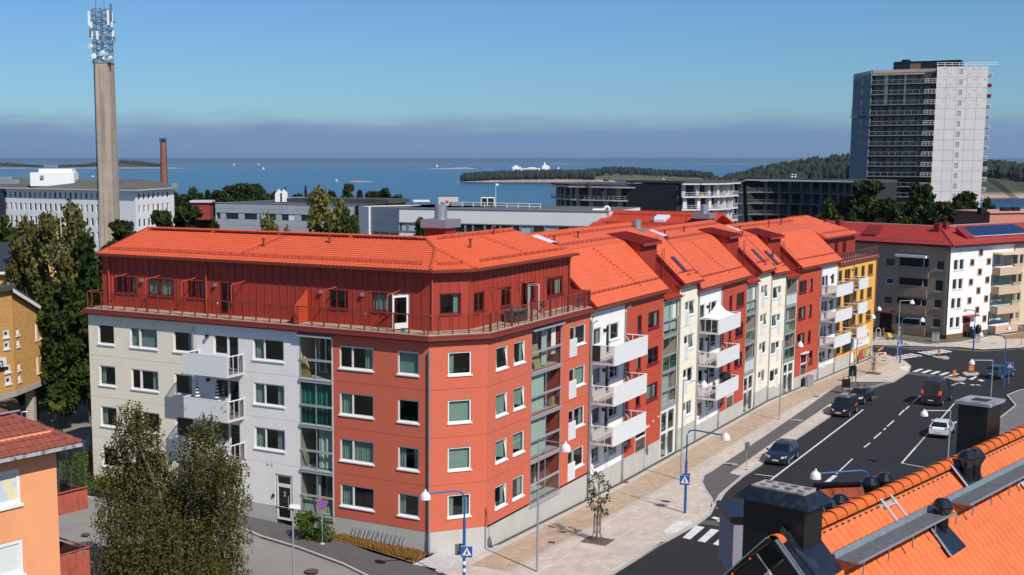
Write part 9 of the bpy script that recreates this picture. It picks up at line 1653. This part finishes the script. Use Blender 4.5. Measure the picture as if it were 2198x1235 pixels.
# ================================================================== people
def skin_body(name, verts, edges, radii, parent, m, root=0, lv=1):
 me = bpy.data.meshes.new(name); me.from_pydata([tuple(v) for v in verts], edges, []); o = bpy.data.objects.new(name, me); COL.objects.link(o); o.modifiers.new('s', 'SKIN'); s = o.modifiers.new('u', 'SUBSURF'); s.levels = s.render_levels = lv
 for i, r in enumerate(radii): me.skin_vertices[0].data[i].radius = (r, r); me.skin_vertices[0].data[i].use_root = (i == root)
 dg = bpy.context.evaluated_depsgraph_get(); m2 = bpy.data.meshes.new_from_object(o.evaluated_get(dg)); bpy.data.objects.remove(o); q = bpy.data.objects.new(name, m2); COL.objects.link(q); m2.materials.append(m); q.parent = parent; m2.polygons.foreach_set('use_smooth', [True]*len(m2.polygons)); return q
skinm = mat('skin', (.42, .22, .14), .6)
def person(loc, rz, label, stride=.35, hair=(.20, .07, .02), top=(.02, .02, .03), low=(.02, .03, .06), legs_bare=True, arms=.5, longhair=True):
 o = thing('person', label, 'person', loc, None, rz); s = stride
 v = [(0, 0, .95), (0, 0, 1.18), (0, .02, 1.42), (0, 0, 1.52), (0, .02, 1.66), (.16, .02, 1.40), (.21, -.02+arms*.05, 1.12), (.19, arms*.4, 1.0), (-.16, .02, 1.40), (-.21, -.02+arms*.05, 1.12), (-.19, arms*.4, 1.0), (.09, 0, .88), (.10, s*.55, .5), (.10, s*.75, .09), (.10, s*.75+.14, .05), (-.09, 0, .88), (-.10, -s*.30, .5), (-.10, -s*.95, .12), (-.10, -s*.95+.12, .05), (0, .02, 1.76)]
 e = [(0, 1), (1, 2), (2, 3), (3, 4), (4, 19), (2, 5), (5, 6), (6, 7), (2, 8), (8, 9), (9, 10), (0, 11), (11, 12), (12, 13), (13, 14), (0, 15), (15, 16), (16, 17), (17, 18)]
 r = [.14, .13, .15, .06, .10, .065, .045, .035, .065, .045, .035, .10, .065, .045, .045, .10, .065, .045, .045, .07]
 skin_body('body', v, e, r, o, skinm)
 skin_body('shirt', [(0, 0, 1.02), (0, 0, 1.2), (0, .02, 1.40), (.17, .02, 1.38), (.20, 0, 1.2), (-.17, .02, 1.38), (-.20, 0, 1.2)], [(0, 1), (1, 2), (2, 3), (3, 4), (2, 5), (5, 6)], [.155, .145, .165, .08, .065, .08, .065], o, mat('shirt_%d' % int(top[0]*1000+top[2]*77), top, .8))
 k = .52 if legs_bare else .1; P = lambda a, b, t: tuple(a[i]+(b[i]-a[i])*t for i in range(3))
 skin_body('trousers', [(0, 0, .98), v[11], P(v[11], v[12], .6 if legs_bare else 1.), v[15], P(v[15], v[16], .6 if legs_bare else 1.)]+([] if legs_bare else [v[13], v[17]]), [(0, 1), (1, 2), (0, 3), (3, 4)]+([] if legs_bare else [(2, 5), (4, 6)]), [.15, .112, .085, .112, .085]+([] if legs_bare else [.06, .06]), o, mat('trousers_%d' % int(low[0]*1000+low[2]*77), low, .8))
 skin_body('hair', [(0, -.01, 1.74), (0, -.05, 1.66)]+([(0, -.09, 1.5)] if longhair else []), [(0, 1)]+([(1, 2)] if longhair else []), [.095, .09]+([.05] if longhair else []), o, mat('hair_%d' % int(hair[0]*1000), hair, .7))
 for x in (.035, -.035): MB().lathe((x, .115, 1.70), [(0, .008), (.014, 0), (0, -.008)], 6, ax=(0, 1, 0)).build('eye', black, o)
 MB().lathe((0, .125, 1.665), [(.016, 0), (.012, .02), (0, .026)], 6, ax=(0, 1, 0)).build('nose', skinm, o); MB().box(-.025, .025, .108, .117, 1.612, 1.620).build('mouth', mat('lips', (.3, .08, .07), .6), o)
 for sx in (1, -1): MB().box(min(sx*.09, sx*.105), max(sx*.09, sx*.105), -.01, .03, 1.63, 1.70).build('ear', skinm, o)
 shoe = mat('white_shoes', (.7, .7, .7), .6)
 for q in (v[14], v[18]): MB().box(q[0]-.05, q[0]+.05, q[1]-.2, q[1]+.06, 0, .09).build('shoe', shoe, o)
 for sx, w in ((1, v[7]), (-1, v[10])):
  for f in range(5): mb = MB(); x = w[0]+(f-2)*.016; L = (.05, .085, .09, .085, .07)[f]; mb.tube([(x, w[1]+.02, w[2]-.01), (x+(f == 0)*.02*sx, w[1]+.03+L*.5, w[2]-.03), (x, w[1]+.03+L*.8, w[2]-.05)], .009, 5).build('finger', skinm, o)
 return o
p = GP(1894.5, 731); rzp = radians(-75); person(tuple(p+V((0, 0, .02))), rzp, 'red haired person in dark top and shorts walking behind a yellow stroller', .4)
q = p+V((1.0, .15, 0)); o = thing('stroller', 'yellow child stroller pushed by the red haired person', 'stroller', tuple(q)); yel = mat('stroller_yellow', (.72, .50, .01), .6); MB().hexa([q+V((-.25, -.25, .5)), q+V((.4, -.25, .4)), q+V((.4, .25, .4)), q+V((-.25, .25, .5)), q+V((-.4, -.25, 1.0)), q+V((.0, -.25, 1.05)), q+V((0, .25, 1.05)), q+V((-.4, .25, 1.0))]).build('hood', yel, o); MB().hexa([q+V((-.1, -.22, .4)), q+V((.55, -.22, .38)), q+V((.55, .22, .38)), q+V((-.1, .22, .4)), q+V((-.1, -.22, .52)), q+V((.55, -.22, .50)), q+V((.55, .22, .50)), q+V((-.1, .22, .52))]).build('seat', blk2, o); MB().tube([q+V((.5, 0, .3)), q+V((-.3, 0, .6)), q+V((-.65, 0, 1.0))], .025, 5).build('frame', greypole, o)
for dx in (-.25, .5):
 for dy in (-.25, .25): MB().lathe(q+V((dx, dy, .15)), [(0, .02), (.15, .02), (.15, -.02), (0, -.02)], 10, ax=(0, 1, 0)).build('wheel', rubber, o)
p = GP(1930, 726); person(tuple(p+V((0, 0, .02))), radians(20), 'person in dark top and pale blue jeans on the far pavement behind the lamp poles', .2, (.04, .03, .02), (.015, .015, .02), (.30, .36, .45), False, .2, False)
# ================================================================== sea, islands, far land, boats
SEA = -20.
def seamat():
 m = bpy.data.materials.new('sea_water'); m.use_nodes = True; t = m.node_tree; b = t.nodes['Principled BSDF']; b.inputs['Roughness'].default_value = .22; b.inputs['IOR'].default_value = 1.33; b.inputs['Specular IOR Level'].default_value = .16
 tcn = N(t, 'ShaderNodeTexCoord'); mp_ = N(t, 'ShaderNodeMapping'); mp_.inputs['Scale'].default_value = (.02, .10, 1); t.links.new(tcn.outputs['Object'], mp_.inputs[0]); n = N(t, 'ShaderNodeTexNoise'); n.inputs['Scale'].default_value = 3; n.inputs['Detail'].default_value = 6; t.links.new(mp_.outputs[0], n.inputs[0])
 bb = N(t, 'ShaderNodeBump'); bb.inputs['Strength'].default_value = .55; bb.inputs['Distance'].default_value = .6; t.links.new(n.outputs[0], bb.inputs['Height']); t.links.new(bb.outputs[0], b.inputs['Normal'])
 mp2 = N(t, 'ShaderNodeMapping'); mp2.inputs['Scale'].default_value = (.0012, .006, 1); t.links.new(tcn.outputs['Object'], mp2.inputs[0]); n2_ = N(t, 'ShaderNodeTexNoise'); n2_.inputs['Scale'].default_value = 2; n2_.inputs['Detail'].default_value = 7; t.links.new(mp2.outputs[0], n2_.inputs[0])
 r = N(t, 'ShaderNodeValToRGB'); t.links.new(n2_.outputs[0], r.inputs[0]); r.color_ramp.elements[0].position = .35; r.color_ramp.elements[1].position = .68; r.color_ramp.elements[0].color = (.004, .046, .105, 1); r.color_ramp.elements[1].color = (.008, .070, .145, 1); t.links.new(r.outputs[0], b.inputs['Base Color']); return m
mb = MB(); mb.face([(-26000, 380, SEA), (26000, 380, SEA), (26000, 26000, SEA), (-26000, 26000, SEA)]); mb.build('sea', seamat(), kind='structure')
rock = mat('island_rock', (.36, .27, .22), .9, noise=(.03, .25))
_t = rock.node_tree; _b = _t.nodes['Principled BSDF']; _s = _b.inputs['Base Color'].links[0].from_socket; _tc = N(_t, 'ShaderNodeTexCoord'); _sp = N(_t, 'ShaderNodeSeparateXYZ'); _t.links.new(_tc.outputs['Object'], _sp.inputs[0]); _r = N(_t, 'ShaderNodeMapRange'); _t.links.new(_sp.outputs[2], _r.inputs[0]); _r.inputs[1].default_value = -17.5; _r.inputs[2].default_value = -13
_m = N(_t, 'ShaderNodeMix', data_type='RGBA'); _t.links.new(_r.outputs[0], _m.inputs[0]); _t.links.new(_s, _m.inputs[6]); _m.inputs[7].default_value = (.045, .052, .028, 1); _t.links.new(_m.outputs[2], _b.inputs['Base Color'])
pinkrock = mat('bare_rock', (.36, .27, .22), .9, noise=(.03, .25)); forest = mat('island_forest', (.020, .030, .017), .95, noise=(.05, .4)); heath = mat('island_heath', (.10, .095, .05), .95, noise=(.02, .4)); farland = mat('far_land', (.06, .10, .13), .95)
def dist(y): return (HC-SEA)*2781./(y-HY)
def island(name, x0, x1, y, prof, depth=.25, label=None, trees=None, m=None, rough=.6, seed=1):
 """low rocky island whose shore lies at picture row y; prof: heights in metres along it"""
 random.seed(seed); D_ = dist(y); k = D_/2781.; X0, X1 = (x0-CX)*k, (x1-CX)*k; W = X1-X0; n = 44; rows = 7; mb = MB(); dp = W*depth if depth < 5 else depth; vs = []
 P = lambda t: li(t, [i/(len(prof)-1) for i in range(len(prof))], prof)
 for j in range(rows):
  s = j/(rows-1); f = sin(pi*min(1, s*1.0))**.7 if 0 < s < 1 else 0
  for i in range(n+1):
   t = i/n; e_ = sin(pi*t)**.4; zz = SEA-.6+P(t)*f*e_*(1+random.uniform(-.25, .25)*rough) if 0 < s < 1 else SEA-.6; vs.append(V((X0+W*t+random.uniform(-.01, .01)*W, D_+dp*(s-.0)*(.55+.45*e_)+random.uniform(-.02, .02)*dp, zz)))
 i0 = len(mb.v); mb.v += vs
 for j in range(rows-1):
  for i in range(n): a = i0+j*(n+1)+i; mb.f.append((a, a+1, a+n+2, a+n+1)); mb.m.append(0)
 o = mb.build(name, m or rock, kind='structure')
 if trees:
  cnt, hh, t0, t1 = trees; tb = MB(); random.seed(seed+50)
  for _ in range(cnt):
   t = random.uniform(t0, t1); s = random.uniform(.18, .9); f = sin(pi*s)**.7; c = V((X0+W*t, D_+dp*s*(.55+.45*sin(pi*t)**.4), SEA+P(t)*f*sin(pi*t)**.4-1)); H = hh*random.uniform(.6, 1.2); r = H*random.uniform(.16, .34); nn = 6; a0 = random.random()*6
   ring = [c+V((r*cos(a0+2*pi*q/nn)*random.uniform(.7, 1.2), r*sin(a0+2*pi*q/nn), H*random.uniform(.30, .5))) for q in range(nn)]; r2 = [c+V((r*.75*cos(a0+2*pi*q/nn)*random.uniform(.6, 1.2), r*.75*sin(a0+2*pi*q/nn), H*random.uniform(.7, .9))) for q in range(nn)]; top = c+V((0, 0, H))
   for q in range(nn): u = (q+1) % nn; tb.face([ring[q], ring[u], r2[u], r2[q]]); tb.face([r2[q], r2[u], top]); tb.face([c, ring[u], ring[q]])
  tag(tb.build(name.replace('rocky_', '')+'_wood', forest, kind='stuff'), label, 'wood')
 return o
island('island', 972, 1330, 391, [2, 5, 7, 8, 9, 10, 10, 9], .30, 'dark wood on the island in front of the white ferry', (1500, 15, .06, .86), rock, .5, 2)
island('island', 1150, 1560, 386, [3, 6, 12, 16, 14, 10, 10, 6], .35, 'dark wood along the heath covered island behind the curved building', (900, 13, .05, .95), heath, .5, 4)
island('rocky_islet', 898, 1031, 363.2, [1, 3, 4, 5, 5, 6, 9, 10, 6, 2], .12, None, None, pinkrock, .4, 5); island('rocky_islet', 1037, 1064, 363.6, [1, 2, 2, 1], .2, None, None, pinkrock, .4, 6); island('rocky_islet', 742, 808, 390.5, [1, 2.5, 3, 2.2, 2, 1], .15, None, None, pinkrock, .5, 7); island('rocky_islet', 719, 732, 390.5, [1, 2, 1.5, 1], .3, None, None, pinkrock, .5, 8)
island('island', -160, 112, 362, [30, 34, 34, 28, 20, 14, 8, 3], .2, 'dark wood on the island at the left picture edge', (700, 13, .0, .9), rock, .4, 9); island('island', 105, 410, 361.8, [3, 8, 14, 26, 32, 26, 16, 6, 2], .15, 'dark wood on the long island behind the concrete antenna tower', (800, 13, .05, .80), rock, .4, 10)
island('island', 60, 240, 357, [6, 10, 14, 10, 5], .15, None, None, rock, .4, 11)
island('rocky_islet', 570, 590, 357.2, [2, 2, 2], .2, None, None, rock, .4, 12)
# wooded hill on the mainland to the right
island('island', 1600, 2420, 425, [6, 14, 24, 30, 34, 36, 36, 36, 34, 34, 34], 420, 'pine wood on the hill beyond the tower block', (2600, 17, .03, .97), rock, .3, 13)
# far land strips
def strip_land(name, y, X, hs, seed, m):
 D_ = dist(y); k = D_/2781.; mb = MB(); random.seed(seed); n = 160; pr = None
 for i in range(n+1):
  x = (X[0]+(X[1]-X[0])*i/n-CX)*k; t = i/n; z = SEA+li(t, [j/(len(hs)-1) for j in range(len(hs))], hs)*random.uniform(.93, 1.07); q = (V((x, D_, SEA-1)), V((x, D_+120, SEA+(z-SEA)*.8)), V((x, D_+500, z)), V((x, D_+1500, z*.7)))
  if pr:
   for a in range(3): mb.face([pr[a], q[a], q[a+1], pr[a+1]])
  pr = q
 mb.build(name, m, kind='structure')
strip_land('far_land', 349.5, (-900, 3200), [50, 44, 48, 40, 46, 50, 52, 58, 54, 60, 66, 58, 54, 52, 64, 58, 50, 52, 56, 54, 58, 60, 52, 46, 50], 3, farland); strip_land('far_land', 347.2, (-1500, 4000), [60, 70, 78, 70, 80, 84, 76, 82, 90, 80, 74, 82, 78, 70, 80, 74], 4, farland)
island('rocky_islet', 1180, 1230, 352.6, [4, 6, 5, 3], .1, None, None, rock, .3, 14); island('rocky_islet', 1500, 1620, 352.2, [4, 5, 4, 5, 3], .06, None, None, rock, .3, 15)
# ferry behind the island
DF = 3900.; kf = DF/2781.; fx = lambda x: (x-CX)*kf; ship = mat('ship_white', (.82, .82, .82), .5); FE_ = thing('ferry', 'big white passenger ferry passing behind the wooded island', 'ferry', (fx(1140), DF, SEA))
hb = MB(); x0, x1 = fx(1098), fx(1196); w_ = 11
hb.ext([(x0, DF-w_, SEA-1), (x1-6, DF-w_, SEA-1), (x1+6, DF, SEA+14), (x1-6, DF+w_, SEA-1), (x0, DF+w_, SEA-1)], (0, 0, 10)); hb.build('hull', ship, FE_); MB().box(x0+3, fx(1160), DF-w_+1, DF+w_-1, SEA+9, SEA+18).build('superstructure', ship, FE_)
for z in (11, 14.2): MB().box(x0+6, fx(1156), DF-w_+.9, DF-w_+1.0, SEA+z, SEA+z+1.1).build('window_row', mat('ship_window', (.12, .14, .16), .3), FE_)
MB().box(x0+1, fx(1118), DF-w_+2, DF+w_-2, SEA+18, SEA+22).box(fx(1104), fx(1112), DF-5, DF+5, SEA+22, SEA+26).build('aft_house', ship, FE_); MB().box(fx(1163), fx(1180), DF-w_, DF+w_, SEA+9, SEA+23).build('bridge', ship, FE_); MB().box(fx(1165), fx(1177), DF-8, DF+8, SEA+23, SEA+27).box(fx(1168), fx(1171), DF-2, DF+2, SEA+27, SEA+35).build('mast_house', ship, FE_); MB().box(fx(1134), fx(1150), DF-3, DF+3, SEA+18, SEA+21).build('funnel', mat('ship_pale_blue', (.55, .62, .70), .5), FE_)
MB().box(fx(1160), fx(1196), DF-w_-.2, DF+w_, SEA+4, SEA+9.5).build('bow_band', mat('ship_blue', (.05, .15, .35), .5), FE_)
sail = mat('sail_cloth', (.85, .85, .84), .7)
def sailboat(x, y, hpx, label):
 D_ = dist(y); k = D_/2781.; X = (x-CX)*k; H = hpx*k; o = thing('sailboat', label, 'sailboat', (X, D_, SEA)); L = H*.7; MB().hexa([(X-L*.45, D_-1, SEA), (X+L*.5, D_-1, SEA), (X+L*.5, D_+1, SEA), (X-L*.45, D_+1, SEA), (X-L*.5, D_-1.4, SEA+1.4), (X+L*.62, D_, SEA+1.7), (X+L*.62, D_, SEA+1.7), (X-L*.5, D_+1.4, SEA+1.4)]).build('hull', sail, o); MB().ext([(X, D_, SEA+2), (X-L*.42, D_+.5, SEA+2.2), (X+.1, D_, SEA+H)], (.05, .3, 0)).build('mainsail', sail, o); MB().ext([(X+.3, D_, SEA+2), (X+L*.5, D_+.3, SEA+2), (X+.2, D_, SEA+H*.9)], (.05, .3, 0)).build('foresail', sail, o); MB().tube([(X, D_, SEA), (X, D_, SEA+H*1.03)], .12, 4).build('mast', greypole, o)
sailboat(502, 355.5, 6, 'white sailboat furthest left on the open sea'); sailboat(555, 354, 5, 'tiny white sailboat just right of the leftmost one'); sailboat(565, 363.5, 6, 'slim sailboat below the pair of small sailboats'); sailboat(938, 358, 6.5, 'white sailboat above the pink rock islet'); sailboat(721.5, 387.5, 5, 'white navigation beacon like sail by the tiny islet'); sailboat(1190, 346.9+4, 2.5, 'minute sail near the far shore right of the ferry')
b = dist(379); k = b/2781.; X = (198-CX)*k; o = thing('motorboat', 'small white motorboat on the water left of the antenna tower', 'motorboat', (X, b, SEA)); MB().hexa([(X-4, b-1, SEA-.2), (X+3, b-1, SEA-.2), (X+3, b+1, SEA-.2), (X-4, b+1, SEA-.2), (X-4.2, b-1.4, SEA+1), (X+4.5, b, SEA+1.2), (X+4.5, b, SEA+1.2), (X-4.2, b+1.4, SEA+1)]).build('hull', sail, o); MB().box(X-1.5, X+1, b-1, b+1, SEA+1, SEA+2.2).build('cabin', sail, o)
# ================================================================== haze
hz = bpy.data.materials.new('haze'); hz.use_nodes = True; t = hz.node_tree; t.nodes.clear(); o_ = N(t, 'ShaderNodeOutputMaterial'); pv = N(t, 'ShaderNodeVolumePrincipled'); pv.inputs['Density'].default_value = 2.9e-5; pv.inputs['Color'].default_value = (.55, .72, 1, 1); pv.inputs['Anisotropy'].default_value = .2; t.links.new(pv.outputs[0], o_.inputs['Volume'])
hz.cycles.homogeneous_volume = True if hasattr(hz.cycles, 'homogeneous_volume') else None
hb = MB().box(-24000, 24000, -200, 25500, -45, 130).build('haze', hz, kind='stuff')
